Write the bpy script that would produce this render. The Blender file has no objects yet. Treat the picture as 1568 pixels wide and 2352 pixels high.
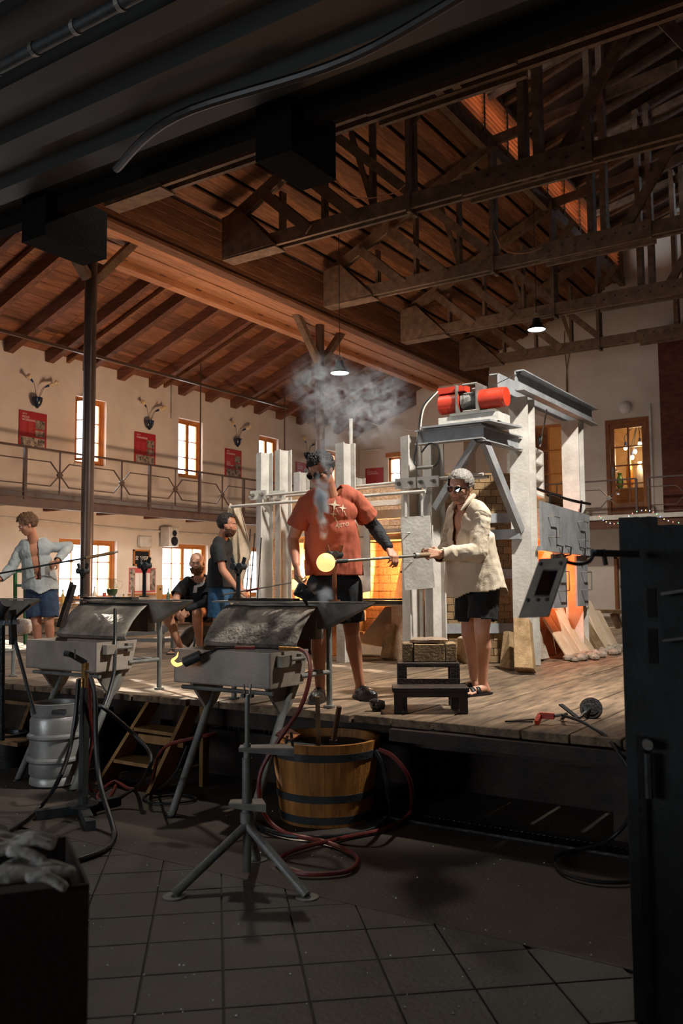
import bpy, bmesh, math, random
from mathutils import Vector as V, Matrix, noise
from mathutils.bvhtree import BVHTree
random.seed(7)
S = bpy.context.scene
COL = S.collection
# ------------------------------------------------------------------ camera
FPX, CX, CY, CAMH = 2000.0, 784.0, 1176.0, 1.49
yaw, pitch, roll = math.radians(33.3), math.atan(0.08), math.radians(-0.38)
FWD = V((-math.sin(yaw)*math.cos(pitch), math.cos(yaw)*math.cos(pitch), math.sin(pitch)))
R0 = V((math.cos(yaw), math.sin(yaw), 0)); U0 = R0.cross(FWD)
RT = R0*math.cos(roll) + U0*math.sin(roll); UP = -R0*math.sin(roll) + U0*math.cos(roll)
CAM = V((0, 0, CAMH))
cd = bpy.data.cameras.new('camera'); cam = bpy.data.objects.new('camera', cd); COL.objects.link(cam)
cd.sensor_fit = 'VERTICAL'; cd.sensor_height = 36; cd.sensor_width = 24; cd.lens = FPX/2352*36
cd.clip_start = .05; cd.clip_end = 200
cd.dof.use_dof = True; cd.dof.focus_distance = 6.6; cd.dof.aperture_fstop = 3.5
cam.matrix_world = Matrix(((RT.x, UP.x, -FWD.x, CAM.x), (RT.y, UP.y, -FWD.y, CAM.y), (RT.z, UP.z, -FWD.z, CAM.z), (0, 0, 0, 1)))
S.camera = cam
# ------------------------------------------------------------------ sky, sun, exposure
S.view_settings.view_transform = 'Standard'; S.view_settings.look = 'None'
S.view_settings.gamma = 1; S.view_settings.use_curve_mapping = False
S.view_settings.exposure = 0.42
S.cycles.volume_bounces = 1; S.cycles.max_bounces = 6; S.cycles.diffuse_bounces = 3; S.cycles.glossy_bounces = 2; S.cycles.transmission_bounces = 3; S.cycles.transparent_max_bounces = 8
S.cycles.volume_step_rate = 2.0; S.cycles.adaptive_threshold = .025; S.cycles.caustics_reflective = False; S.cycles.caustics_refractive = False
W = bpy.data.worlds.new('sky'); S.world = W; W.use_nodes = True
bg = W.node_tree.nodes['Background']; bg.inputs[0].default_value = (.86, .93, 1, 1); bg.inputs[1].default_value = 9.0
sl = bpy.data.lights.new('sun', 'SUN'); so = bpy.data.objects.new('sun', sl); COL.objects.link(so)
sl.energy = 12; sl.angle = math.radians(.6); sl.color = (1, .86, .68)
so.rotation_euler = V((1, -.42, -.48)).to_track_quat('-Z', 'Y').to_euler()
def portal(c, sx, sy, d):
    l = bpy.data.lights.new('daylight_portal', 'AREA'); l.shape = 'RECTANGLE'; l.size = sx; l.size_y = sy
    l.cycles.is_portal = True
    o = bpy.data.objects.new('daylight_portal', l); COL.objects.link(o); o.location = c
    o.rotation_euler = V(d).to_track_quat('-Z', 'Z').to_euler()
# ------------------------------------------------------------------ pixel helpers (image taken as 1568 x 2352)
def ray(x, y): return FWD + RT*((x-CX)/FPX) + UP*((CY-y)/FPX)
def on(x, y, ax, v):
    d = ray(x, y); return CAM + d*((v-CAM[ax])/d[ax])
def PX(x, y, v): return on(x, y, 0, v)
def PY(x, y, v): return on(x, y, 1, v)
def PZ(x, y, v): return on(x, y, 2, v)
def PD(x, y, d): return CAM + ray(x, y)*d
# ------------------------------------------------------------------ materials
MATS = {}
def lin(h):
    h = h.lstrip('#'); return tuple(((c/255/12.92) if c/255 <= .04045 else ((c/255+.055)/1.055)**2.4) for c in (int(h[i:i+2], 16) for i in (0, 2, 4)))
def mat(name, c1, c2=None, rough=.6, metal=0., scale=6, stretch=(1, 1, 1), bump=.15, rnd=.12, detail=3, emit=0, ecol=None, spec=.5, fine=60):
    """noise between two colours, brightness per object, fine relief"""
    if name in MATS: return MATS[name]
    m = bpy.data.materials.new(name); m.use_nodes = True; MATS[name] = m
    N = m.node_tree.nodes; L = m.node_tree.links; b = N['Principled BSDF']
    c1 = lin(c1); c2 = lin(c2) if c2 else tuple(x*.7 for x in c1)
    tc = N.new('ShaderNodeTexCoord'); mp = N.new('ShaderNodeMapping'); mp.inputs['Scale'].default_value = stretch
    oi = N.new('ShaderNodeObjectInfo')
    add = N.new('ShaderNodeVectorMath'); add.operation = 'ADD'
    sc = N.new('ShaderNodeVectorMath'); sc.operation = 'SCALE'; sc.inputs['Scale'].default_value = 1.0
    cmb = N.new('ShaderNodeCombineXYZ'); mu = N.new('ShaderNodeMath'); mu.operation = 'MULTIPLY'; mu.inputs[1].default_value = 37.0
    L.new(oi.outputs['Random'], mu.inputs[0]); L.new(mu.outputs[0], cmb.inputs[0]); L.new(mu.outputs[0], cmb.inputs[1])
    L.new(tc.outputs['Object'], mp.inputs['Vector']); L.new(mp.outputs[0], add.inputs[0]); L.new(cmb.outputs[0], add.inputs[1])
    n1 = N.new('ShaderNodeTexNoise'); n1.inputs['Scale'].default_value = scale; n1.inputs['Detail'].default_value = detail; n1.inputs['Roughness'].default_value = .62
    L.new(add.outputs[0], n1.inputs['Vector'])
    rp = N.new('ShaderNodeValToRGB'); rp.color_ramp.elements[0].position = .33; rp.color_ramp.elements[1].position = .67
    rp.color_ramp.elements[0].color = (*c2, 1); rp.color_ramp.elements[1].color = (*c1, 1)
    L.new(n1.outputs['Fac'], rp.inputs[0])
    hs = N.new('ShaderNodeHueSaturation'); mr = N.new('ShaderNodeMapRange')
    mr.inputs['To Min'].default_value = 1-rnd; mr.inputs['To Max'].default_value = 1+rnd
    L.new(oi.outputs['Random'], mr.inputs['Value']); L.new(mr.outputs[0], hs.inputs['Value']); L.new(rp.outputs[0], hs.inputs['Color'])
    L.new(hs.outputs[0], b.inputs['Base Color'])
    b.inputs['Roughness'].default_value = rough; b.inputs['Metallic'].default_value = metal
    b.inputs['Specular IOR Level'].default_value = spec
    if bump:
        n2 = N.new('ShaderNodeTexNoise'); n2.inputs['Scale'].default_value = fine; n2.inputs['Detail'].default_value = 1
        L.new(add.outputs[0], n2.inputs['Vector'])
        bp = N.new('ShaderNodeBump'); bp.inputs['Strength'].default_value = bump; bp.inputs['Distance'].default_value = .02
        L.new(n2.outputs['Fac'], bp.inputs['Height']); L.new(bp.outputs[0], b.inputs['Normal'])
    if emit:
        b.inputs['Emission Strength'].default_value = emit; b.inputs['Emission Color'].default_value = (*(ecol or c1), 1)
    return m
def glass(name, tint=(1, 1, 1), refl=.08, rough=.02):
    if name in MATS: return MATS[name]
    m = bpy.data.materials.new(name); m.use_nodes = True; MATS[name] = m
    N = m.node_tree.nodes; L = m.node_tree.links; N.remove(N['Principled BSDF'])
    t = N.new('ShaderNodeBsdfTransparent'); t.inputs[0].default_value = (*tint, 1)
    g = N.new('ShaderNodeBsdfGlossy'); g.inputs['Roughness'].default_value = rough
    x = N.new('ShaderNodeMixShader'); x.inputs[0].default_value = refl
    L.new(t.outputs[0], x.inputs[1]); L.new(g.outputs[0], x.inputs[2]); L.new(x.outputs[0], N['Material Output'].inputs[0])
    return m
def emis(name, col, st):
    if name in MATS: return MATS[name]
    m = bpy.data.materials.new(name); m.use_nodes = True; MATS[name] = m
    b = m.node_tree.nodes['Principled BSDF']; b.inputs['Base Color'].default_value = (*col, 1)
    b.inputs['Emission Color'].default_value = (*col, 1); b.inputs['Emission Strength'].default_value = st
    return m
plaster = mat('plaster', '#e2d6ca', '#d2c4b6', .9, scale=1.2, bump=.12, rnd=0, fine=25)
wood_dk = mat('roof_wood', '#8a5c3c', '#5d3820', .75, scale=5, stretch=(6, .5, 6), bump=.2, rnd=.3)
wood_soff = mat('soffit_wood', '#c88c64', '#a06a46', .65, scale=4, stretch=(6, .5, 6), bump=.15, rnd=.15)
wood_joist = mat('joist_wood', '#7c4a32', '#50301f', .6, scale=5, stretch=(.5, 6, 6), bump=.15, rnd=.2)
wood_board = mat('ceiling_board', '#925e40', '#663c26', .6, scale=4, stretch=(6, .6, 6), bump=.12, rnd=.3)
wood_truss = mat('truss_wood', '#806650', '#604a38', .8, scale=5, stretch=(1.5, 1.5, 1.5), bump=.25, rnd=.12)
wood_plat = mat('platform_plank', '#8e775e', '#4c3d2f', .72, scale=3.2, stretch=(5, .7, 5), bump=.35, rnd=.22, fine=30)
wood_win = mat('window_wood', '#c8803c', '#a8642a', .5, scale=5, bump=.08, rnd=.05)
wood_old = mat('old_wood', '#8a6a46', '#5c432a', .7, scale=5, stretch=(3, 3, .6), bump=.2, rnd=.15)
wood_black = mat('charred_wood', '#3a2a20', '#1c1410', .7, scale=6, bump=.25, rnd=.15)
concrete = mat('floor_concrete', '#54493f', '#3a322c', .7, scale=1.6, bump=.2, rnd=0, fine=45)
tilem = mat('floor_tile', '#4e4843', '#3c3833', .62, scale=3.5, bump=.2, rnd=.07, fine=40)
steel_w = mat('white_painted_steel', '#dcd8d0', '#bdb8b0', .5, scale=4, bump=.2, rnd=.04, fine=30)
steel_g = mat('grey_painted_steel', '#a6a8aa', '#878a8c', .5, scale=4, bump=.15, rnd=.05, fine=30)
steel_d = mat('dark_steel', '#3c3e40', '#282828', .45, metal=.6, scale=7, bump=.2, rnd=.08)
steel_k = mat('black_steel', '#363a3c', '#26292b', .55, metal=.0, scale=7, bump=.15, rnd=.05)
steel_b = mat('bare_steel', '#9a9892', '#6c6862', .42, metal=.4, scale=5, bump=.12, rnd=.05)
steel_s = mat('stand_steel', '#8c8d88', '#666762', .5, metal=.2, scale=6, bump=.15, rnd=.05)
brown_steel = mat('brown_rail_paint', '#5d4840', '#4a3831', .4, scale=5, bump=.05, rnd=.05)
pipe_brown = mat('column_paint', '#5c4a40', '#4c3b33', .3, metal=.3, scale=3, bump=.03, rnd=0)
brickm = mat('fire_brick', '#ac8e68', '#7d6444', .85, scale=9, bump=.35, rnd=.22)
mortar = mat('mortar', '#a48c6c', '#7e6a50', .95, scale=9, bump=.3, rnd=0)
brick_hot = mat('opening_brick', '#d8b890', '#b08658', .9, scale=8, bump=.3, rnd=.2)
fireclay = mat('fireclay_slab', '#ddc8ac', '#c4a888', .9, scale=4, bump=.2, rnd=.1)
rubber = mat('black_rubber', '#1a1c1e', '#101112', .45, bump=.05, rnd=0)
rubber_r = mat('red_rubber_hose', '#7e2e26', '#5c201a', .5, bump=.05, rnd=0)
redm = mat('red_enamel', '#d2422a', '#b83420', .45, scale=5, bump=.08, rnd=.03)
poster_r = mat('poster_red', '#b02a30', '#a4242a', .5, scale=2, bump=0, rnd=0)
white_m = mat('white_print', '#f0e8e2', '#e8e0da', .6, bump=0, rnd=0)
photo_m = mat('photo_print', '#b8a898', '#1c1a1a', .5, scale=14, bump=0, rnd=.2, detail=3)
pane = glass('window_glass')
# ------------------------------------------------------------------ mesh helpers
def basis(d, up=V((0, 0, 1))):
    d = d.normalized()
    if abs(d.dot(up)) > .98: up = V((0, 1, 0)) if abs(d.y) < .9 else V((1, 0, 0))
    s = d.cross(up).normalized(); return s, s.cross(d).normalized()
class MB:
    def __init__(s): s.v = []; s.f = []
    def add(s, vs, fs):
        o = len(s.v); s.v += [V(a) for a in vs]; s.f += [tuple(i+o for i in f) for f in fs]; return s
    BF = [(0, 3, 2, 1), (4, 5, 6, 7), (0, 1, 5, 4), (1, 2, 6, 5), (2, 3, 7, 6), (3, 0, 4, 7)]
    def bx(s, x0, x1, y0, y1, z0, z1):
        return s.add([(x0, y0, z0), (x1, y0, z0), (x1, y1, z0), (x0, y1, z0), (x0, y0, z1), (x1, y0, z1), (x1, y1, z1), (x0, y1, z1)], MB.BF)
    def bar(s, a, b, w, h, up=V((0, 0, 1)), off=(0, 0)):
        a = V(a); b = V(b); sd, u = basis(b-a, V(up)); a = a+sd*off[0]+u*off[1]; b = b+sd*off[0]+u*off[1]
        vs = []
        for p in (a, b): vs += [p-sd*w/2-u*h/2, p+sd*w/2-u*h/2, p+sd*w/2+u*h/2, p-sd*w/2+u*h/2]
        return s.add(vs, [(0, 1, 2, 3), (7, 6, 5, 4), (0, 4, 5, 1), (1, 5, 6, 2), (2, 6, 7, 3), (3, 7, 4, 0)])
    def cyl(s, a, b, r, r2=None, n=14):
        a = V(a); b = V(b); r2 = r if r2 is None else r2; sd, u = basis(b-a); vs = []
        for p, q in ((a, r), (b, r2)): vs += [p+(sd*math.cos(t)+u*math.sin(t))*q for t in [2*math.pi*i/n for i in range(n)]]
        return s.add(vs, [(i, (i+1) % n, n+(i+1) % n, n+i) for i in range(n)]+[tuple(range(n-1, -1, -1)), tuple(range(n, 2*n))])
    def tube(s, pts, r, n=8, closed=False):
        pts = [V(p) for p in pts]; k = len(pts); rs = r if isinstance(r, (list, tuple)) else [r]*k; vs = []
        sd = None
        for i, p in enumerate(pts):
            d = (pts[min(i+1, k-1)]-pts[max(i-1, 0)]).normalized()
            if sd is None: sd, u = basis(d)
            else:
                sd = (sd-d*sd.dot(d)); sd = sd.normalized() if sd.length > 1e-5 else basis(d)[0]; u = sd.cross(d)
            vs += [p+(sd*math.cos(t)+u*math.sin(t))*rs[i] for t in [2*math.pi*j/n for j in range(n)]]
        fs = [(i*n+j, i*n+(j+1) % n, (i+1)*n+(j+1) % n, (i+1)*n+j) for i in range(k-1) for j in range(n)]
        return s.add(vs, fs+[tuple(range(n-1, -1, -1)), tuple(range((k-1)*n, k*n))])
    def lathe(s, prof, c=(0, 0, 0), n=28, M=None):
        c = V(c); vs = []; k = len(prof)
        for r, z in prof:
            for j in range(n):
                t = 2*math.pi*j/n; p = V((r*math.cos(t), r*math.sin(t), z)); vs.append(c+(M @ p if M else p))
        return s.add(vs, [(i*n+j, i*n+(j+1) % n, (i+1)*n+(j+1) % n, (i+1)*n+j) for i in range(k-1) for j in range(n)]+[tuple(range(n-1, -1, -1)), tuple(range((k-1)*n, k*n))])
    def prism(s, poly, ext):
        poly = [V(p) for p in poly]; n = len(poly); e = V(ext)
        return s.add(poly+[p+e for p in poly], [tuple(range(n-1, -1, -1)), tuple(range(n, 2*n))]+[(i, (i+1) % n, n+(i+1) % n, n+i) for i in range(n)])
    def ell(s, c, r, n=14, M=None):
        c = V(c); r = (r, r, r) if not hasattr(r, '__len__') else r; vs = []; k = n
        for i in range(k+1):
            ph = math.pi*i/k; 
            for j in range(n):
                t = 2*math.pi*j/n; p = V((r[0]*math.sin(ph)*math.cos(t), r[1]*math.sin(ph)*math.sin(t), -r[2]*math.cos(ph))); vs.append(c+(M @ p if M else p))
        return s.add(vs, [(i*n+j, i*n+(j+1) % n, (i+1)*n+(j+1) % n, (i+1)*n+j) for i in range(k) for j in range(n)])
    def ibeam(s, a, b, h, w, t, up):
        """I section: web along `up`, flanges perpendicular"""
        a = V(a); b = V(b); d = (b-a).normalized(); up = V(up); sd = d.cross(up).normalized(); u = sd.cross(d).normalized()
        s.bar(a+u*(h/2-t/2), b+u*(h/2-t/2), w, t, u); s.bar(a-u*(h/2-t/2), b-u*(h/2-t/2), w, t, u); s.bar(a, b, t*.8, h-2*t, u); return s
    def build(s, name, m, parent=None, smooth=False, bevel=0, label=None, kind=None, local=False):
        me = bpy.data.meshes.new(name)
        vs = s.v
        if parent is not None and not local:
            iv = FR.get(parent.name, Matrix()).inverted(); vs = [iv @ v for v in vs]
        me.from_pydata(vs, [], s.f)
        bm = bmesh.new(); bm.from_mesh(me)
        if smooth: bmesh.ops.remove_doubles(bm, verts=bm.verts, dist=1e-5)
        bmesh.ops.recalc_face_normals(bm, faces=bm.faces)
        if bevel: bmesh.ops.bevel(bm, geom=bm.edges[:], offset=bevel, segments=1, affect='EDGES', clamp_overlap=True)
        bm.to_mesh(me); bm.free()
        if smooth:
            me.polygons.foreach_set('use_smooth', [True]*len(me.polygons)); me.set_sharp_from_angle(angle=math.radians(40))
        me.materials.append(m)
        o = bpy.data.objects.new(name, me); COL.objects.link(o)
        if parent is not None: o.parent = parent; FR[o.name] = FR.get(parent.name, Matrix())
        if label: o['label'] = label
        if kind: o['kind'] = kind
        return o
FR = {}
def thing(name, label, cat, loc=(0, 0, 0), rotz=0., group=None, kind=None):
    o = bpy.data.objects.new(name, None); COL.objects.link(o); o.empty_display_size = .1
    o.location = loc; o.rotation_euler = (0, 0, rotz)
    FR[o.name] = Matrix.Translation(V(loc)) @ Matrix.Rotation(rotz, 4, 'Z')
    if label: o['label'] = label
    if cat: o['category'] = cat
    if group: o['group'] = group
    if kind: o['kind'] = kind
    return o
def tag(o, label, cat, group=None, kind=None):
    o['label'] = label; o['category'] = cat
    if group: o['group'] = group
    if kind: o['kind'] = kind
    return o
def struct(o, label=None):
    o['kind'] = 'structure'
    if label: o['label'] = label
    return o
def link_copy(src, parent, loc=None, rot=None, scale=None):
    c = src.copy(); COL.objects.link(c); c.parent = parent
    if loc is not None: c.location = loc
    if rot is not None: c.rotation_euler = rot
    if scale is not None: c.scale = scale
    FR[c.name] = FR.get(parent.name, Matrix()) if parent else Matrix(); return c
def copy_thing(src, loc, label, rotz=None):
    r = src.copy(); COL.objects.link(r); r.location = loc; r['label'] = label
    if rotz is not None: r.rotation_euler = (0, 0, rotz)
    FR[r.name] = Matrix.Translation(V(loc)) @ Matrix.Rotation(r.rotation_euler.z, 4, 'Z')
    for ch in list(src.children):
        c = ch.copy(); COL.objects.link(c); c.parent = r
        for g in list(ch.children):
            d = g.copy(); COL.objects.link(d); d.parent = c
    return r
def spline(pts, k=8):
    pts = [V(p) for p in pts]; out = []
    for i in range(len(pts)-1):
        p0 = pts[max(i-1, 0)]; p1 = pts[i]; p2 = pts[i+1]; p3 = pts[min(i+2, len(pts)-1)]
        for j in range(k):
            t = j/k; out.append(.5*((2*p1)+(p2-p0)*t+(2*p0-5*p1+4*p2-p3)*t*t+(3*p1-p0-3*p2+p3)*t**3))
    return out+[pts[-1]]
def text_mesh(txt, size, o, ux, uy, m, parent, name='lettering', ext=.002, align='LEFT', shear=0, bold=0):
    c = bpy.data.curves.new(name, 'FONT'); c.body = txt; c.size = size; c.extrude = ext; c.align_x = align; c.shear = shear; c.offset = bold; c.resolution_u = 3
    t = bpy.data.objects.new(name, c); COL.objects.link(t); dg = bpy.context.evaluated_depsgraph_get(); dg.update()
    me = bpy.data.meshes.new_from_object(t.evaluated_get(dg)); bpy.data.objects.remove(t); bpy.data.curves.remove(c)
    ux = V(ux).normalized(); uy = V(uy).normalized(); n = ux.cross(uy); o = V(o)
    b = MB(); b.v = [o+ux*v.co.x+uy*v.co.y+n*v.co.z for v in me.vertices]; b.f = [tuple(p.vertices) for p in me.polygons]
    bpy.data.meshes.remove(me)
    return b.build(name, m, parent) if parent else b
# ================================================================== THE HALL
XW, YF, PL, EZ = -12.8, 20.45, .645, 6.45       # left wall, far wall, platform height, eave height
XR, YB, XC = 4.4, -5.0, -2.3                    # right wall, rear wall, ridge line
def holed(name, ax, p0, p1, u0, u1, z0, z1, holes, m):
    us = sorted({u0, u1, *[h[0] for h in holes], *[h[1] for h in holes]}); zs = sorted({z0, z1, *[h[2] for h in holes], *[h[3] for h in holes]})
    b = MB()
    for i in range(len(us)-1):
        run = None
        for j in range(len(zs)-1):
            cu, cz = (us[i]+us[i+1])/2, (zs[j]+zs[j+1])/2
            if any(h[0] < cu < h[1] and h[2] < cz < h[3] for h in holes): continue
            if ax == 0: b.bx(p0, p1, us[i], us[i+1], zs[j], zs[j+1])
            else: b.bx(us[i], us[i+1], p0, p1, zs[j], zs[j+1])
    return struct(b.build(name, m))
floor = struct(MB().bx(XW-.3, XR+.3, YB-.3, YF+.3, -.2, -.012).build('floor', concrete))
# diagonal floor tiles up to the joint at y = 3.5
ta = math.radians(41.5); tu, tv = V((math.cos(ta), math.sin(ta), 0)), V((-math.sin(ta), math.cos(ta), 0)); TS = .305
t0 = V((-3.37, 2.94, 0))
def clip(poly, f):
    out = []
    for i in range(len(poly)):
        a, b = poly[i], poly[(i+1) % len(poly)]; fa, fb = f(a), f(b)
        if fa >= 0: out.append(a)
        if fa*fb < 0: out.append(a+(b-a)*(fa/(fa-fb)))
    return out
tm = None
for i in range(-5, 17):
    for j in range(-16, 6):
        o = t0+tu*(i*TS)+tv*(j*TS); g = .0035
        full = [o+tu*g+tv*g, o+tu*(TS-g)+tv*g, o+tu*(TS-g)+tv*(TS-g), o+tu*g+tv*(TS-g)]
        ce = (full[0]+full[2])/2; dd = ce-CAM; zc = dd.dot(FWD)
        if zc < 1.0 or abs(dd.dot(RT)/zc) > .5 or -dd.dot(UP)/zc > .72: continue
        pl = clip(full, lambda p: 3.497-p.y)
        if len(pl) < 3 or (sum((pl[k].x*pl[(k+1) % len(pl)].y-pl[(k+1) % len(pl)].x*pl[k].y) for k in range(len(pl)))/2) < .004: continue
        if len(pl) == 4 and all((pl[k]-full[k]).length < 1e-6 for k in range(4)):
            if tm is None:
                tm = MB().prism([p-o for p in pl], (0, 0, -.012)).build('tile', tilem, floor, bevel=.003); tm.location = o
            else: link_copy(tm, floor, o+V((0, 0, random.uniform(-.0012, 0))))
        else: MB().prism(pl, (0, 0, -.012)).build('tile', tilem, floor)
MB().bx(-8, XR, 3.503, YF, -.012, 0).build('screed', concrete, floor); MB().bx(-12.8, -8, -4, YF, -.012, 0).build('screed', concrete, floor)
# walls -------------------------------------------------------------
wy = [10.94+2.7*k for k in range(-3, 4)]
upw = [(y-.37, y+.37, 3.70, 4.96) for y in wy]
low = [(y-.68, y+.68, 1.16, 2.30) for y in (8.35, 10.94, 13.52, 16.1, 18.7)]
holed('wall_left', 0, XW-.35, XW, YB, YF, 0, 5.95, upw+low, plaster)
fw = (-11.9, -11.22, 4.0, 4.86)
DOOR1 = d1 = (-5.96, -4.93, 2.93, 5.24)
DOOR2 = d2 = (-5.85, -4.95, .645, 2.05)
holed('wall_far', 1, YF, YF+.3, XW, XR, 0, 9.9, [fw, d1, (-7.84, -6.92, 3.45, 5.3), d2], plaster)
holed('wall_right', 0, XR, XR+.3, YB, YF, 0, 7.4, [], plaster)
fill_window = (-7.4, -4.2, 1.0, 3.2)  # unseen rear opening, added and sized for cool fill light on the foreground
holed('wall_rear', 1, YB-.3, YB, XW, XR, 0, 9.9, [fill_window], plaster)
for h in upw+low: portal((XW-.3, (h[0]+h[1])/2, (h[2]+h[3])/2), h[1]-h[0], h[3]-h[2], (1, 0, 0))
portal(((fill_window[0]+fill_window[1])/2, YB-.25, (fill_window[2]+fill_window[3])/2), fill_window[1]-fill_window[0], fill_window[3]-fill_window[2], (0, 1, 0))
portal(((fw[0]+fw[1])/2, YF+.2, (fw[2]+fw[3])/2), fw[1]-fw[0], fw[3]-fw[2], (0, -1, 0))
# pier and brick chimney breast at the far wall
struct(MB().bx(-10.62, -9.3, 19.75, YF, PL, 6.7).build('wall_pier', plaster))
bw = bpy.data.materials.new('red_brickwork'); bw.use_nodes = True
_n = bw.node_tree.nodes; _l = bw.node_tree.links; _t = _n.new('ShaderNodeTexBrick'); _m = _n.new('ShaderNodeMapping'); _c = _n.new('ShaderNodeTexCoord')
_m.inputs['Rotation'].default_value = (math.pi/2, 0, 0); _t.inputs['Scale'].default_value = 6.5; _t.inputs['Mortar Size'].default_value = .012
_t.inputs['Brick Width'].default_value = .9; _t.inputs['Row Height'].default_value = .42
_t.inputs['Color1'].default_value = (*lin('#6e3a2a'), 1); _t.inputs['Color2'].default_value = (*lin('#57291e'), 1); _t.inputs['Mortar'].default_value = (*lin('#3c231b'), 1)
_l.new(_c.outputs['Object'], _m.inputs[0]); _l.new(_m.outputs[0], _t.inputs[0]); _l.new(_t.outputs[0], _n['Principled BSDF'].inputs[0]); _n['Principled BSDF'].inputs['Roughness'].default_value = .85
struct(MB().bx(-4.62, XR, 20.1, YF, 0, 7.2).build('wall_brick', bw))
# windows -----------------------------------------------------------
def window(n, y0, y1, z0, z1, cols, rows, openleaf=False, x=XW-.12, leaves=1):
    w = thing('window_%d' % n, None, None, (x, (y0+y1)/2, z0), kind='structure'); t = .055
    b = MB().bx(x-.04, x+.04, y0, y0+t, z0, z1).bx(x-.04, x+.04, y1-t, y1, z0, z1).bx(x-.04, x+.04, y0+t, y1-t, z0, z0+t).bx(x-.04, x+.04, y0+t, y1-t, z1-t, z1)
    b.build('window_frame', wood_win, w)
    MB().bx(x-.02, XW+.03, y0-.02, y1+.02, z0-.04, z0).build('window_sill', plaster, w)
    lw = (y1-y0-2*t)/leaves
    for k in range(leaves):
        a = y0+t+k*lw; e = a+lw; s = MB(); r = .045
        if openleaf and k == 0:      # casement swung into the room
            hx, hy = x+.03, a; ca, sa = math.cos(math.radians(72)), math.sin(math.radians(72))
            T = lambda u, th: (hx+u*sa+th*ca, hy+u*ca-th*sa)
        else: T = lambda u, th, a=a: (x+th, a+u)
        def seg(u0, u1, q0, q1, bb, th=.022):
            c = [T(u0, -th), T(u1, -th), T(u1, th), T(u0, th)]
            bb.add([(p[0], p[1], q0) for p in c]+[(p[0], p[1], q1) for p in c], MB.BF)
        seg(0, r, z0+t, z1-t, s); seg(lw-r, lw, z0+t, z1-t, s); seg(r, lw-r, z0+t, z0+t+r, s); seg(r, lw-r, z1-t-r, z1-t, s)
        s.build('sash', wood_win, w)
        gu = (lw-2*r)/cols; gz = (z1-z0-2*t-2*r)/rows
        for i in range(1, cols): q = MB(); seg(r+i*gu-.01, r+i*gu+.01, z0+t+r, z1-t-r, q, .015); q.build('glazing_bar', wood_win, w)
        for j in range(1, rows): q = MB(); zz = z0+t+r+j*gz; seg(r, lw-r, zz-.01, zz+.01, q, .015); q.build('glazing_bar', wood_win, w)
        for i in range(cols):
            for j in range(rows): q = MB(); seg(r+i*gu, r+(i+1)*gu, z0+t+r+j*gz, z0+t+r+(j+1)*gz, q, .002); q.build('pane', pane, w)
    return w
for k, h in enumerate(upw): window(k+1, *h, 1, 3, openleaf=(k == 3), leaves=2)
for k, h in enumerate(low): window(k+11, *h, 2, 3, leaves=2)
# far window (turned)
def far_window(n, x0, x1, z0, z1, cols, rows, m=wood_win, y=YF+.1, t=.055, glassm=pane, label=None):
    w = thing('window_%d' % n, label, None, ((x0+x1)/2, y, z0), kind='structure')
    MB().bx(x0, x0+t, y-.04, y+.04, z0, z1).bx(x1-t, x1, y-.04, y+.04, z0, z1).bx(x0, x1, y-.04, y+.04, z0, z0+t).bx(x0, x1, y-.04, y+.04, z1-t, z1).build('window_frame', m, w)
    gu = (x1-x0-2*t)/cols; gz = (z1-z0-2*t)/rows
    for i in range(1, cols): MB().bx(x0+t+i*gu-.02, x0+t+i*gu+.02, y-.03, y+.03, z0+t, z1-t).build('glazing_bar', m, w)
    for j in range(1, rows): MB().bx(x0+t, x1-t, y-.03, y+.03, z0+t+j*gz-.012, z0+t+j*gz+.012).build('glazing_bar', m, w)
    for i in range(cols):
        for j in range(rows): MB().bx(x0+t+i*gu, x0+t+(i+1)*gu, y-.002, y+.002, z0+t+j*gz, z0+t+(j+1)*gz).build('pane', glassm, w)
    return w
far_window(21, *fw, 2, 2); far_window(22, fill_window[0], fill_window[1], fill_window[2], fill_window[3], 4, 3, y=YB-.15)  # the second is the added rear fill window
MB().bx(-11.95, -11.05, YF-.05, YF+.02, 4.86, 4.98).build('window_lintel', wood_win, bpy.data.objects['window_21'])
# room beyond the far wall (showroom behind the glazed door), closed box so that no sky shows
shop = mat('showroom_wall', '#d8b890', '#c8a880', .8, bump=0, rnd=0)
struct(MB().bx(-9, -3, YF+3, YF+3.1, 2.5, 6).bx(-9, -8.9, YF+.3, YF+3, 2.5, 6).bx(-3.1, -3, YF+.3, YF+3, 2.5, 6).bx(-9, -3, YF+.3, YF+3, 5.9, 6).bx(-9, -3, YF+.3, YF+3, 2.5, 2.6)
       .bx(-6.1, -4.7, YF+.3, YF+.35, .3, 2.4).build('wall_showroom', shop))
# ------------------------------------------------------------------ platform
plat = thing('floor_platform', 'raised wooden platform of long worn planks in front of the furnace', None, (-6.4, 4.75, 0), kind='structure')
pw = .285; x = -12.75; k = 0; PX1 = -1.22
pm = {}
while x < PX1-.05:
    w = min(pw, PX1-x); y = 4.75+random.uniform(-.02, .03)
    while y < YF-.1:
        ln = random.choice((3.1, 3.6, 4.2)); y2 = min(y+ln, YF)
        if (x+w > -4.9 and y < 8.9 < y2): y2 = y2
        key = (round(w, 3), round(y2-y, 2))
        z = PL+random.uniform(-.007, .0)
        if key not in pm:
            o = MB().bx(.006, w-.006, .005, y2-y-.005, -.05, 0).build('plank', wood_plat, plat, bevel=.004, local=True); pm[key] = o
        else: o = link_copy(pm[key], plat)
        o.location = V((x, y, z))-V((-6.4, 4.75, 0)); y = y2
    x += pw
MB().bx(XW, PX1-.1, 5.12, 5.27, PL-.24, PL-.06).build('edge_beam', wood_black, plat)
MB().bx(PX1-.25, PX1-.1, 4.95, YF, PL-.24, PL-.06).build('edge_beam', wood_black, plat)
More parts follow.
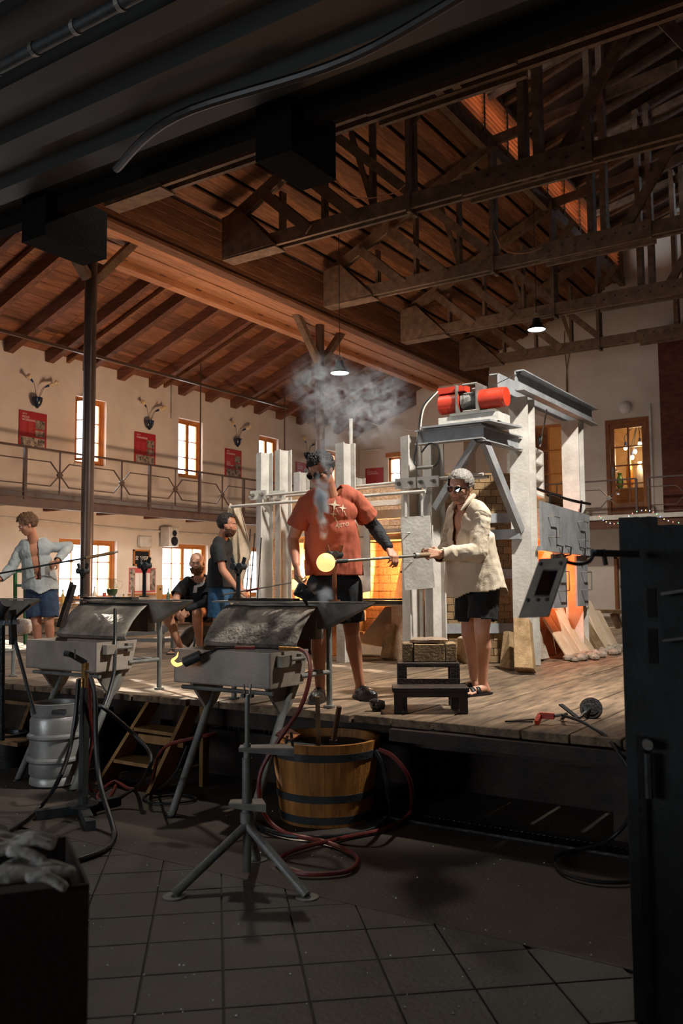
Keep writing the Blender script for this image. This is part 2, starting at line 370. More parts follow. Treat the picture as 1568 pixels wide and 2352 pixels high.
MB().bx(-2.75, -1.3, 4.70, 4.78, PL-.13, PL-.06).build('guard_rail', wood_black, plat)
for xx in (-12, -10.3, -8.6, -6.9, -5.2, -3.6, -1.45):
    for yy in (5.2, 8.5): MB().bx(xx-.07, xx+.07, yy-.06, yy+.08, 0, PL-.24).build('post', wood_black, plat)
MB().bx(XW, PX1-.3, 5.75, 5.8, 0, PL-.06).build('shade_board', wood_black, plat)  # added dark board standing in for the black shade under the platform
# drain grate in the floor in front of the platform
gr = thing('drain_grate', 'long dark steel drain grate in the floor along the platform', 'drain', (-2, 4.93, 0))
for yy in (4.855, 4.995): MB().bx(-2.95, -.9, yy-.008, yy+.008, 0, .014).build('frame', steel_d, gr)
q = None
for i in range(60):
    xx = -2.93+i*.034
    if q is None: q = MB().bar((0, 4.863, .008), (.05, 4.987, .008), .012, .012).build('slat', steel_d, gr); q.location = (xx, 0, 0)
    else: link_copy(q, gr, (xx, 0, 0))
# ------------------------------------------------------------------ gallery along the left wall
GX, GD = -11.9, 2.9
gal = thing('gallery', 'wooden upper gallery on steel beam along the left wall', 'gallery', (GX, 12, GD), kind='structure')
for i in range(6):
    a = XW+i*.15; MB().bx(a+.003, a+.147, 4, YF, GD-.035, GD).build('plank', wood_joist, gal)
for i in range(13): MB().bx(XW, GX, 5.1+i*1.2, 5.18+i*1.2, GD-.14, GD-.035).build('joist', wood_joist, gal)
MB().ibeam((GX, 4, GD-.09), (GX, YF-1.05, GD-.09), .17, .08, .012, (0, 0, 1)).build('edge_beam', brown_steel, gal)
gf = thing('gallery_far', 'wooden gallery with pale edge across the far wall', 'gallery', (-7, 19.4, GD), kind='structure')
for i in range(7): MB().bx(XW+.9, -4.3, 19.42+i*.148, 19.56+i*.148, GD-.04, GD).build('plank', wood_joist, gf)
MB().bx(XW+.9, XR, 19.36, 19.42, GD-.08, GD+.02).build('edge_beam', steel_w, gf)
MB().bx(XW+.9, XR, 19.40, 19.5, GD-.28, GD-.1).build('edge_joist', wood_joist, gf)
MB().bx(-4.3, XR, 19.42, YF, GD-.04, GD).build('deck', wood_joist, gf)
def railing(name, label, P, Q, n, star=True, m=brown_steel, starm=None):
    """n bays between P and Q on deck height; octagon bars meeting at a star plate in each bay"""
    P, Q = V(P), V(Q); L = (Q-P)/n; u = L.normalized(); z = V((0, 0, 1)); nn = u.cross(z)
    r = thing(name, label, 'railing', P)
    MB().bar(P+z*.80, Q+z*.80, .05, .03).build('top_rail', m, r)
    MB().bar(P+z*.07, Q+z*.07, .02, .02).build('lower_rail', m, r)
    for i in range(n+1): a = P+L*i; MB().bar(a-z*.06, a+z*.79, .05, .05, u).build('post', m, r)
    for i in range(n):
        a = P+L*i; c = a+L*.5; w = L.length
        MB().bar(c+z*.08, c+z*.79, .02, .02, u).build('baluster', m, r)
        cc = c+z*.40
        for sg, nm in ((1, 'upper'), (-1, 'lower')):
            for sd in (-1, 1):
                e = cc+u*(sd*w*.5)+z*(sg*.2); k = cc+u*(sd*.19)+z*(sg*.2)
                MB().bar(e, k, .018, .018).bar(k, cc, .018, .018, nn).build('octagon_bar', m, r)
        MB().prism([cc+u*(.06*math.cos(t))+z*(.06*math.sin(t))-nn*.02 for t in (0, math.pi/2, math.pi, 3*math.pi/2)], nn*.04).build('star_plate', starm or m, r)
    return r
railing('gallery_railing', 'brown steel gallery railing with octagon bars along the left wall', (GX, 6.11, GD), (GX, 6.11+1.367*9, GD), 9)
railing('gallery_railing', 'grey steel railing in front of the glazed far door', (-8.6, 19.4, GD), (-5.02, 19.4, GD), 3, starm=steel_b)
railing('gallery_railing', 'brown railing running past the dark brick wall', (-4.76, 19.4, GD), (-.2, 19.4, GD), 3)
for xx in (-5.02, -4.76): tag(MB().bx(xx-.045, xx+.045, 19.32, 19.42, PL, GD-.05).build('gallery_post', brown_steel), 'brown steel post carrying the far gallery%s' % (', beside the brick wall' if xx > -4.9 else ', under the end of the railing by the door'), 'post')
# hanger rail and rods
hr = thing('hanger_rail', 'thin steel bar hanging below the joists with vertical rods', 'rail', (-11.7, 8, 5.4))
MB().bar((-11.7, 5, 5.42), (-11.7, 15.6, 5.42), .05, .05).build('bar', pipe_brown, hr)
for yy in (12.74, 15.5): MB().cyl((-11.7, yy, GD-.05), (-11.7, yy, 5.42), .014, n=8).build('rod', pipe_brown, hr); MB().cyl((-11.7, yy, 5.42), (-11.7, yy, 5.85), .014, n=8).build('rod', pipe_brown, hr)
for yy in (10, 7.3): MB().cyl((-11.7, yy, 5.42), (-11.7, yy, 5.9), .014, n=8).build('rod', pipe_brown, hr)
# ------------------------------------------------------------------ lean-to roof
def zj(x): return 5.42+(x-XW)*(1.0/2.75)     # underside of joists
lr = thing('ceiling_aisle', 'lean-to ceiling of red-brown joists and boards', None, (-11.4, 12, 6), kind='structure')
jm = None; jy = 4.9; i = 0
while jy < YF:
    b = MB()
    if jm is None:
        b.prism([(XW, -.06, zj(XW)+.03), (XW+.08, -.06, zj(XW)), (-9.9, -.06, zj(-9.9)), (-9.9, -.06, zj(-9.9)+.2), (XW, -.06, zj(XW)+.2)], (0, .12, 0)); jm = b.build('joist', wood_joist, lr); jm.location.y = jy
    else: link_copy(jm, lr, jm.location*0+V((0, jy, 0)))
    jy += .84; i += 1
jb = None
for yy in (10.38, 12.85, 15.37, 17.94, 7.9):
    if jb is None:
        jb = MB().prism([(XW, -.035, zj(XW)+.1), (-9.9, -.035, zj(-9.9)+.1), (-9.9, -.035, zj(-9.9)+.18), (XW, -.035, zj(XW)+.18)], (0, .07, 0)).build('conduit_beam', wood_dk, lr); jb.location.y = yy
    else: link_copy(jb, lr, (0, yy, 0))
for i in range(19):
    a = XW+i*.16; e = a+.154
    for y0, y1 in ((4, 9.7), (9.7, 15.3), (15.3, YF)):
        h = .2+random.uniform(0, .006)
        MB().prism([(a, y0, zj(a)+h), (e, y0, zj(e)+h), (e, y0, zj(e)+h+.03), (a, y0, zj(a)+h+.03)], (0, y1-y0-.004, 0)).build('board', wood_board, lr)
struct(MB().prism([(XW-.4, YB, 5.9), (-8.9, YB, 7.12), (-8.9, YB, 7.18), (XW-.4, YB, 6.0)], (0, YF-YB+.3, 0)).build('roof_aisle', wood_black))
# soffit and eave face ---------------------------------------------------
sf = thing('ceiling_soffit', 'wide eave soffit of pale planks carried by the columns', None, (-9.5, 12, EZ), kind='structure')
for i in range(6):
    a = -10.16+i*.2
    for y0, y1 in ((4.6, 10.2), (10.2, 15.8), (15.8, YF)): MB().bx(a+.012, a+.188, y0+.003, y1-.003, EZ-(.0 if i else .1)+(i % 2)*.012, EZ+.05).build('plank', wood_soff, sf)
fc = thing('wall_eave', 'boarded upright face above the eave', None, (-8.95, 12, EZ), kind='structure')
for i in range(5):
    z0 = EZ-.03+i*.145; MB().bx(-8.98+.015*i, -8.92+.015*i, 4.6, YF, z0, z0+.135).build('board', wood_dk, fc)
MB().bx(-9.1, -8.90, 4.6, YF, EZ-.06, EZ-.01).build('edge_batten', wood_dk, fc)
# ------------------------------------------------------------------ main roof
SL = .41
def zr(x): return 7.12+SL*(x+8.95)
rf = thing('ceiling_roof', 'boarded underside of the main roof', None, (-5, 12, 8), kind='structure')
XL = -5.45                                         # lantern side
nb = 18; st = (XL+8.95)/nb
for i in range(nb):
    a = -8.95+i*st
    for sgn in (0, 1):
        f = (lambda x: x) if sgn == 0 else (lambda x: 2*XC-x)
        h = .015 if i % 2 else .06
        p = [(f(a), 2.5, zr(a)+h), (f(a+st*.86), 2.5, zr(a+st*.86)+h), (f(a+st*.86), 2.5, zr(a+st*.86)+h+.03), (f(a), 2.5, zr(a)+h+.03)]
        MB().prism(p, (0, YF-2.5, 0)).build('board', wood_dk, rf)
for y in [3.2+i*.92 for i in range(19)]:
    pass
ZL0, ZL1 = 8.62, 9.43
for f in ((lambda x: x), (lambda x: 2*XC-x)):
    struct(MB().prism([(f(-9.0), YB, zr(-9.0)+.1), (f(XL), YB, zr(XL)+.1), (f(XL), YB, zr(XL)+.14), (f(-9.0), YB, zr(-9.0)+.14)], (0, YF-YB+.3, 0)).build('roof_main', wood_black))
    struct(MB().prism([(f(XL-.5), YB, ZL1-.08), (f(XC), YB, ZL1+1.15), (f(XC), YB, ZL1+1.2), (f(XL-.5), YB, ZL1-.03)], (0, YF-YB+.3, 0)).build('roof_lantern', wood_black))
    MB().bx(min(f(XL-.06), f(XL+.06)), max(f(XL-.06), f(XL+.06)), 2.5, YF, ZL0-.22, ZL0-.02).build('lantern_purlin', wood_truss, rf)
    MB().bx(min(f(XL-.06), f(XL+.06)), max(f(XL-.06), f(XL+.06)), 2.5, YF, ZL1-.02, ZL1+.12).build('lantern_purlin', wood_truss, rf)
struct(MB().bx(XW, XR+.3, YB-.1, 2.6, 9.0, 9.1).build('ceiling_rear', wood_black))
for i in range(26):
    yy = 4.6+i*.62
    for f in ((lambda x: x), (lambda x: 2*XC-x)):
        MB().bar((f(XL-.3), yy, ZL1-.02), (f(XC), yy, ZL1+1.06), .09, .14).build('rafter', wood_truss, rf)
lv = thing('lantern_louvre', 'slatted wooden louvres of the roof lantern with daylight behind', 'louvre', (XL, 12, ZL0))
bays = [(y0, y0+.88) for y0 in [9.55-2.75+i*.95 for i in range(15)]]
slat = None
for yb, ye in bays:
    if yb > YF-.5: break
    MB().bx(XL-.05, XL+.05, ye, ye+.07, ZL0, ZL1).build('post', wood_truss, lv)
    for k in range(9):
        zz = ZL0+.04+k*.087
        if slat is None: slat = MB().prism([(XL-.06, 0, 0), (XL-.055, 0, -.012), (XL+.06, 0, .048), (XL+.055, 0, .06)], (0, .88, 0)).build('slat', wood_soff, lv); slat.location = slat.location+V((0, yb, zz)); s0 = V((0, yb, zz))
        else: link_copy(slat, lv, (0, yb, zz))
MB().bx(2*XC-XL-.03, 2*XC-XL+.03, 2.5, YF, ZL0, ZL1).build('blind_side', wood_board, lv)
MB().bx(XL-.03, XL+.03, 2.5, 6.8, ZL0, ZL1).build('blind_side', wood_board, lv); MB().bx(XL-.03, XL+.03, 20.0, YF, ZL0, ZL1).build('blind_side', wood_board, lv)
portal((XL-.2, 13.5, (ZL0+ZL1)/2), 13, .8, (1, 0, 0))
# trusses ----------------------------------------------------------
def truss(name, label):
    t = thing(name, label, 'roof truss', (0, 0, 0), group=None)
    def mem(nm, a, b, w=.12, th=.05, offs=(0,)):
        q = MB()
        for o in offs: q.bar((a[0], o, a[1]), (b[0], o, b[1]), th, w)
        return q.build(nm, wood_truss, t, local=True)
    for o in (-.075, .075):
        mem('bottom_chord', (-8.5, 6.49), (-5.0, 6.49), .2, .055, (o,)); mem('bottom_chord', (-5.0, 6.49), (.4, 6.49), .2, .055, (o,)); mem('bottom_chord', (.4, 6.49), (3.9, 6.49), .2, .055, (o,))
    for o in (-.13, .13): mem('splice_plate', (-4.55, 6.47), (-2.9, 6.47), .26, .05, (o,))
    bo = MB()
    for i in range(8): xx = -4.4+i*.2; bo.cyl((xx, -.17, 6.46+(i % 2)*.05), (xx, .17, 6.46+(i % 2)*.05), .018, n=6)
    bo.build('bolts', steel_k, t, local=True)
    for s in (0, 1):
        f = (lambda p: p) if s == 0 else (lambda p: (2*XC-p[0], p[1]))
        q = MB()
        for o in (-.14, .10):
            q.prism([(f(p)[0], o, p[1]) for p in ((-8.55, 6.38), (-8.55, 7.02), (-8.2, 7.06), (-7.55, 6.40))], (0, .04, 0))
        q.bx(min(f((-8.55, 0))[0], f((-7.55, 0))[0]), max(f((-8.55, 0))[0], f((-7.55, 0))[0]), -.13, .13, 6.36, 6.38)
        q.build('heel_plate', wood_truss, t, local=True)
        for o in (-.03, .03): mem('top_chord', f((-8.5, 6.98)), f((-5.3, zr(-5.3)-.12)), .18, .05, (o,))
        for a, b in (((-7.78, 7.22), (-6.95, 6.47)), ((-7.2, 7.44), (-6.15, 6.47))): mem('diagonal', f(a), f(b), .15, .04, (-.115, .115))
        for xx, zt in ((-7.5, 7.2), (-6.75, 7.62), (-5.95, 7.85)): mem('strut', f((xx, 6.5)), f((xx, zt)), .12, .05, (0,))
        mem('post', f((-5.35, 6.34)), f((-5.35, zr(-5.35)-.05)), .16, .06, (-.04, .04)); 
        mem('brace', f((-5.35, 6.62)), f((-6.55, 7.78)), .13, .05, (-.1, .1))
        mem('brace', f((-6.3, 7.75)), f((-5.95, 6.6)), .07, .04, (0,))
        mem('brace', f((-5.35, 7.6)), f((-4.95, 8.1)), .12, .05, (0,))
        mem('king_post', f((-3.78, 6.40)), f((-3.78, ZL1+.4)), .17, .09, (0,)); mem('king_post', f((-3.59, 6.40)), f((-3.59, ZL1+.45)), .17, .09, (0,))
        mem('upper_brace', f((-3.3, 6.6)), f((-2.4, 8.0)), .14, .06, (0,))
        mem('upper_brace', f((-5.4, 9.3)), f((-2.5, 9.9)), .14, .06, (0,)); mem('upper_brace', f((-5.4, 8.55)), f((-2.5, 8.85)), .16, .06, (.05,))
    return t
names = ['nearest roof truss, its lower chord bolted with a splice plate', 'second roof truss from the front, past the first splice plate', 'third roof truss from the front with the lit lamp under it', 'last roof truss, close to the far wall', 'roof truss half hidden by the dark mezzanine ceiling']
tr = truss('roof_truss', names[0]); tr['group'] = 'roof trusses'; tr.location = (0, 9.9, 0)
for yy, nm in ((12.62, names[1]), (15.4, names[2]), (18.15, names[3]), (7.6, names[4])): copy_thing(tr, (0, yy, 0), nm)
tag(MB().tube(spline([(-6.6, 9.75, 7.3), (-6.2, 9.74, 6.75), (-5.6, 9.73, 6.62), (-5.35, 9.72, 6.68)]), .008, 6).build('cable', wood_soff), 'pale cable sagging along the nearest truss', 'cable')
tag(MB().tube(spline([(-5.3, 12.5, 7.0), (-5.1, 12.45, 6.62), (-4.7, 12.45, 6.5), (-4.3, 12.5, 6.62)]), .007, 6).build('cable', wood_soff), 'thin cable sagging along the second truss', 'cable')
# columns ------------------------------------------------------------
for px, lab in ((205, 'tall brown steel pipe column behind the left workbench'), (735, 'steel pipe column with wooden braces behind the smoke')):
    y = PX(px, 900, -9.42).y
    c = thing('column', lab, 'column', (-9.42, y, PL))
    MB().cyl((-9.42, y, PL), (-9.42, y, EZ), .085, n=24).build('pipe', pipe_brown, c, smooth=True)
    MB().cyl((-9.42, y, PL), (-9.42, y, PL+.02), .15, n=24).build('base_plate', pipe_brown, c)
    for sy in (-1, 1): MB().bar((-9.42, y+sy*.06, 5.72), (-9.42, y+sy*.78, 6.5), .11, .13, (1, 0, 0)).build('brace', wood_truss, c)
# ------------------------------------------------------------------ dark mezzanine above the camera
MZ = 4.6
mz = thing('ceiling_mezzanine', 'dark mezzanine ceiling of ribbed sheet over the workshop front', None, (-2, 2, MZ), kind='structure')
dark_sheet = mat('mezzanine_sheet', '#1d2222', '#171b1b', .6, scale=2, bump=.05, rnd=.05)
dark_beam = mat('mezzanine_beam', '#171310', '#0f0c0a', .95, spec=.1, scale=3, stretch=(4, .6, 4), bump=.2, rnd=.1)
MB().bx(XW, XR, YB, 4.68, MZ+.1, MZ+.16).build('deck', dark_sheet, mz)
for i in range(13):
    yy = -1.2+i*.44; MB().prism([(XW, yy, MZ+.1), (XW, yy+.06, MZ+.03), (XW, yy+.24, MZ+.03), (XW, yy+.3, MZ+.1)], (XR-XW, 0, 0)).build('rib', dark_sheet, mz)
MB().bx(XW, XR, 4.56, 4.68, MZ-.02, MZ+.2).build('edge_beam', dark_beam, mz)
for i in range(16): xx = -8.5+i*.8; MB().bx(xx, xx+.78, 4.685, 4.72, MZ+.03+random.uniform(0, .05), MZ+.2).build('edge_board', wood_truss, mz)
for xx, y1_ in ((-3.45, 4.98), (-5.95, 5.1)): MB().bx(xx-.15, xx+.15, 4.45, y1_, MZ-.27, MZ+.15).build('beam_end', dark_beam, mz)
for k, yy in enumerate((2.25, 2.6, 3.0)):
    p = thing('conduit_pipe', 'dark pipe under the mezzanine, %s' % ('lowest in front', 'middle one of three', 'the one nearest the edge')[k], 'pipe', (-3, yy, MZ-.1))
    MB().cyl((-6, yy, MZ-.08), (2, yy, MZ-.08), .035, n=10).build('tube', steel_k, p, smooth=True)
    for i in range(14): MB().cyl((-4.4+i*.35, yy, MZ-.08), (-4.37+i*.35, yy, MZ-.08), .042, n=10).build('collar', steel_b, p)
tag(MB().tube(spline([(-4.8, 4.3, MZ-.05), (-3.9, 4.0, MZ-.06), (-2.6, 4.1, MZ-.06), (-1.2, 3.9, MZ-.05), (0, 4.2, MZ-.05)]), .03, 8).build('hose', rubber), 'dark hose slung along the mezzanine ceiling', 'hose')
# ================================================================== THE FURNACE
SIDE = 100
hot = mat('hot_brick', '#d8b898', '#b08868', .9, scale=7, bump=.3, rnd=.1)
glow_m = emis('white_hot_glow', (1, .6, .26), 5); glow2_m = emis('orange_hot_glow', (1, .25, .05), 2.5)
F = thing('glass_furnace', 'large octagonal firebrick glass furnace held in white steel posts', 'furnace', (-4.8, 8.9, PL))
Zt = 2.62
xo0, xo1 = -5.62, -4.78
zs, zo = 1.27, 1.98          # shelf, top of working opening
core = MB()
core.bx(-6.9, -4.62, 9.35, 11.4, PL, Zt)                                   # behind the openings
core.bx(-6.9, -6.62, 8.9, 9.35, PL, Zt); core.bx(-6.32, xo0, 8.9, 9.35, PL, Zt); core.bx(xo1, -4.62, 8.9, 9.35, PL, Zt)
core.bx(-6.62, -6.32, 8.9, 9.35, zo, Zt); core.bx(-6.62, -6.32, 8.9, 9.35, PL, zs)
core.bx(xo0, xo1, 8.9, 9.35, zo, Zt); core.bx(xo0, xo1, 9.1, 9.35, PL, zs-.06)
core.prism([(-4.62, 8.95, PL), (-4.13, 8.17, PL), (-3.46, 8.66, PL), (-3.8, 9.0, PL), (-3.8, 11.0, PL), (-4.62, 11.4, PL)], (0, 0, Zt-PL-.02))
core.build('masonry_core', mortar, F)
BR = {}
def bricks(o, u, n, wid, z0, z1, bl, bh, holes=(), m=brickm, parent=F, th=.06, jit=.006, name='brick'):
    """courses of single bricks on the plane through o spanned by u and z; n points outwards"""
    o, u, n = V(o), V(u).normalized(), V(n).normalized(); rz = math.atan2(u.y, u.x); g = .006
    row = 0; z = z0; base = FR[parent.name].to_translation() if parent.name in FR else V()
    while z < z1-.02:
        h = min(bh, z1-z); x = -(bl/2 if row % 2 else 0)*1.0
        while x < wid-.02:
            a, e = max(x, 0), min(x+bl, wid); x += bl
            if e-a < .03: continue
            if any(h0 < (a+e)/2 < h1 and q0 < z+h/2 < q1 for h0, h1, q0, q1 in holes): continue
            key = (m.name, bl, bh, th)
            if key not in BR:
                b0 = MB().bx(-.5, .5, -.5, .5, -.5, .5).build(name, m, parent, local=True); BR[key] = b0; ob = b0
            else: ob = link_copy(BR[key], parent)
            c = o+u*((a+e)/2)+n*random.uniform(-jit, jit); ob.location = V((c.x, c.y, z+h/2))-base
            ob.rotation_euler = (random.uniform(-.01, .01), 0, rz); ob.scale = (e-a-g, th, h-g)
        z += bh; row += 1
bricks((-4.13, 8.17, 0), (.67, .49, 0), (.59, -.8, 0), .83, PL, Zt, .118, .075)
bricks((-6.9, 8.9, 0), (1, 0, 0), (0, -1, 0), 2.28, PL, Zt, .25, .125, holes=((xo0+6.9, xo1+6.9, PL, zo), (.28, .58, zs, zo)), m=hot)
bricks((-3.8, 10.1, 0), (.15, .9, 0), (1, -.1, 0), .95, PL, Zt-.1, .15, .075)
bricks((xo0, 9.34, 0), (1, 0, 0), (0, -1, 0), xo1-xo0, zs, zo, .21, .1, m=hot, th=.04)
bricks((xo0+.02, 9.34, 0), (0, -1, 0), (1, 0, 0), .42, zs, zo, .21, .1, m=hot, th=.04)
bricks((xo0, 9.08, 0), (1, 0, 0), (0, -1, 0), xo1-xo0, PL, zs-.08, .21, .1, m=hot, th=.04)
# flame in the working opening and its light, second opening on the left
def flame(name, parent, c, h, w, m, n=10, lean=0, d=None):
    pts = [(w*f, z*h) for f, z in ((.02, 0), (.75, .03), (1, .18), (.9, .36), (.62, .58), (.32, .8), (.02, 1))]
    b = MB(); dd = d or w
    for k, (r, z) in enumerate(pts): pass
    n = 10; vs = []
    for k, (r, z) in enumerate(pts):
        for j in range(n): t = 2*math.pi*j/n; vs.append((c[0]+r*math.cos(t)+lean*z*z, c[1]+r*dd/w*math.sin(t), c[2]+z))
    b.add(vs, [(i*n+j, i*n+(j+1) % n, (i+1)*n+(j+1) % n, (i+1)*n+j) for i in range(len(pts)-1) for j in range(n)])
    return b.build(name, m, parent, smooth=True)
flame('flame', F, (-4.86, 9.12, zs+.02), .62, .09, glow_m)
MB().bx(-6.60, -6.34, 9.30, 9.34, zs+.02, zo-.15).build('hot_chamber', glow_m, F)
def lamp(name, kind, loc, e, col, size=.2, d=None, spread=None, size_y=None, blend=.6, angle=None):
    l = bpy.data.lights.new(name, kind); l.energy = e; l.color = col
    if kind == 'AREA':
        l.size = size
        if size_y: l.shape = 'RECTANGLE'; l.size_y = size_y
        if spread: l.spread = spread
    else: l.shadow_soft_size = size
    if angle: l.spot_size = math.radians(angle); l.spot_blend = blend
    o = bpy.data.objects.new(name, l); COL.objects.link(o); o.location = loc
    if d is not None: o.rotation_euler = V(d).to_track_quat('-Z', 'Y').to_euler()
    return o
lamp('furnace_light', 'AREA', (-5.2, 9.2, 1.6), 42, (1, .5, .2), .6, d=(-.1, -1, .15), size_y=.5)
lamp('furnace_light', 'AREA', (-6.47, 9.2, 1.6), 34, (1, .5, .2), .25, d=(-.2, -1, .2), size_y=.5)
for q_ in (10.1, 11.0): MB().bx(-6.93, -6.905, q_-.25, q_+.25, 1.3, 1.95).build('hot_chamber', glow_m, F)  # unseen glowing mouths with two lamps, added to light left wall and soffit
lamp('furnace_light', 'AREA', (-6.98, 10.1, 1.65), SIDE, (1, .68, .46), .5, d=(-1, .1, .95), size_y=.6)
lamp('furnace_light', 'AREA', (-6.98, 11.0, 1.65), SIDE, (1, .68, .46), .5, d=(-1, .4, .95), size_y=.6)
# slab with a hole in the opening, plates and rods on the shelf
sl_ = MB().prism([(-5.18, 9.0, zs), (-4.9, 9.0, zs), (-4.92, 9.12, zs+.5), (-5.02, 9.14, zs+.56), (-5.14, 9.12, zs+.46)], (0, .05, 0)).build('hood_slab', fireclay, F)
MB().cyl((-5.07, 8.985, zs+.33), (-5.07, 9.09, zs+.33), .012, n=8).build('peep_hole', wood_black, sl_)
MB().bx(-6.7, -4.55, 8.25, 8.93, zs-.05, zs).build('shelf_plate', fireclay, F)
MB().bx(-6.7, -4.55, 8.22, 8.26, zs-.03, zs+.012).build('shelf_edge', steel_d, F)
for xx in (-6.55, -5.75, -4.7): MB().bx(xx-.12, xx+.12, 8.32, 8.9, PL, zs-.05).build('brick_pier', hot, F)
for i, (a, b) in enumerate((((-5.35, 8.32), (-4.8, 8.42)), ((-5.25, 8.30), (-4.75, 8.5)))):
    rd = thing('iron_rod', ('short dark iron with round knob lying on the furnace shelf', 'second dark iron beside the knobbed one on the furnace shelf')[i], 'iron', (*a, zs))
    MB().cyl((*a, zs+.02), (*b, zs+.02), .012, n=8).build('shaft', steel_d, rd); MB().ell((*a, zs+.03), .03, 10).build('knob', steel_d, rd, smooth=True)
def slab(pts, th, label, m=fireclay, nm='fireclay_slab'):
    """slab leaning on the furnace: four corner points, thickness towards the viewer"""
    a, b, c, d = [V(p) for p in pts]; n = (b-a).cross(d-a).normalized()
    return tag(MB().prism([a, b, c, d], n*th).build(nm, m, bevel=.008), label, 'slab', 'fireclay slabs leaning on the furnace')
slab(((-5.36, 8.28, PL), (-4.92, 8.34, PL), (-4.9, 8.86, PL+.52), (-5.2, 8.86, PL+.52)), .05, 'broad pale fireclay slab leaning in the recess under the furnace shelf')
slab(((-4.87, 8.2, PL), (-4.76, 8.22, PL), (-4.74, 8.32, PL+.36), (-4.86, 8.32, PL+.36)), .08, 'narrow upright block beside the broad slab under the furnace shelf', brickm)
# posts --------------------------------------------------------------
def post(x, y, z1, fl=.15, dep=.16, m=steel_w, z0=PL, label=None, rot=0):
    u = V((math.sin(rot), math.cos(rot), 0)); return MB().ibeam((x, y, z0), (x, y, z1), dep, fl, .014, u).build('steel_post', m, F)
for x, y, zt in ((-6.56, 8.29, 3.06), (-6.33, 8.36, 3.08), (-4.26, 7.79, 2.97), (-4.01, 7.80, 2.87)): post(x, y, zt, rot=.5)
for px, d, w in ((795, 9.25, .15), (693, 11.7, .15), (824, 12.4, .12)):
    p = PD(px, 1337, d); post(p.x, p.y, 2.97, rot=.35)
p = PD(808, 1300, 10.0); MB().cyl((p.x, p.y, PL), (p.x, p.y, 3.38), .022, n=10).build('gas_pipe', steel_w, F, smooth=True)
for x, y, q_ in ((-6.56, 8.19, .06), (-6.33, 8.26, .05), (-4.26, 7.69, 0), (-4.01, 7.70, 0)):
    pl_ = MB().bx(x-.12, x+.12, y-.03, y-.005, 2.42+q_, 2.53+q_).build('tie_plate', steel_w, F)
    for s in (-.07, .07):
        MB().cyl((x+s, y-.09, 2.475+q_), (x+s, y, 2.475+q_), .013, n=8).build('bolt', steel_b, pl_); MB().cyl((x+s, y-.05, 2.475+q_), (x+s, y-.03, 2.475+q_), .024, n=6).build('nut', steel_b, pl_)
for s, zz in ((-.02, 2.475), (.1, 2.46)): MB().cyl((-6.75, 8.25+s, zz+.05), (-3.4, 7.66+s, zz+.03), .016, n=8).build('tie_rod', steel_w, F, smooth=True)
MB().bx(-5.9, -4.3, 8.5, 8.62, 2.2, 2.3).bx(-5.9, -4.3, 8.4, 8.5, 2.34, 2.40).build('cross_beam', steel_w, F)
MB().bx(-6.8, -4.5, 8.75, 8.88, 2.05, 2.1).build('lintel_angle', steel_g, F)
# steel bands on the brick face
for zz in (2.14, 1.56, 1.0): MB().bar((-4.16, 8.10, zz), (-3.42, 8.62, zz), .05, .10).build('steel_band', steel_g, F)
for zz in (2.2, 1.65): MB().bar((-3.68, 10.0, zz), (-3.53, 10.95, zz), .04, .09).build('steel_band', steel_g, F)
MB().ibeam((-3.55, 10.98, PL), (-3.55, 10.98, 2.62), .1, .1, .01, (1, 0, 0)).build('steel_post', steel_g, F)
# front pipe with hanging shield doors
pipe = MB().tube([(-6.66, 7.79, 2.375), (-5.5, 7.7, 2.375), (-3.98, 7.56, 2.37)], .018, 8).build('hanging_rail', steel_w, F, smooth=True)
def shield(name, label, px0, px1, yt, yb, Y, skew=12):
    a, b, c, d = PY(px0, yt, Y), PY(px1, yt-4, Y), PY(px1+skew, yb-6, Y), PY(px0+skew*.9, yb, Y)
    t = MB().prism([a, b, c, d], (0, .012, 0)).build(name, steel_w, F, label=label)
    h0 = a.lerp(d, .22)+(b-a)*.12; h1 = a.lerp(d, .62)+(b-a)*.12; o = V((0, -.07, 0))
    MB().tube([h0+V((.06, 0, 0)), h0+o, h1+o, h1+V((.06, 0, 0))], .007, 6).build('handle', steel_b, t)
    for k in (.2, .75):
        q = a.lerp(b, k); MB().bar(q, V((q.x, Y, 2.38)), .022, .008, (0, 1, 0)).build('hanger', steel_w, t)
    return t
shield('shield_door', 'white sheet steel shield door with wire handle', 919, 986, 1188, 1356, 7.6)
shield('shield_door', 'white sheet steel shield beside the orange shirt', 818, 848, 1198, 1364, 7.9, 2)
# port with grey doors between the two tall posts -----------------------
def bigpost(y, z1): return MB().ibeam((-3.27, y, PL), (-3.27, y, z1), .2, .2, .016, (0, 1, 0)).build('tall_post', steel_w, F)
bigpost(8.33, 3.335); bigpost(9.9, 3.335)
for s in (-.09, .09): 
    MB().bar((-3.27+s, 7.95, 3.44), (-3.27+s, 10.35, 3.44), .012, .2).bar((-3.27+s*1.5, 7.95, 3.535), (-3.27+s*1.5, 10.35, 3.535), .09, .012).bar((-3.27+s*1.5, 7.95, 3.345), (-3.27+s*1.5, 10.35, 3.345), .09, .012).build('top_channel', steel_g, F)
core2 = MB().bx(-3.85, -3.5, 8.75, 8.95, PL, 2.3).bx(-3.85, -3.5, 9.75, 10.05, PL, 2.3).bx(-3.85, -3.5, 8.95, 9.75, 1.95, 2.3).bx(-3.85, -3.5, 8.95, 9.75, PL, 1.1).build('port_masonry', hot, F)
bricks((-3.52, 8.75, 0), (0, 1, 0), (1, 0, 0), 1.3, .95, 2.3, .2, .1, holes=((.2, 1.0, 1.1, 1.95),), m=hot, th=.05)
bricks((-3.80, 8.95, 0), (0, 1, 0), (1, 0, 0), .8, 1.1, 1.95, .2, .1, m=hot, th=.04)
MB().bx(-3.79, -3.77, 9.5, 9.72, 1.15, 1.85).build('hot_chamber', glow2_m, F)
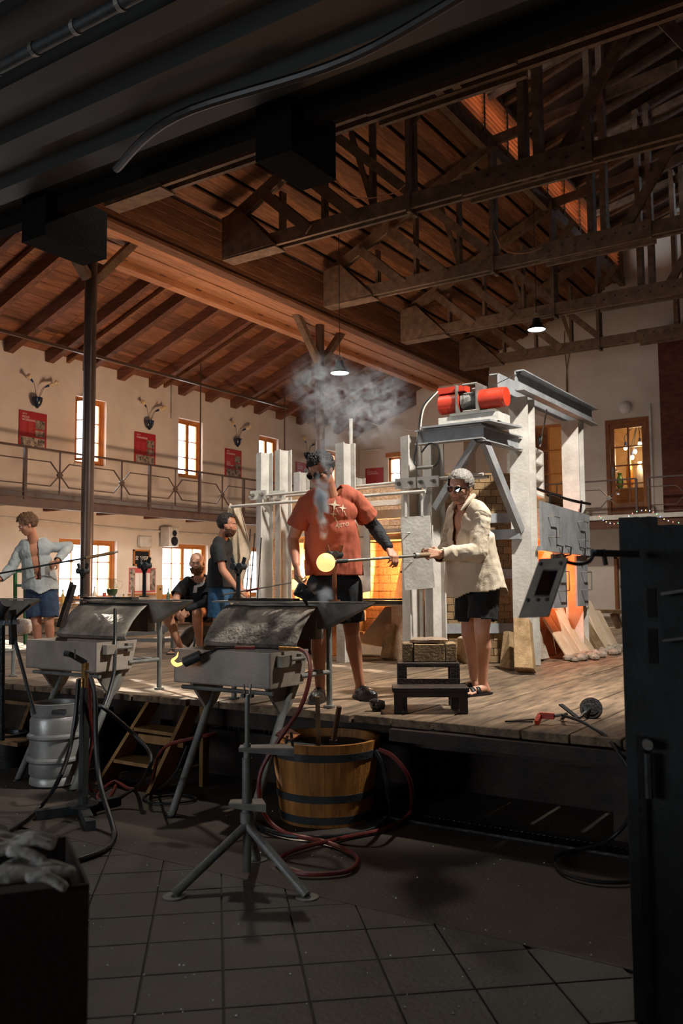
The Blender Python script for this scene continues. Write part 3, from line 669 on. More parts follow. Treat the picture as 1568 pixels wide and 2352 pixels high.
lamp('furnace_light', 'POINT', (-3.5, 9.35, 1.55), 16, (1, .2, .04), .1)
dm = steel_g
DX = -3.15
ud = MB().prism([(DX, 8.43, 1.83), (DX, 9.98, 1.80), (DX, 9.98, 2.24), (DX, 8.43, 2.29)], (.025, 0, 0)).build('upper_door', dm, F, label='grey steel upper door with two wire handles')
MB().bar((DX+.02, 8.38, 1.81), (DX+.02, 10.02, 1.79), .06, .05).build('hinge_rail', dm, ud)
for y in (8.62, 9.55): MB().tube([(DX+.02, y, 2.14), (DX+.09, y, 2.14), (DX+.09, y+.16, 2.14), (DX+.09, y+.16, 1.93), (DX+.09, y, 1.93), (DX+.02, y, 1.93)], .008, 6).build('handle', steel_b, ud)
for y in (8.85, 9.12, 9.6, 9.86): MB().tube([(DX+.02, y, 1.86), (DX+.09, y, 1.84), (DX+.08, y, 1.76), (DX+.02, y, 1.75)], .01, 6).build('hook', steel_d, ud)
for y0, y1, lab in ((8.76, 9.18, 'grey narrow hanging door, left one'), (9.52, 9.9, 'grey narrow hanging door, right one')):
    nd = MB().bx(DX-.01, DX+.012, y0, y1, 1.2, 1.76).build('lower_door', dm, F, label=lab)
    MB().tube([(DX+.01, y0+.14, 1.58), (DX+.08, y0+.14, 1.58), (DX+.08, y0+.3, 1.58), (DX+.08, y0+.3, 1.38), (DX+.08, y0+.14, 1.38), (DX+.01, y0+.14, 1.38)], .008, 6).build('handle', steel_b, nd)
MB().tube(spline([(-3.18, 8.45, 2.42), (-3.1, 9.2, 2.36), (-3.12, 10.0, 2.37)]), .016, 8).build('curved_bar', steel_d, F, smooth=True)
for y in (8.7, 9.7): MB().cyl((-3.14, y, 2.24), (-3.12, y, 2.39), .012, n=6).build('hanger', steel_d, F)
# suspended counterweight frame on a rope
cw = thing('counterweight_frame', 'pale steel ladder-like frame hanging on a rope from the top channels', 'frame', (-3.45, 9.1, 2.45))
MB().bx(-3.52, -3.42, 8.85, 8.89, 2.42, 3.0).build('side_rail', steel_w, cw); MB().bx(-3.52, -3.42, 9.3, 9.34, 2.42, 2.92).build('side_rail', steel_w, cw)
for zz in (2.44, 2.62, 2.8, 2.95): MB().bar((-3.47, 8.87, zz), (-3.47, 9.32, zz-.03), .1, .02).build('rung', steel_w, cw)
MB().bx(-3.6, -3.52, 8.72, 8.85, 2.42, 2.85).build('plate', steel_w, cw)
MB().cyl((-3.37, 9.1, 2.95), (-3.29, 9.12, 3.36), .008, n=6).build('rope', steel_b, cw); MB().ell((-3.37, 9.1, 3.02), (.02, .02, .05), 8).build('hook', steel_d, cw)
# slabs along the right side base
slab(((-3.42, 8.75, PL), (-3.36, 9.05, PL), (-3.48, 9.0, PL+.42), (-3.5, 8.75, PL+.44)), .07, 'rough grey-white lump leaning next to the tall white post', mat('lime_lump', '#cfc5b6', '#a89a88', .95, scale=8, bump=.5))
for i in range(4):
    y = 9.08+i*.24
    slab(((-3.12, y, PL), (-3.12, y+.22, PL), (-3.45, y+.22, PL+.52), (-3.45, y, PL+.52)), .03, ('first', 'second', 'third', 'fourth')[i]+' pale board-like slab from the tall post, leaning under the grey doors')
slab(((-3.12, 10.08, PL), (-3.12, 10.35, PL), (-3.42, 10.3, PL+.52), (-3.42, 10.05, PL+.52)), .05, 'brown rough mottled slab at the end of the pale slabs', brickm)
slab(((-3.16, 10.42, PL), (-3.16, 10.8, PL), (-3.42, 10.75, PL+.58), (-3.42, 10.4, PL+.62)), .04, 'rounded pale slab with torn edge beside the brown mottled slab')
slab(((-3.25, 10.9, PL), (-3.25, 11.3, PL), (-3.45, 11.25, PL+.44), (-3.45, 10.95, PL+.46)), .04, 'last pale arched slab with a small hole by the brick corner')
# blocks by the brick face
sb = PZ(1060, 1512, PL)
slab((PZ(1053, 1520, PL), PZ(1080, 1524, PL), PD(1078, 1460, 8.8), PD(1056, 1460, 8.8)), .04, 'small white slab with a hole leaning behind the legs of the man in the cream shirt')
slab((PZ(1158, 1536, PL), PZ(1182, 1540, PL), PD(1182, 1452, 8.5), PD(1166, 1452, 8.5)), .06, 'narrow tan block leaning on the brick face beside the tall post', brickm)
slab((PZ(1188, 1546, PL), PZ(1232, 1548, PL), PD(1222, 1432, 8.25), PD(1186, 1430, 8.25)), .12, 'chunky broken fireclay block standing before the tall white post', brickm)
# rubble line at the foot of the slabs
rb = MB(); random.seed(3)
for i in range(170):
    y = random.uniform(8.9, 13.0); x = -3.02+random.gauss(0, .07)+(y-9)*-.01; r = random.uniform(.015, .06)
    rb.ell((x, y, PL+r*.5), (r*random.uniform(.8, 1.5), r*random.uniform(.8, 1.5), r*.8), 5, Matrix.Rotation(random.uniform(0, 6), 3, 'Z'))
tag(rb.build('rubble', mat('rubble_stone', '#b8ac9c', '#7a6e60', .95, scale=12, bump=.4)), 'crumbled pale rubble along the foot of the leaning slabs', 'rubble', kind='stuff')
# valve wheel and burner pipes between the posts
vw = thing('valve_wheel', 'small red-white valve handwheel between the white posts', 'valve', (-4.13, 7.9, 1.25))
MB().tube([(-4.13+.045*math.cos(t), 7.86, 1.27+.045*math.sin(t)) for t in [i*math.pi/8 for i in range(17)]], .007, 6).build('rim', fireclay, vw)
for k in range(3): t = k*2.09; MB().bar((-4.13, 7.86, 1.27), (-4.13+.045*math.cos(t), 7.86, 1.27+.045*math.sin(t)), .008, .008).build('spoke', fireclay, vw)
MB().cyl((-4.13, 7.86, 1.27), (-4.13, 8.3, 1.27), .012, n=8).build('stem', steel_d, vw)
# ------------------------------------------------------------------ winch scaffold
sc = thing('winch_bracket', 'grey steel bracket platform between the furnace posts carrying the winch', 'bracket', (-3.7, 7.6, 2.9))
MB().prism([(-3.92, 7.36, 2.955), (-3.2, 7.36, 2.955), (-3.1, 7.9, 2.955), (-3.82, 7.9, 2.955)], (0, 0, .018)).build('deck_plate', steel_g, sc)
MB().ibeam((-4.0, 7.45, 2.88), (-3.3, 7.45, 2.88), .14, .1, .012, (0, 0, 1)).build('front_beam', steel_g, sc)
MB().ibeam((-3.33, 7.45, 2.86), (-3.27, 8.22, 2.86), .14, .1, .012, (0, 0, 1)).build('side_beam', steel_g, sc)
MB().bar((-3.38, 7.46, 2.80), (-3.9, 7.62, 2.2), .06, .07).build('brace', steel_g, sc)
MB().bar((-3.33, 7.52, 2.80), (-3.26, 8.2, 1.98), .06, .09).build('brace', steel_g, sc)
MB().bx(-3.99, -3.25, 8.15, 8.22, 1.90, 2.0).build('brace_foot', steel_g, sc)
wn = thing('electric_winch', 'red electric cable winch with grey wire drum on the bracket', 'winch', (-3.485, 7.62, 2.97))
cz, cyy = 3.22, 7.62
MB().bx(-3.785, -3.165, 7.48, 7.76, 2.975, 3.06).build('base', steel_w, wn); MB().bx(-3.655, -3.195, 7.46, 7.78, 3.06, 3.085).build('base', steel_b, wn)
mo = MB().lathe([(.0, 0), (.075, .0), (.095, .02), (.095, .2), (.1, .2), (.1, .24), (0, .24)], (-3.835, cyy, cz), 24, Matrix.Rotation(math.pi/2, 3, 'Y')).build('motor', redm, wn, smooth=True)
for i in range(12): MB().tube([(-3.820+i*.016, cyy+.098*math.cos(t), cz+.098*math.sin(t)) for t in [j*.3-2.6 for j in range(12)]], .004, 5).build('cooling_fin', redm, mo)
MB().bx(-3.825, -3.535, cyy-.07, cyy+.05, cz+.09, cz+.15).build('terminal_box', redm, mo)
MB().cyl((-3.395, cyy, cz), (-3.165, cyy, cz), .095, n=24).build('gearbox', redm, wn, smooth=True); MB().cyl((-3.165, cyy, cz), (-3.135, cyy, cz), .09, n=24).build('end_cap', redm, wn, smooth=True)
dr = MB().cyl((-3.605, cyy, cz), (-3.395, cyy, cz), .05, n=18).build('drum', steel_d, wn, smooth=True)
hx = [(-3.585+.17*i/150, cyy+.08*math.cos(i*.52), cz+.08*math.sin(i*.52)) for i in range(151)]
MB().tube(hx, .008, 5).build('wire_rope', steel_b, dr)
for x in (-3.605, -3.395): MB().bx(x-.006, x+.006, cyy-.12, cyy+.12, 3.07, cz+.15).build('side_plate', steel_b, wn)
for dy, dz in ((-.11, .14), (.11, .14), (-.11, -.12)): MB().cyl((-3.535, cyy+dy, cz+dz), (-3.385, cyy+dy, cz+dz), .012, n=8).build('tie_bar', steel_b, wn, smooth=True)
MB().cyl((-3.335, cyy, cz+.1), (-3.135, 8.0, 3.53), .004, n=5).build('wire_rope', steel_d, wn)
cb = thing('winch_cable', 'black and white control cable looping down from the winch motor', 'cable', (-3.850, 7.5, 2.9))
MB().tube(spline([(-3.830, 7.55, 3.34), (-3.950, 7.48, 3.2), (-3.970, 7.42, 2.98), (-3.950, 7.34, 2.8), (-3.970, 7.33, 2.62), (-3.850, 7.33, 2.56), (-3.730, 7.33, 2.6), (-3.710, 7.33, 2.74), (-3.810, 7.34, 2.8), (-3.900, 7.34, 2.72)]), .009, 6).build('cord', rubber, cb)
MB().tube(spline([(-3.820, 7.55, 3.34), (-3.930, 7.47, 3.18), (-3.940, 7.40, 2.95)]), .007, 6).build('cord', steel_w, cb)
MB().cyl((-3.940, 7.33, 2.57), (-3.770, 7.33, 2.57), .018, n=10).build('connector', steel_b, cb)
# cloth on the front pipe
cl = MB(); nu, nv = 22, 18
top = [(-6.62, 7.5, 2.37), (-6.34, 7.5, 2.37)]
vs = []
for j in range(nv+1):
    v = j/nv
    for i in range(nu+1):
        u = i/nu; half = .07+.24*(1-abs(v-.55)/.55)*.9 if v < .55 else .07+.24*(1-(v-.55)/.45)*.75
        fold = math.sin(u*22+v*2)*.03*(.4+v)+math.sin(u*9-v*3)*.03
        vs.append((-6.66+(u-.5)*2*half*.62+.03*v, 7.84+fold*.7+(u-.5)*2*half*.4, 2.37-1.12*v-.12*math.sin(u*math.pi)*v+.1*abs(u-.5)))
cl.add(vs, [(j*(nu+1)+i, j*(nu+1)+i+1, (j+1)*(nu+1)+i+1, (j+1)*(nu+1)+i) for j in range(nv) for i in range(nu)])
co = cl.build('hanging_cloth', mat('linen', '#cdbda6', '#a8987f', .9, scale=6, bump=.3, rnd=0), smooth=True); tag(co, 'crumpled off-white cloth hanging from the pipe by the left furnace posts', 'cloth')
md = co.modifiers.new('s', 'SOLIDIFY'); md.thickness = .008
for i, (a, b) in enumerate((((557, 1400), (575, 1215)), ((565, 1400), (585, 1225)), ((583, 1395), (600, 1235)))):
    tag(MB().cyl(PZ(a[0], 1504, PL+.01), PD(*b, 10.25), .008, n=6).build('blowpipe', steel_d), 'thin dark blowpipe leaning on the left furnace post, '+('leftmost of three', 'middle of three', 'rightmost of three')[i], 'blowpipe')
# ================================================================== LAMPS
lamp_w = emis('lamp_diffuser', (1, .95, .85), 30)
def pendant(loc, label, e, top, ang=150, r=.17, col=(1, .9, .76), aim=(0, 0, -1)):
    x, y, z = loc; t = thing('pendant_lamp', label, 'lamp', (x, y, z), group='pendant lamps')
    MB().lathe([(.03, .2), (.06, .2), (.075, .1), (.1, .07), (r*.75, .05), (r, 0), (r, -.015), (r-.01, -.015), (r-.015, .0), (.09, .05), (.03, .06)], (x, y, z), 24).build('shade', steel_d, t, smooth=True)
    MB().cyl((x, y, z-.004), (x, y, z+.006), r*.88, n=24).build('diffuser', lamp_w, t)
    MB().tube([(x-.1, y, z+.12), (x-.05, y, z+.26), (x, y, z+.3), (x+.05, y, z+.26), (x+.1, y, z+.12)], .008, 6).build('bracket', steel_b, t)
    MB().cyl((x, y, z+.3), (x, y, top), .006, n=6).build('cord', rubber, t)
    lamp('pendant_light', 'SPOT', (x, y, z-.03), e, col, .12, d=aim, angle=ang, blend=.5)
    return t
pl1 = PY(780, 856, 12.3)
pendant(pl1, 'round lit pendant lamp in the smoke beside the braced steel column', 320, zr(pl1.x)+.05)
pl2 = PY(1232, 756, 15.05)
pendant(pl2, 'round lit pendant lamp high under the third truss', 500, zr(pl2.x)+.05)
pendant((-.9, 6.1, 5.8), 'floodlight pendant behind the mezzanine edge at the platform end', 1800, 7.6, ang=84, aim=(-2.9, 1.6, -4.0), col=(1, .94, .85))
pendant((-5.6, 6.6, 6.02), 'pendant lamp behind the mezzanine edge over the workbenches', 260, 7.6)
# ================================================================== WORKBENCHES
soot = mat('sooty_sheet', '#a29a8e', '#58514a', .55, metal=.2, scale=3, bump=.3, rnd=.05, fine=25)
ash = mat('ashy_plate', '#a0968a', '#423c35', .85, scale=5, bump=.6, rnd=.03, fine=40)
sheet = mat('grey_trough_sheet', '#b8ab9e', '#94897e', .5, metal=.1, scale=3, bump=.12, rnd=.05)
def bench(label, apron_m):
    """glassblower's bench straddling the platform edge; local origin at the right rear leg foot on the platform"""
    o = V((-3.36, 4.95, PL)); t = thing('glass_bench', label, 'workbench', o, group='glassblowing benches')
    x0, x1, y0, y1, z0, z1 = -4.17, -3.36, 4.30, 4.70, .83, 1.05
    s = .008
    tr = MB().prism([(x0, y0, z0), (x1, y0, z0), (x1, y1-.06, z0), (x0, y1-.06, z0)], (0, 0, s)); 
    tr.prism([(x0, y0, z0), (x1, y0, z0), (x1, y0, z1), (x0, y0, z1)], (0, s, 0)); tr.prism([(x0, y1-.06, z0), (x1, y1-.06, z0), (x1, y1, z1), (x0, y1, z1)], (0, s, 0))
    for xx in (x0, x1-s): tr.prism([(xx, y0, z0), (xx, y1-.06, z0), (xx, y1, z1), (xx, y0, z1)], (s, 0, 0))
    tb = tr.build('trough', sheet, t)
    MB().bx(x0+.02, x1-.02, y0+.02, y1-.03, z0+.1, z0+.12).build('ash_bed', wood_black, tb)
    MB().bx(x1, x1+.05, y0+.06, y0+.16, z1-.09, z1-.02).build('bracket', soot, tb); MB().bx(x1, x1+.035, y1-.12, y1-.06, z1-.08, z1-.02).build('bracket', soot, tb)
    MB().cyl((x1+.03, y0+.1, z1-.05), (x1+.03, y1-.08, z1-.05), .012, n=8).build('handle', steel_b, tb, smooth=True)
    # curved apron
    a = MB(); n = 12; prof = []
    for k in range(n+1):
        u = k/n; prof.append((4.86-.27*u-.02*math.sin(u*math.pi), 1.325-.245*u+.012*math.sin(u*math.pi)))
    prof += [(4.60, 1.055), (4.625, 1.045)]
    vs = []; m_ = 10; K = len(prof)
    for i in range(m_+1):
        v = i/m_
        for k, (y, z) in enumerate(prof): u = k/(K-1); vs.append((-4.20+.03*u+(v)*.80, y+.004*noise.noise((v*5, u*5, 1)), z+.006*noise.noise((v*4, u*6, 0))))
    a.add(vs, [(i*K+k, i*K+k+1, (i+1)*K+k+1, (i+1)*K+k) for i in range(m_) for k in range(K-1)])
    ao = a.build('apron', apron_m, t, smooth=True); md = ao.modifiers.new('s', 'SOLIDIFY'); md.thickness = .006
    # top
    MB().prism([(-4.32, 4.84, 1.345), (-3.42, 4.84, 1.345), (-2.98, 4.93, 1.345), (-3.3, 4.98, 1.345), (-4.32, 4.98, 1.345)], (0, 0, .012)).build('top_plate', soot, t)
    MB().bx(-4.2, -3.62, 4.88, 4.97, 1.357, 1.375).build('marver_board', wood_black, t)
    MB().prism([(-3.42, 4.86, 1.34), (-3.0, 4.92, 1.34), (-3.36, 4.92, 1.17), (-3.42, 4.9, 1.17)], (0, .04, 0)).build('gusset', soot, t)
    MB().bx(-4.15, -3.42, 4.88, 4.97, 1.10, 1.34).build('hood_box', soot, t)
    # front legs and their plates
    for xx in (-4.05, -3.42):
        MB().cyl((xx, 4.16, 0), (xx+.01, 4.58, .82), .026, n=12).build('leg', steel_s, t, smooth=True)
        MB().prism([(xx-.012, 4.33, .83), (xx-.012, 4.68, .83), (xx-.012, 4.58, .68), (xx-.012, 4.50, .62)], (.024, 0, 0)).build('leg_plate', soot, t)
        MB().cyl((xx, 4.15, 0), (xx, 4.15, .012), .035, n=10).build('foot', steel_d, t)
    MB().cyl((-4.15, 4.36, .795), (-3.38, 4.36, .795), .014, n=8).build('cross_bar', steel_s, t, smooth=True)
    for xx in (-4.2, -3.36):
        MB().cyl((xx, 4.95, PL), (xx, 4.95, 1.33), .02, n=10).build('rear_leg', steel_s, t, smooth=True); MB().cyl((xx, 4.95, PL), (xx, 4.95, PL+.012), .04, n=10).build('foot', steel_s, t)
        MB().cyl((xx, 4.95, .88), (xx, 4.62, .88), .016, n=8).build('side_bar', steel_s, t, smooth=True)
    MB().cyl((-4.2, 4.95, 1.22), (-3.36, 4.95, 1.22), .014, n=8).build('rear_bar', steel_s, t, smooth=True)
    MB().bx(-4.1, -3.4, 4.66, 4.93, .885, .895).build('lower_shelf', steel_d, t)
    return t
def yoke(p, h, label, rust=False, s=1.0):
    x, y, z = p; m = mat('rusty_hot_iron', '#9a5a34', '#6a3c22', .6, metal=.5, scale=9, bump=.2) if rust else steel_d
    t = thing('pipe_yoke', label, 'pipe yoke', p)
    MB().cyl((x, y, z), (x, y, z+.01), .04, n=12).build('base', m, t); MB().bar((x, y, z), (x, y, z+h-.1), .03, .014, (0, 1, 0)).build('stem', m, t)
    for k in (-1, 1):
        MB().bar((x, y, z+h-.11), (x+k*.035, y, z+h-.05), .02, .014, (0, 1, 0)).bar((x+k*.035, y, z+h-.05), (x+k*.06, y, z+h+.02), .024, .014, (0, 1, 0)).build('prong', m, t)
        MB().cyl((x+k*.03, y-.03, z+h-.045), (x+k*.03, y+.03, z+h-.045), .026, n=14).build('roller', steel_k, t, smooth=True)
    return t
b1 = bench('glassblowing bench with ash-covered apron and grey trough, in front of the orange-shirted man', ash)
b2 = copy_thing(b1, V((-3.36-1.74, 4.95+.14, PL)), 'glassblowing bench with smooth grey apron beside the tall brown column')
for c in b2.children:
    if c.name.startswith('apron'): c.data = c.data.copy(); c.data.materials[0] = soot
b3 = copy_thing(b1, V((-3.36-3.62, 4.95+.16, PL)), 'dark glassblowing bench cut off by the picture edge, before the denim-shirted man')
yoke((-3.3, 4.93, 1.358), .36, 'rust-brown iron yoke holding the blowpipe beside the glowing glass ball', True)
yoke(tuple(PZ(547, 1382, 1.35)), .30, 'dark roller yoke on the centre bench, in front of the black-shirted standing man')
yoke(tuple(PY(331, 1371, 5.05)), .30, 'dark roller yoke at the right end of the bench by the brown column')
yoke(tuple(PY(189, 1369, 5.05)), .26, 'slim steel yoke touching the foot of the brown column')
for i, (a, b, w) in enumerate((((133, 1440), (165, 1337), .035), ((143, 1442), (172, 1343), .03))):
    tag(MB().bar(PY(*a, 4.78), PY(*b, 4.86), w, .03).build('wooden_paddle', wood_black), ('charred wooden paddle leaning at the left end of the grey apron', 'second charred paddle, the one touching the grey apron')[i], 'paddle')
# gas torch on the centre trough
tc = thing('gas_torch', 'black gas torch burning on the rim of the centre trough', 'torch', tuple(PY(440, 1515, 4.22)))
ta_, tb_, tc_ = PY(424, 1521, 4.2), PY(460, 1505, 4.24), PY(500, 1490, 4.3)
MB().cyl(ta_, tb_, .034, n=16).build('burner_cup', steel_k, tc, smooth=True)
MB().tube([tb_, tc_, PY(570, 1488, 4.36), PY(640, 1489, 4.42)], .007, 6).build('lance', steel_d, tc); MB().cyl(PY(540, 1487.5, 4.33), PY(585, 1488, 4.37), .012, n=8).build('grip', rubber_r, tc)
MB().cyl(PY(640, 1489, 4.42), PY(688, 1491, 4.48), .013, n=8).build('valve', mat('brass', '#a8804a', '#7c5c30', .4, metal=.8), tc)
fl_m = emis('gas_flame', (1, .42, .1), 2.2)
fb = MB(); fp = [PY(418, 1524, 4.19), PY(405, 1527, 4.17), PY(396, 1518, 4.16), PY(406, 1508, 4.16), PY(409, 1497, 4.16)]
fb.tube(spline(fp, 5), [.008, .009, .010, .011, .012, .013, .013, .013, .012, .012, .011, .010, .009, .008, .007, .006, .005, .004, .003, .002, .001], 8)
fb.build('flame', fl_m, tc, smooth=True)
red = thing('red_gas_hose', 'red rubber hose hanging from the torch and curling over the floor', 'hose', tuple(PZ(700, 1930, 0)))
hp = [PY(688, 1491, 4.48), PY(706, 1505, 4.42), PY(712, 1550, 4.3), PY(690, 1625, 4.2), PY(640, 1700, 4.1), PY(600, 1770, 4.05), PY(596, 1830, 4.05), PZ(615, 1882, .1), PZ(660, 1915, .03), PZ(740, 1932, .02), PZ(800, 1955, .02), PZ(822, 1975, .02), PZ(800, 2000, .02), PZ(730, 2008, .02), PZ(680, 2004, .02), PZ(640, 1985, .02), PZ(650, 1965, .02), PZ(700, 1945, .03), PZ(800, 1922, .02), PZ(880, 1905, .02), PZ(930, 1880, .02), PZ(945, 1850, .1), PD(940, 1790, 5.0), PD(905, 1740, 5.0), PD(870, 1722, 5.05)]
MB().tube(spline(hp, 6), .013, 8).build('tube', rubber_r, red, smooth=True)
def hose(label, pts, r=.014, m=rubber): return tag(MB().tube(spline(pts, 6), r, 8).build('hose', m, smooth=True), label, 'hose')
hose('dark hose running round the foot of the wooden tub', [PZ(580, 1880, .02), PZ(610, 1905, .02), PZ(680, 1922, .02), PZ(780, 1920, .02), PZ(860, 1903, .02), PZ(897, 1870, .02), PD(893, 1830, 5.0), PD(880, 1760, 5.0), PD(862, 1725, 5.05)])
# ------------------------------------------------------------------ tripod stand
ts = thing('tripod_stand', 'grey steel tripod pipe stand standing alone on the floor tiles', 'stand', tuple(PZ(567, 2020, 0)))
c0 = PZ(567, 2020, 0); cx_, cy_ = c0.x, c0.y
dd_ = (c0-CAM).dot(FWD)
def zat(y): return PD(567, y, dd_).z
MB().cyl((cx_, cy_, zat(2002)), (cx_, cy_, zat(1880)), .022, n=14).build('lower_tube', steel_s, ts, smooth=True)
MB().cyl((cx_, cy_, zat(1890)), (cx_, cy_, zat(1745)), .026, n=14).build('outer_tube', steel_s, ts, smooth=True)
MB().cyl((cx_, cy_, zat(1892)), (cx_, cy_, zat(1868)), .034, n=14).build('collar', steel_s, ts, smooth=True)
MB().cyl((cx_, cy_, zat(1745)), (cx_, cy_, zat(1712)), .019, n=12).build('mid_tube', steel_s, ts, smooth=True); MB().cyl((cx_, cy_, zat(1712)), (cx_, cy_, zat(1600)), .013, n=12).build('inner_rod', steel_s, ts, smooth=True)
for k, (fx, fy) in enumerate(((400, 2060), (705, 2062), (590, 1975))):
    f = PZ(fx, fy, 0); MB().cyl((cx_, cy_, zat(1897)), f+V((0, 0, .012)), .022, n=12).build('leg', steel_s, ts, smooth=True); MB().cyl(f, f+V((0, 0, .006)), .055, n=20).build('foot_disc', steel_s, ts, smooth=True)
q0 = V((cx_, cy_, 0))
def shelf(y, l, r, dy, tri):
    z = zat(y); s = RT.copy(); s.z = 0; s.normalize(); f = V((-s.y, s.x, 0))
    p = [q0+s*l-f*.03, q0+s*r-f*.05, q0+s*(r-.03)+f*.07, q0+s*l+f*.05]
    MB().prism([V((a.x, a.y, z)) for a in p], (0, 0, .006)).build('shelf_plate', steel_b, ts)
    MB().prism([V((p[0].x, p[0].y, z)), V((p[1].x, p[1].y, z)), V((p[1].x, p[1].y, z-.035)), V((p[0].x, p[0].y, z-.015))], f*.004).build('shelf_lip', steel_b, ts)
shelf(1722, -.04, .24, 0, 1); shelf(1848, -.09, .10, 0, 0)
for k in (-1, 1):
    zt = zat(1575); z2 = zat(1602); s = RT.copy()
    MB().tube([(cx_, cy_, zat(1605)), q0+V((s.x*k*.012, s.y*k*.012, z2)), q0+V((s.x*k*.018, s.y*k*.018, zt))], .006, 6).build('prong', steel_b, ts); MB().cyl(q0+V((s.x*k*.02, s.y*k*.02-.01, z2)), q0+V((s.x*k*.02, s.y*k*.02+.01, z2)), .012, n=10).build('roller', steel_k, ts)
# ------------------------------------------------------------------ keg, tubs, steps
kc = PZ(125, 1800, 0); kx, ky = kc.x, kc.y
kg = thing('steel_keg', 'ribbed stainless steel keg under the left bench', 'keg', (kx, ky, 0))
R = .185; pr = [(R-.03, 0), (R-.005, .015), (R-.005, .05), (R-.015, .07), (R, .09), (R, .17), (R+.018, .185), (R+.018, .2), (R, .215), (R, .34), (R+.018, .355), (R+.018, .37), (R, .385), (R, .48), (R-.012, .505), (R-.005, .52), (R-.005, .585), (R, .6), (R-.008, .605), (R-.014, .6), (R-.014, .52), (.05, .515), (.01, .53)]
keg_m = mat('keg_steel', '#a8a8a6', '#8a8986', .38, metal=.35, scale=4, bump=.06, rnd=0)
MB().lathe(pr, (kx, ky, 0), 40).build('shell', keg_m, kg, smooth=True)
for k in range(3):
    a = -.55+k*2.1; MB().prism([(kx+(R+.002)*math.cos(a+t), ky+(R+.002)*math.sin(a+t), z) for t, z in ((-.28, .54), (-.24, .53), (.24, .53), (.28, .54), (.28, .56), (.24, .57), (-.24, .57), (-.28, .56))], (-.012*math.cos(a), -.012*math.sin(a), 0)).build('hand_hole', steel_k, kg)
def tub(name, label, c, r0, r1, h, n, m, hoops, wm):
    t = thing(name, label, 'tub', c); x, y, z = c; st_ = None; th = .03
    for i in range(n):
        a = 2*math.pi*i/n; w = 2*math.pi/n*.985
        if st_ is None:
            def arc(r, ww): return [(r*math.cos(q), r*math.sin(q)) for q in (-ww/2, 0, ww/2)]
            lo = arc(r0, w)+arc(r0-th, w)[::-1]; hi = arc(r1, w)+arc(r1-th, w)[::-1]
            st_ = MB().add([(*p, 0) for p in lo]+[(*p, h) for p in hi], [(5, 4, 3, 2, 1, 0), (6, 7, 8, 9, 10, 11)]+[(k, (k+1) % 6, 6+(k+1) % 6, 6+k) for k in range(6)]).build('stave', m, t, local=True)
        else: link_copy(st_, t, None, (0, 0, a))
    for hz in hoops:
        f = hz/h; f2 = (hz+.045)/h; MB().lathe([(r0+(r1-r0)*f-.005, hz), (r0+(r1-r0)*f+.006, hz), (r0+(r1-r0)*f2+.006, hz+.045), (r0+(r1-r0)*f2-.005, hz+.045)], c, 40).build('hoop', steel_k, t, smooth=True)
    MB().cyl((x, y, .02), (x, y, h*.86), r0-th, r0+(r1-r0)*.86-th, n=32).build('water', wm, t, smooth=True)
    return t
watr = mat('dark_water', '#1a1612', '#120f0c', .06, bump=.08, rnd=0, fine=14)
oak = mat('tub_oak', '#b87c38', '#7e4e1e', .6, scale=4, stretch=(4, 4, .5), bump=.2, rnd=.15)
tub('wooden_tub', 'honey-coloured wooden tub with black hoops and dark water before the platform', (-3.22, 4.70, 0), .29, .35, .5, 22, oak, (.02, .15, .40), watr)
tub('wooden_tub', 'dark old wooden tub behind the steel keg', (PZ(192, 1618, .46).x, PZ(192, 1618, .46).y, 0), .30, .33, .46, 20, wood_black, (.1, .3), watr)
for i, (a, b, w, lab) in enumerate((((731, 1712), (729, 1600), .05, 'upright wooden paddle standing in the tub water'), ((765, 1700), (779, 1623), .045, 'tilted wooden paddle in the tub water beside the upright one'))):
    pa = thing('tub_paddle', lab, 'paddle', tuple(PD(*a, 5.35))); MB().bar(PD(*a, 5.35), PD(*b, 5.3), w*.55, .02).build('handle', wood_old, pa); MB().bar(PD(a[0], a[1]+22, 5.36), PD(*a, 5.35), w, .025).build('blade', wood_black, pa)
for i, (a, b) in enumerate((((655, 1716), (660, 1690)), ((672, 1714), (668, 1682)))): tag(MB().cyl(PD(*a, 5.2), PD(*b, 5.2), .009, n=8).build('iron_tool', steel_d), ('short dark iron sticking out of the tub near its rim', 'taller dark iron sticking out of the tub near its rim')[i], 'tool')
tag(MB().prism([PD(632, 1690, 5.25), PD(655, 1672, 5.4), PD(690, 1690, 5.3), PD(668, 1703, 5.15)], (0, 0, .01)).build('copper_sheet', mat('copper_sheet', '#9a5234', '#5c5a66', .3, metal=.8, scale=9)), 'bent reddish sheet resting inside the tub rim', 'sheet')
st = thing('wooden_steps', 'raw wooden steps leading up to the platform', 'steps', tuple(PZ(270, 1812, 0)))
pine = mat('pine_board', '#b08450', '#86602f', .65, scale=4, stretch=(3, 3, .7), bump=.15, rnd=.1)
A0, A1, B0, B1 = PZ(350, 1600, .62), PZ(222, 1800, 0), PZ(438, 1610, .62), PZ(338, 1822, 0)
for nm, p, q in (('stringer', A0, A1), ('stringer', B0, B1)):
    d_ = V((0, 0, 1)); e = (q-p).normalized()
    MB().prism([p+V((0, -.02, .02)), p+V((0, .1, 0)), q+V((0, .16, 0)), q+V((0, -.02, 0))], (.035, .0, 0)).build(nm, pine, st)
for f in (.36, .72):
    p = A0.lerp(A1, f); q = B0.lerp(B1, f); MB().prism([p+V((.03, -.02, -.02)), q+V((0, -.02, -.02)), q+V((0, .18, -.02)), p+V((.03, .18, -.02))], (0, 0, .025)).build('tread', pine, st)
MB().bx(A0.x, B0.x+.03, 4.72, 4.745, .3, .36).build('back_rail', pine, st)
MB().prism([B0+V((.05, .04, 0)), B0+V((.05, .09, 0)), V((B0.x+.05, B0.y+.09, 0)), V((B0.x+.05, B0.y+.04, 0))], (.035, 0, 0)).build('upright', pine, st)
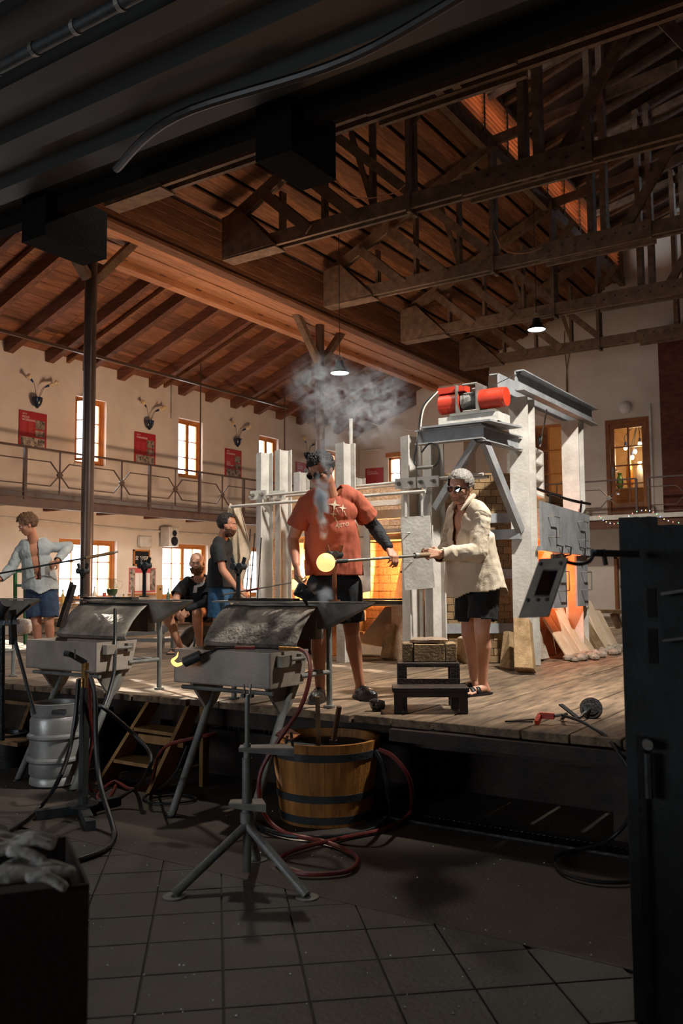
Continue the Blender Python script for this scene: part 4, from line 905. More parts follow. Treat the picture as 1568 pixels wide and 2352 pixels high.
# left old steps and buckets
ls = thing('wooden_steps', 'old dark wooden steps at the left picture edge', 'steps', tuple(PZ(30, 1800, 0)))
for f, (a, b) in enumerate((((-60, 1608), (70, 1622)), ((-60, 1700), (40, 1716)))):
    p, q = PZ(a[0], a[1], .42-.2*f), PZ(b[0], b[1], .42-.2*f); MB().prism([p, q, q+V((0, .22, 0)), p+V((0, .22, 0))], (0, 0, .03)).build('tread', wood_old, ls)
MB().bar(PZ(72, 1618, .42), PZ(20, 1760, 0), .03, .08).build('stringer', wood_old, ls)
for i, (x, y, r) in enumerate(((20, 1760, .14), (80, 1752, .13))):
    c = PZ(x, y, 0); bk = thing('metal_bucket', ('dented metal bucket at the left picture edge under the bench', 'metal bucket between the keg and the old steps')[i], 'bucket', tuple(c))
    MB().lathe([(r*.75, 0), (r, .26), (r+.006, .26), (r+.006, .27), (r-.006, .27), (r*.74, .01)], tuple(c), 24).build('shell', steel_d, bk, smooth=True)
    MB().tube([c+V((r*math.cos(t), .02, .26+.0*r*math.sin(t)-.08*math.sin(t))) for t in [k*math.pi/10 for k in range(11)]], .004, 5).build('bail', steel_b, bk)
for i, (x, y) in enumerate(((470, 1790), (540, 1800))):
    c = PZ(x, y, 0)+V((.05, .35, 0)); bb = thing('tool_crate', ('open dark crate of irons under the platform edge, behind the slanted bench leg', 'second dark crate of irons, the one beside the wooden tub')[i], 'crate', tuple(c))
    MB().bx(c.x-.18, c.x+.18, c.y-.16, c.y-.14, 0, .34).build('side', wood_black, bb); MB().bx(c.x-.18, c.x+.18, c.y+.1, c.y+.12, 0, .34).build('side', wood_black, bb) 
    for s in (-1, 1): MB().bx(c.x+s*.18-.01, c.x+s*.18+.01, c.y-.14, c.y+.1, 0, .34).build('end_board', wood_black, bb)
    for k in range(5): MB().cyl((c.x-.12+k*.06, c.y-.05+.03*(k % 2), .05), (c.x-.1+k*.06, c.y, .4+.03*(k % 3)), .012, n=6).build('iron', steel_d, bb)
# ------------------------------------------------------------------ black burner stand at left
bs = PZ(190, 1868, 0); dk = (bs-CAM).dot(FWD)
bt = thing('burner_stand', 'black post stand with cross feet and brass valve head at left', 'stand', tuple(bs))
ztop = PD(190, 1560, dk).z
MB().bx(bs.x-.022, bs.x+.022, bs.y-.022, bs.y+.022, .03, ztop).build('post', steel_k, bt); MB().cyl(bs+V((0, 0, .05)), bs+V((0, 0, .06)), .1, n=20).build('flange', steel_d, bt)
for fx, fy in ((82, 1882), (208, 1908), (272, 1848)):
    f = PZ(fx, fy, 0); MB().bar(bs+V((0, 0, .03)), f+V((0, 0, .03)), .06, .055).build('foot', steel_k, bt)
zb = ztop
brass = MATS['brass']
MB().cyl((bs.x, bs.y, zb), (bs.x, bs.y, zb+.1), .025, n=10).build('manifold', brass, bt)
MB().bar((bs.x, bs.y, zb+.1), PD(160, 1502, dk)+V((0, 0, 0)), .035, .03).build('torch_body', steel_d, bt); MB().cyl(PD(160, 1502, dk), PD(148, 1500, dk), .02, n=10).build('nozzle', steel_k, bt)
MB().cyl(PD(172, 1490, dk), PD(172, 1512, dk), .006, n=6).build('needle', steel_b, bt)
MB().bar((bs.x, bs.y, zb+.05), PD(213, 1548, dk-.05), .02, .01).build('lever', steel_k, bt)
for k in range(3): MB().cyl((bs.x+(-.03+.03*k), bs.y-.02, zb), (bs.x+(-.03+.03*k), bs.y-.02, zb-.06), .012, n=8).build('hose_tail', brass, bt)
z_ = lambda x, y, d: PD(x, y, d)
hose('long black hose arcing down in front of the steel keg', [z_(180, 1560, dk), z_(174, 1640, dk-.02), z_(160, 1720, dk-.1), z_(135, 1790, dk-.3), PZ(100, 1845, .05), PZ(50, 1890, .015), PZ(-10, 1925, .015), PZ(-60, 1935, .015)])
hose('black hose running down the burner post and looping forward on the floor', [z_(208, 1555, dk), z_(218, 1600, dk-.03), z_(220, 1700, dk-.08), z_(230, 1800, dk-.2), PZ(258, 1895, .05), PZ(262, 1925, .015), PZ(235, 1955, .015), PZ(150, 1982, .015), PZ(80, 1985, .015)], .016)
hose('red hose hanging along the burner post to the floor', [z_(205, 1560, dk), z_(207, 1640, dk+.05), z_(211, 1700, dk+.08), z_(200, 1770, dk+.1), PZ(212, 1818, .03), PZ(240, 1805, .015), PZ(268, 1793, .015), PZ(255, 1825, .015), PZ(235, 1840, .015), PZ(225, 1825, .02), PZ(262, 1795, .04), PZ(300, 1812, .015), PZ(345, 1800, .05), PD(362, 1740, 5.9), PD(385, 1712, 5.9), PD(425, 1700, 5.85), PD(470, 1690, 5.8), PD(495, 1685, 5.85)], .012, rubber_r)
hose('dark hose looping beside the wooden steps', [z_(212, 1622, dk+.3), z_(235, 1624, dk+.2), PD(300, 1680, 6.0), PD(345, 1730, 5.9), PD(340, 1770, 5.8), PZ(310, 1810, .02), PZ(265, 1835, .015), PZ(230, 1832, .015), PZ(205, 1815, .015)])
hose('thin dark hose coiled on the floor by the slanted bench leg', [PD(430, 1715, 5.6), PD(400, 1780, 5.5), PZ(360, 1815, .015), PZ(330, 1832, .015), PZ(360, 1845, .015), PZ(420, 1842, .015), PZ(450, 1835, .015), PZ(420, 1825, .015), PZ(350, 1832, .02)], .009)
# leaning thin stands of the left bench
hose('black hose hanging behind the trough of the left bench', [PD(264, 1400, 6.9), PD(264, 1470, 6.6), PD(262, 1540, 6.5), PD(250, 1590, 6.4), PD(238, 1625, 6.3)], .014)
# ------------------------------------------------------------------ step stool with bricks
so_ = PZ(990, 1640, PL); ra = math.radians(31)
sx_, sy_ = V((math.cos(ra), math.sin(ra), 0)), V((-math.sin(ra), math.cos(ra), 0))
stl = thing('step_stool', 'dark wooden two-step stool on the platform carrying firebricks', 'stool', tuple(so_))
def sbox(b, u0, u1, v0, v1, z0, z1):
    c = [so_+sx_*u+sy_*v for u, v in ((u0, v0), (u1, v0), (u1, v1), (u0, v1))]
    return b.add([V((p.x, p.y, z0)) for p in c]+[V((p.x, p.y, z1)) for p in c], MB.BF)
hw = .245
sbox(MB(), -hw, hw, 0, .2, PL+.135, PL+.165).build('lower_step', wood_black, stl, bevel=.004); sbox(MB(), -hw+.04, hw-.04, .2, .44, PL+.275, PL+.305).build('upper_step', wood_black, stl, bevel=.004)
for u in (-hw+.01, hw-.06): sbox(MB(), u, u+.05, .01, .06, PL, PL+.135).build('leg', wood_black, stl)
for u in (-hw+.04, hw-.1): sbox(MB(), u, u+.06, .2, .25, PL+.0, PL+.275).build('leg', wood_black, stl); sbox(MB(), u, u+.06, .39, .44, PL, PL+.275).build('leg', wood_black, stl)
sbox(MB(), -hw+.04, hw-.04, .19, .21, PL+.165, PL+.2).build('riser', wood_black, stl); sbox(MB(), -hw+.02, hw-.02, .0, .02, PL+.105, PL+.135).build('apron', wood_black, stl)
for u0, u1, v0, v1, z0, z1, lab in ((-.17, -.1, .24, .42, .306, .43, 'narrow firebrick at the left end of the stool'), (-.095, .11, .235, .33, .306, .425, 'long firebrick in the middle of the stool, facing the viewer'), (.115, .19, .24, .42, .306, .43, 'narrow firebrick at the right end of the stool'), (-.1, .11, .335, .42, .306, .43, 'hidden long firebrick behind the middle one on the stool')):
    tag(sbox(MB(), u0, u1, v0, v1, PL+z0, PL+z1).build('firebrick', brickm, bevel=.006), lab, 'brick', 'firebricks on the stool')
crn = MB(); vs = []
for ring, (r, z) in enumerate(((.0, .432), (.12, .432), (.125, .45), (.1, .462), (0, .455))):
    for k in range(18): t = k*2*math.pi/18; p = so_+sx_*(.01+r*1.05*math.cos(t))+sy_*(.33+r*.7*math.sin(t)); vs.append((p.x, p.y, PL+z+(.006*noise.noise((k*.9, ring, 2)) if 0 < ring < 4 else 0)))
crn.add(vs, [(i*18+k, i*18+(k+1) % 18, (i+1)*18+(k+1) % 18, (i+1)*18+k) for i in range(4) for k in range(18)])
tag(crn.build('clay_lid', mat('crumbled_clay', '#a8927a', '#7c6856', .95, scale=14, bump=.6), smooth=True), 'crumbly clay slab lying on top of the stool bricks', 'slab')
rk = MB().ell((0, 0, 0), (.055, .04, .042), 6)
for v in rk.v: v += v.normalized()*(.03*noise.noise(v*32+V((3, 1, 2))))
rp = PZ(865, 1632, PL); rk.v = [v+rp+V((0, 0, .04)) for v in rk.v]
tag(rk.build('glass_lump', mat('dark_glass_lump', '#2c2620', '#1a1613', .25, bump=.3)), 'dark glassy lump beside the black shoe on the platform', 'lump')
# ------------------------------------------------------------------ air gun and disc tool on the platform corner
ag = thing('air_gun', 'red air blow gun with black hose on the platform corner', 'air gun', tuple(PZ(1240, 1655, PL)))
g0, g1, g2 = PZ(1232, 1660, PL+.015), PZ(1240, 1643, PL+.05), PZ(1272, 1645, PL+.05)
MB().bar(g0, g1, .025, .03).build('trigger_grip', redm, ag); MB().bar(g1, g2, .03, .035).build('body', redm, ag); MB().cyl(g2, PZ(1288, 1642, PL+.05), .01, n=8).build('coupling', steel_b, ag)
MB().tube(spline([PZ(1288, 1642, PL+.05), PZ(1330, 1655, PL+.04), PZ(1368, 1676, PL+.02), PD(1392, 1692, 4.72), PD(1415, 1722, 4.6), PD(1437, 1752, 4.55), PD(1460, 1800, 4.5), PD(1450, 1870, 4.5), PD(1400, 1928, 4.5), PZ(1330, 1950, .02), PZ(1280, 1965, .02), PZ(1275, 1985, .02), PZ(1300, 2008, .02), PZ(1370, 2025, .02), PZ(1450, 2025, .02), PZ(1520, 2010, .02)], 6), .01, 8).build('hose', rubber, ag, smooth=True)
tg = thing('steel_tongs', 'flat dark tongs lying at the platform edge beside the air gun', 'tongs', tuple(PZ(1190, 1657, PL)))
MB().bar(PZ(1160, 1657, PL+.008), PZ(1226, 1652, PL+.008), .012, .008).build('arm', steel_d, tg); MB().bar(PZ(1160, 1657, PL+.008), PZ(1224, 1658, PL+.008), .012, .008).build('arm', steel_d, tg)
dt = thing('disc_scraper', 'dark round disc and serrated blade tool on the platform corner', 'tool', tuple(PZ(1350, 1655, PL)))
dc = PZ(1353, 1650, PL)+V((0, .04, .055)); dn = V((.25, -.8, .55)).normalized()
MB().cyl(dc-dn*.012, dc+dn*.012, .068, n=28).build('disc', wood_black, dt, smooth=True); MB().cyl(dc+dn*.012, dc+dn*.018, .05, n=24).build('disc_face', steel_d, dt)
MB().bar(PZ(1287, 1618, PL+.09), PZ(1328, 1650, PL+.03), .03, .008).build('blade', steel_d, dt); MB().bar(PZ(1300, 1640, PL+.06), PZ(1290, 1652, PL+.004), .02, .008).build('foot', steel_d, dt); MB().bar(PZ(1328, 1650, PL+.03), dc, .015, .015).build('neck', steel_d, dt)
# ------------------------------------------------------------------ dark steel cabinet at right with swing arm shield
def cabinet():
    a = PZ(1457, 2345, 0); t = thing('steel_cabinet', 'tall dark steel cabinet seen from behind at the right picture edge', 'cabinet', tuple(a))
    s = RT.copy(); s.z = 0; s.normalize(); f = V((-s.y, s.x, 0)); H = 1.71
    e = f.lerp(s, .0)
    d0 = (s*.96-f*.28).normalized()         # front plate runs right and a little towards the viewer
    d1 = V((-d0.y, d0.x, 0))
    p0 = a; p1 = a+d0*.13
    MB().prism([p0, p1, p1+d1*.02, p0+d1*.02], (0, 0, H)).build('edge_panel', steel_k, t)
    slots = [(1.50, 1.56), (1.22, 1.42), (.92, 1.02)]
    MB().prism([p1, p1+d0*.75, p1+d0*.75+d1*.5, p1+d1*.5], (0, 0, H-.03)).build('body', steel_k, t)
    MB().prism([p0+d0*.035-d1*.02, p0+d0*.06-d1*.02, p0+d0*.06, p0+d0*.035], (0, 0, .95)).build('side_rail', steel_d, t)
    for zz in (1.44, 1.28): MB().cyl(p1-d1*.03+d0*.0+V((0, 0, zz)), p1+d0*.3-d1*.1+V((0, 0, zz+.05)), .006, n=8).build('wire_handle', steel_b, t)
    for zz, h in ((1.36, .1), (1.2, .12)): MB().prism([p1-d0*.045-d1*.003+V((0, 0, zz)), p1-d0*.015-d1*.003+V((0, 0, zz)), p1-d0*.015-d1*.003+V((0, 0, zz+h)), p1-d0*.045-d1*.003+V((0, 0, zz+h))], d1*.004).build('slot', rubber, t)
    lt = MB().cyl(p0+d0*.07-d1*.05+V((0, 0, .93)), p0+d0*.07-d1*.02+V((0, 0, .93)), .018, n=12).build('latch', steel_b, t)
    MB().cyl(p0+d0*.07-d1*.035+V((0, 0, .75)), p0+d0*.07-d1*.035+V((0, 0, .9)), .014, n=8).build('latch_rod', steel_k, t)
    return t, p0, d0, d1
cabt, p0, d0, d1 = cabinet()
arm = thing('heat_shield_arm', 'tilted dark steel heat shield plate with a window on a clamped arm', 'shield', tuple(PD(1435, 1272, 2.95)))
MB().bar(PD(1462, 1273, 3.02), PD(1362, 1270, 2.8), .02, .022).build('arm', steel_k, arm); MB().bar(PD(1384, 1262, 2.82), PD(1391, 1298, 2.82), .01, .012).build('clamp_screw', steel_k, arm)
MB().tube(spline([PD(1364, 1270, 2.8), PD(1354, 1288, 2.76), PD(1330, 1296, 2.7), PD(1298, 1290, 2.64), PD(1280, 1282, 2.6)], 6), .006, 6).build('bent_rod', steel_d, arm)
pq = [PD(1238, 1283, 2.66), PD(1303, 1281, 2.56), PD(1258, 1415, 2.5), PD(1190, 1418, 2.6)]; wi = [(.28, .22), (.82, .22), (.82, .64), (.28, .64)]
bl_ = lambda u, v: pq[0].lerp(pq[1], u).lerp(pq[3].lerp(pq[2], u), v)
wq = [bl_(*w) for w in wi]; nr = (pq[1]-pq[0]).cross(pq[3]-pq[0]).normalized()*.005
for i in range(4): MB().prism([pq[i], pq[(i+1) % 4], wq[(i+1) % 4], wq[i]], nr).build('plate_side', soot, arm)
MB().prism([bl_(.25, .2), bl_(.85, .2), bl_(.85, .66), bl_(.25, .66)], nr*.4).build('dark_glass', glass('welding_glass', (.03, .05, .07), .12), arm)
for w in ((.15, .1), (.85, .1), (.15, .72), (.5, .72), (.8, .72)): MB().cyl(bl_(*w), bl_(*w)-nr*1.2, .006, n=8).build('rivet', steel_k, arm)
# ------------------------------------------------------------------ box with gloves bottom left
bx_ = PD(205, 2028, 1.95); s = RT.copy(); s.z = 0; s.normalize(); f = V((-s.y, s.x, 0))
gbx = thing('cardboard_bin', 'tall dark brown box at the lower left picture corner, holding gloves', 'box', (bx_.x, bx_.y, 0))
card = mat('dark_cardboard', '#3c3028', '#2a211b', .85, scale=3, bump=.1, rnd=0)
ed0 = (-s*.93-f*.36).normalized(); ed1 = V((ed0.y, -ed0.x, 0)); ed1 = f*.9-s*.4; ed1.normalize()
zt = bx_.z; B = V((bx_.x, bx_.y, 0))
for nm, p, q in (('front_wall', B, B+ed0*.55), ('side_wall', B, B+ed1*.4), ('rear_wall', B+ed1*.4, B+ed1*.4+ed0*.55), ('far_wall', B+ed0*.55, B+ed0*.55+ed1*.4)):
    n_ = V((-(q-p).y, (q-p).x, 0)).normalized()*.006; MB().prism([p, q, q+n_, p+n_], (0, 0, zt)).build(nm, card, gbx)
MB().prism([B+V((0, 0, .02)), B+ed0*.55+V((0, 0, .02)), B+ed0*.55+ed1*.4+V((0, 0, .02)), B+ed1*.4+V((0, 0, .02))], (0, 0, zt-.1)).build('filling', card, gbx)
glv = mat('white_cotton', '#d0cec8', '#a8a6a0', .95, scale=12, bump=.4, rnd=.06)
def glove(o, d, lab, seed):
    random.seed(seed); t = thing('work_glove', lab, 'glove', tuple(o), group='gloves in the box'); d = V(d).normalized(); sd = d.cross(V((0, 0, 1))).normalized(); b = MB()
    up_ = sd.cross(d).normalized(); Mg = Matrix((sd, d, up_)).transposed()
    b.ell(o+d*.05, (.046, .06, .017), 14, Mg); b.ell(o-d*.02, (.038, .05, .02), 14, Mg); b.ell(o-d*.06, (.042, .02, .024), 12, Mg)
    for k in range(4):
        q = o+d*.085+sd*(.025*(k-1.5)); e = q+d*(.085+.016*(k in (1, 2)))+sd*(.01*(k-1.5))+V((0, 0, random.uniform(-.025, .012)))
        b.tube(spline([q, q.lerp(e, .5)+V((0, 0, random.uniform(.004, .016))), e], 4), [.0125]*8+[.008], 8)
    q = o+d*.03-sd*.035; b.tube([q, q-sd*.022+d*.03+V((0, 0, .01)), q-sd*.022+d*.07], [.014, .013, .009], 8)
    me = b.build('knit', glv, t, smooth=True); rm = me.modifiers.new('r', 'REMESH'); rm.mode = 'VOXEL'; rm.voxel_size = .004; rm.use_smooth_shade = True; sm = me.modifiers.new('s', 'SMOOTH'); sm.iterations = 2
    return t
zg = zt+.006
gl = [(B+ed0*.42+ed1*.1, s+f*.15), (B+ed0*.21+ed1*.06, s+f*.3), (B+ed0*.42+ed1*.25, s*1+f*.1), (B+ed0*.24+ed1*.16, s+f*.2), (B+ed0*.33+ed1*.2, s+f*.35)]
gn = ('glove lying lowest along the front rim of the box', 'glove with fingertips at the box corner', 'glove farthest back on the pile in the box', 'glove in the middle of the pile in the box', 'topmost pale glove on the pile in the box')
for i, (p, d) in enumerate(gl): glove(V((p.x, p.y, zg+.018*i)), d+V((0, 0, -.08+.05*(i % 2))), gn[i], i+2)
# ================================================================== PEOPLE
skin = mat('skin', '#c98f72', '#b87a5e', .5, scale=7, bump=.05, rnd=0, fine=90)
skin_p = mat('skin_pale', '#d8a58a', '#c68d72', .5, scale=7, bump=.05, rnd=0, fine=90)
hair_d = mat('dark_hair', '#2c221c', '#17110e', .6, scale=40, stretch=(1, 1, .3), bump=.7, rnd=0, fine=120)
hair_g = mat('grey_hair', '#958f87', '#79736c', .6, scale=30, stretch=(1, 1, .3), bump=.4, rnd=0, fine=120)
hair_b = mat('brown_hair', '#7a5434', '#523620', .6, scale=40, stretch=(1, 1, .3), bump=.7, rnd=0, fine=120)
beard_m = mat('ginger_beard', '#8a5a38', '#5e3a22', .75, scale=50, bump=.8, rnd=0, fine=130)
eye_w = mat('eye_white', '#e8e0d8', '#d8d0c8', .3, bump=0, rnd=0); eye_k = mat('iris', '#20242a', '#14171a', .2, bump=0, rnd=0)
lens_m = glass('sunglass_lens', (.06, .06, .07), .16); frame_m = mat('glasses_frame', '#181818', '#0e0e0e', .3, bump=0, rnd=0)
TMP = []
def bake(mb, voxel, it=6, fac=.5, sub=None):
    me = bpy.data.meshes.new('t'); me.from_pydata(mb.v, [], mb.f)
    bm = bmesh.new(); bm.from_mesh(me); bmesh.ops.recalc_face_normals(bm, faces=bm.faces); bm.to_mesh(me); bm.free()
    o = bpy.data.objects.new('t', me); COL.objects.link(o)
    r = o.modifiers.new('r', 'REMESH'); r.mode = 'VOXEL'; r.voxel_size = voxel
    s = o.modifiers.new('s', 'SMOOTH'); s.factor = fac; s.iterations = it
    dg = bpy.context.evaluated_depsgraph_get(); dg.update()
    out = bpy.data.meshes.new_from_object(o.evaluated_get(dg)); bpy.data.objects.remove(o); bpy.data.meshes.remove(me)
    return out
def cap(b, a, e, r0, r1, n=14):
    a, e = V(a), V(e); b.cyl(a, e, r0, r1, n); b.ell(a, r0, n); b.ell(e, r1, n)
def frame3(up, side):
    up = up.normalized(); side = (side-up*side.dot(up)).normalized(); f = up.cross(side); return Matrix((side, f, up)).transposed()
def oell(b, c, r, M, n=18): b.ell(c, r, n, M)
def obj_from(me, name, m, parent=None, smooth=True):
    o = bpy.data.objects.new(name, me); COL.objects.link(o); me.materials.clear(); me.materials.append(m)
    if smooth: me.polygons.foreach_set('use_smooth', [True]*len(me.polygons))
    if parent: o.parent = parent
    return o
def cut(me, keep):
    bm = bmesh.new(); bm.from_mesh(me); dl = [v for v in bm.verts if not keep(v.co)]
    bmesh.ops.delete(bm, geom=dl, context='VERTS'); bm.to_mesh(me); bm.free(); return me
def folds(me, amp, fr=7.0, st=(1, 1, .3), seed=0, amp2=.004):
    me.update(); nv = [v.normal.copy() for v in me.vertices]
    for v, n in zip(me.vertices, nv):
        p = V((v.co.x*st[0], v.co.y*st[1], v.co.z*st[2]))*fr+V((seed, seed*.7, seed*1.3))
        k = 1-abs(noise.noise(p+V((0, 0, noise.noise(p*.6)*1.5))))*2.2
        p2 = p*2.3+V((5, seed, 1)); k2 = 1-abs(noise.noise(p2+V((noise.noise(p2*.5)*2, 0, 0))))*2.4
        v.co += n*(amp*k+amp*.45*k2+amp2*noise.noise(v.co*23+V((seed, 0, 0))))
    me.update(); return me
def thick(o, t=.006):
    m = o.modifiers.new('s', 'SOLIDIFY'); m.thickness = t; m.offset = -1; return o
def hand(b, wr, d, nrm, curl=.5, s=1.0, thumb=1, spread=.1, tc=.4):
    """palm and five fingers; d finger direction, nrm back-of-hand normal, thumb = side (+1 along d x nrm)"""
    d = V(d).normalized(); nrm = V(nrm); nrm = (nrm-d*nrm.dot(d)).normalized(); sd = d.cross(nrm).normalized()*thumb
    L = .092*s
    for k, (u, ln, r) in enumerate(((.031, .078, .0088), (.0105, .088, .009), (-.0105, .082, .0088), (-.031, .064, .0078))):
        base = wr+d*(.02*s)+sd*(u*.5*s); kn = wr+d*(L-(.006 if k == 3 else .0))+sd*(u*s)
        cap(b, base, kn, .015*s, .0125*s, 10)
        p = kn; dd = (d+sd*(u*spread*3)).normalized(); ax = nrm.cross(d).normalized()
        for j, (f, c) in enumerate(((.46, curl*.8), (.32, curl*1.1), (.22, curl*.8))):
            dd = Matrix.Rotation(c*(1+.08*k), 3, ax) @ dd
            q = p+dd*(ln*f*s); cap(b, p, q, r*s*(1-.08*j), r*s*(.92-.08*j), 10); p = q
    t0 = wr+d*(.025*s)+sd*(.024*s)-nrm*.006; t1 = t0+(d*.55+sd*.75-nrm*.3).normalized()*(.042*s)
    t2 = t1+(d*(.8)+sd*(.35-tc)-nrm*(.25+tc)).normalized()*(.034*s); t3 = t2+(d*.9+sd*(-.1-tc)-nrm*.4).normalized()*(.028*s)
    cap(b, t0, t1, .015*s, .0115*s, 10); cap(b, t1, t2, .0112*s, .0098*s, 10); cap(b, t2, t3, .0098*s, .008*s, 10)
def head_parts(b, c, M, s=1.0, ears=True, fat=1.0):
    def e(p, r): oell(b, c+M @ (V(p)*s), [q*s for q in r], M)
    e((0, -.016, .036), (.077*fat, .098, .087)); e((0, .018, -.03), (.066*fat, .074, .088)); e((0, .048, -.096), (.036*fat, .034, .026)); e((0, .01, -.075), (.058*fat, .06, .045))
    for k in (-1, 1):
        e((k*.043, .056, -.024), (.024, .024, .02)); e((k*.026, .084, .016), (.024, .012, .0095))
        if ears: e((k*.077*fat, -.008, -.012), (.010, .021, .032)); e((k*.082*fat, -.014, -.002), (.007, .017, .022))
    e((0, .088, .0), (.0105, .014, .026)); e((0, .103, -.03), (.0125, .016, .012)); e((-.013, .093, -.033), (.009, .011, .008)); e((.013, .093, -.033), (.009, .011, .008))
    e((0, .083, -.061), (.024, .012, .006)); e((0, .081, -.0715), (.021, .012, .0068)); e((0, .07, -.066), (.034, .02, .022))
def hair_cap(c, M, s, keep, puff=.010, rough=.007, fat=1.0, seed=0, beard=False):
    b = MB()
    if not beard: b.ell((0, -.018, .034), (.079*fat+puff, .1+puff, .088+puff), 56)
    else: b.ell((0, .014, -.05), (.067*fat+puff, .08+puff, .078+puff*1.4), 56)
    me = bpy.data.meshes.new('hair'); me.from_pydata(b.v, [], b.f)
    bm = bmesh.new(); bm.from_mesh(me); bmesh.ops.remove_doubles(bm, verts=bm.verts, dist=1e-5)
    bmesh.ops.delete(bm, geom=[v for v in bm.verts if not keep(v.co+V((0, 0, .008*noise.noise(v.co*45))))], context='VERTS')
    for v in bm.verts:
        n = v.co.normalized(); v.co += n*(rough*noise.noise(v.co*70+V((seed, 0, 0)))+rough*.7*noise.noise(v.co*150))
    for v in bm.verts: v.co = c+M @ (v.co*s)
    bmesh.ops.recalc_face_normals(bm, faces=bm.faces); bm.to_mesh(me); bm.free(); return me
def glasses(parent, c, M, s, rim=True, lensw=.026):
    W_ = lambda p: c+M @ (V(p)*s)
    g = MB()
    g.tube([W_((-.012, .103, .006)), W_((0, .106, .01)), W_((.012, .103, .006))], .0022, 6)
    for k in (-1, 1):
        g.tube([W_((k*.06, .082, .008)), W_((k*.074, .05, .008)), W_((k*.083, -.01, .006)), W_((k*.083, -.025, -.008))], .0026, 6)
        pts = [W_((k*(.034+lensw*math.cos(t)), .101-.012*abs(math.cos(t))*(1 if math.cos(t) > 0 else .1), -.004+.019*math.sin(t))) for t in [i*math.pi/9 for i in range(19)]]
        g.tube(pts, .0024, 6)
    fr = g.build('glasses', frame_m, parent, smooth=True)
    for k in (-1, 1):
        pts = [W_((k*(.034+lensw*math.cos(t)), .101-.012*abs(math.cos(t))*(1 if math.cos(t) > 0 else .1), -.004+.019*math.sin(t))) for t in [i*math.pi/9 for i in range(18)]]
        MB().prism(pts, M @ V((0, -.002, 0))).build('lens', lens_m, fr)
def eyes(parent, c, M, s):
    for k in (-1, 1):
        p = c+M @ (V((k*.031, .079, .001))*s); e = MB().ell(p, (.0115*s, .0115*s, .008*s), 10, M).build('eye', eye_w, parent, smooth=True)
        MB().ell(p+M @ V((0, .009*s, .0)), (.0045*s, .003*s, .0045*s), 8, M).build('iris', eye_k, e, smooth=True)
def brows(parent, c, M, s, m):
    for k in (-1, 1): MB().tube([c+M @ (V(p)*s) for p in ((k*.012, .0965, .016), (k*.03, .0955, .0205), (k*.05, .08, .017))], [.0035, .004, .002], 6).build('eyebrow', m, parent, smooth=True)
    MB().tube([c+M @ (V(p)*s) for p in ((-.022, .088, -.068), (0, .0955, -.0665), (.022, .088, -.068))], [.001, .0022, .001], 6).build('mouth_line', mat('lip', '#8a4a40', '#7a4038', .5, bump=0), parent, smooth=True)
def hframe(face, up=(0, 0, 1), tilt=0.):
    f = V(face).normalized(); u = V(up); sd = f.cross(u).normalized(); u = sd.cross(f)
    M = Matrix((sd, f, u)).transposed()
    return M @ Matrix.Rotation(tilt, 3, 'Y')
def body(J, voxel, m, name, label, fat=1.0, hands=(), hs=1.0, headfat=1.0, leg=1.0, arm=1.0, barefoot=True):
    b = MB(); T = J['T']      # torso frame from shoulders
    pel, nk, hd = J['pel'], J['neck'], J['head']
    up = (nk-pel).normalized(); L = (nk-pel).length
    oell(b, pel+up*.0, (.158*fat, .112*fat, .11), T); oell(b, pel+up*L*.28, (.145*fat, .105*fat, .14), T); oell(b, pel+up*L*.55+T @ V((0, .01, 0)), (.162*fat, .112*fat, .15), T); oell(b, pel+up*L*.78, (.168, .10, .11), T)
    cap(b, J['shL'].lerp(nk, .4), J['shL'], .062, .05); cap(b, J['shR'].lerp(nk, .4), J['shR'], .062, .05)
    cap(b, nk-up*.05, hd-J['H'] @ V((0, .02, .05)), .064, .056)
    for s in 'LR':
        cap(b, J['sh'+s], J['el'+s], .05*arm, .042*arm); cap(b, J['el'+s], J['el'+s].lerp(J['wr'+s], .3), .042*arm, .043*arm); cap(b, J['el'+s].lerp(J['wr'+s], .3), J['wr'+s], .043*arm, .027*arm)
        cap(b, J['hip'+s], J['kn'+s], .088*leg, .056*leg); k, a = J['kn'+s], J['an'+s]; bk = T @ V((0, -.018, 0))
        cap(b, k, k.lerp(a, .3)+bk, .054*leg, .058*leg); cap(b, k.lerp(a, .3)+bk, k.lerp(a, .65)+bk*.4, .058*leg, .042*leg); cap(b, k.lerp(a, .65)+bk*.4, a, .042*leg, .034*leg)
        t = J['toe'+s]; td = t.normalized()
        z0 = J.get('ground', PL)
        hl = V((a.x, a.y, z0+.03))-td*.035; cap(b, a, hl, .034, .032); cap(b, V((a.x, a.y, z0+.045)), V((a.x, a.y, z0+.028))+td*.12, .036, .03); 
        sdv = td.cross(V((0, 0, 1)))
        for q in (range(5) if barefoot else ()): cap(b, V((a.x, a.y, z0+.024))+td*.11+sdv*(.018*(q-2)), V((a.x, a.y, z0+.016))+td*(.165-.008*abs(q-1.5))+sdv*(.019*(q-2)), .014, .011, 8)
    for h in hands: hand(b, *h[0], **h[1])
    head_parts(b, hd, J['H'], hs, fat=headfat)
    me = bake(b, voxel, 5)
    o = obj_from(me, name, m); tag(o, label, 'person'); return o
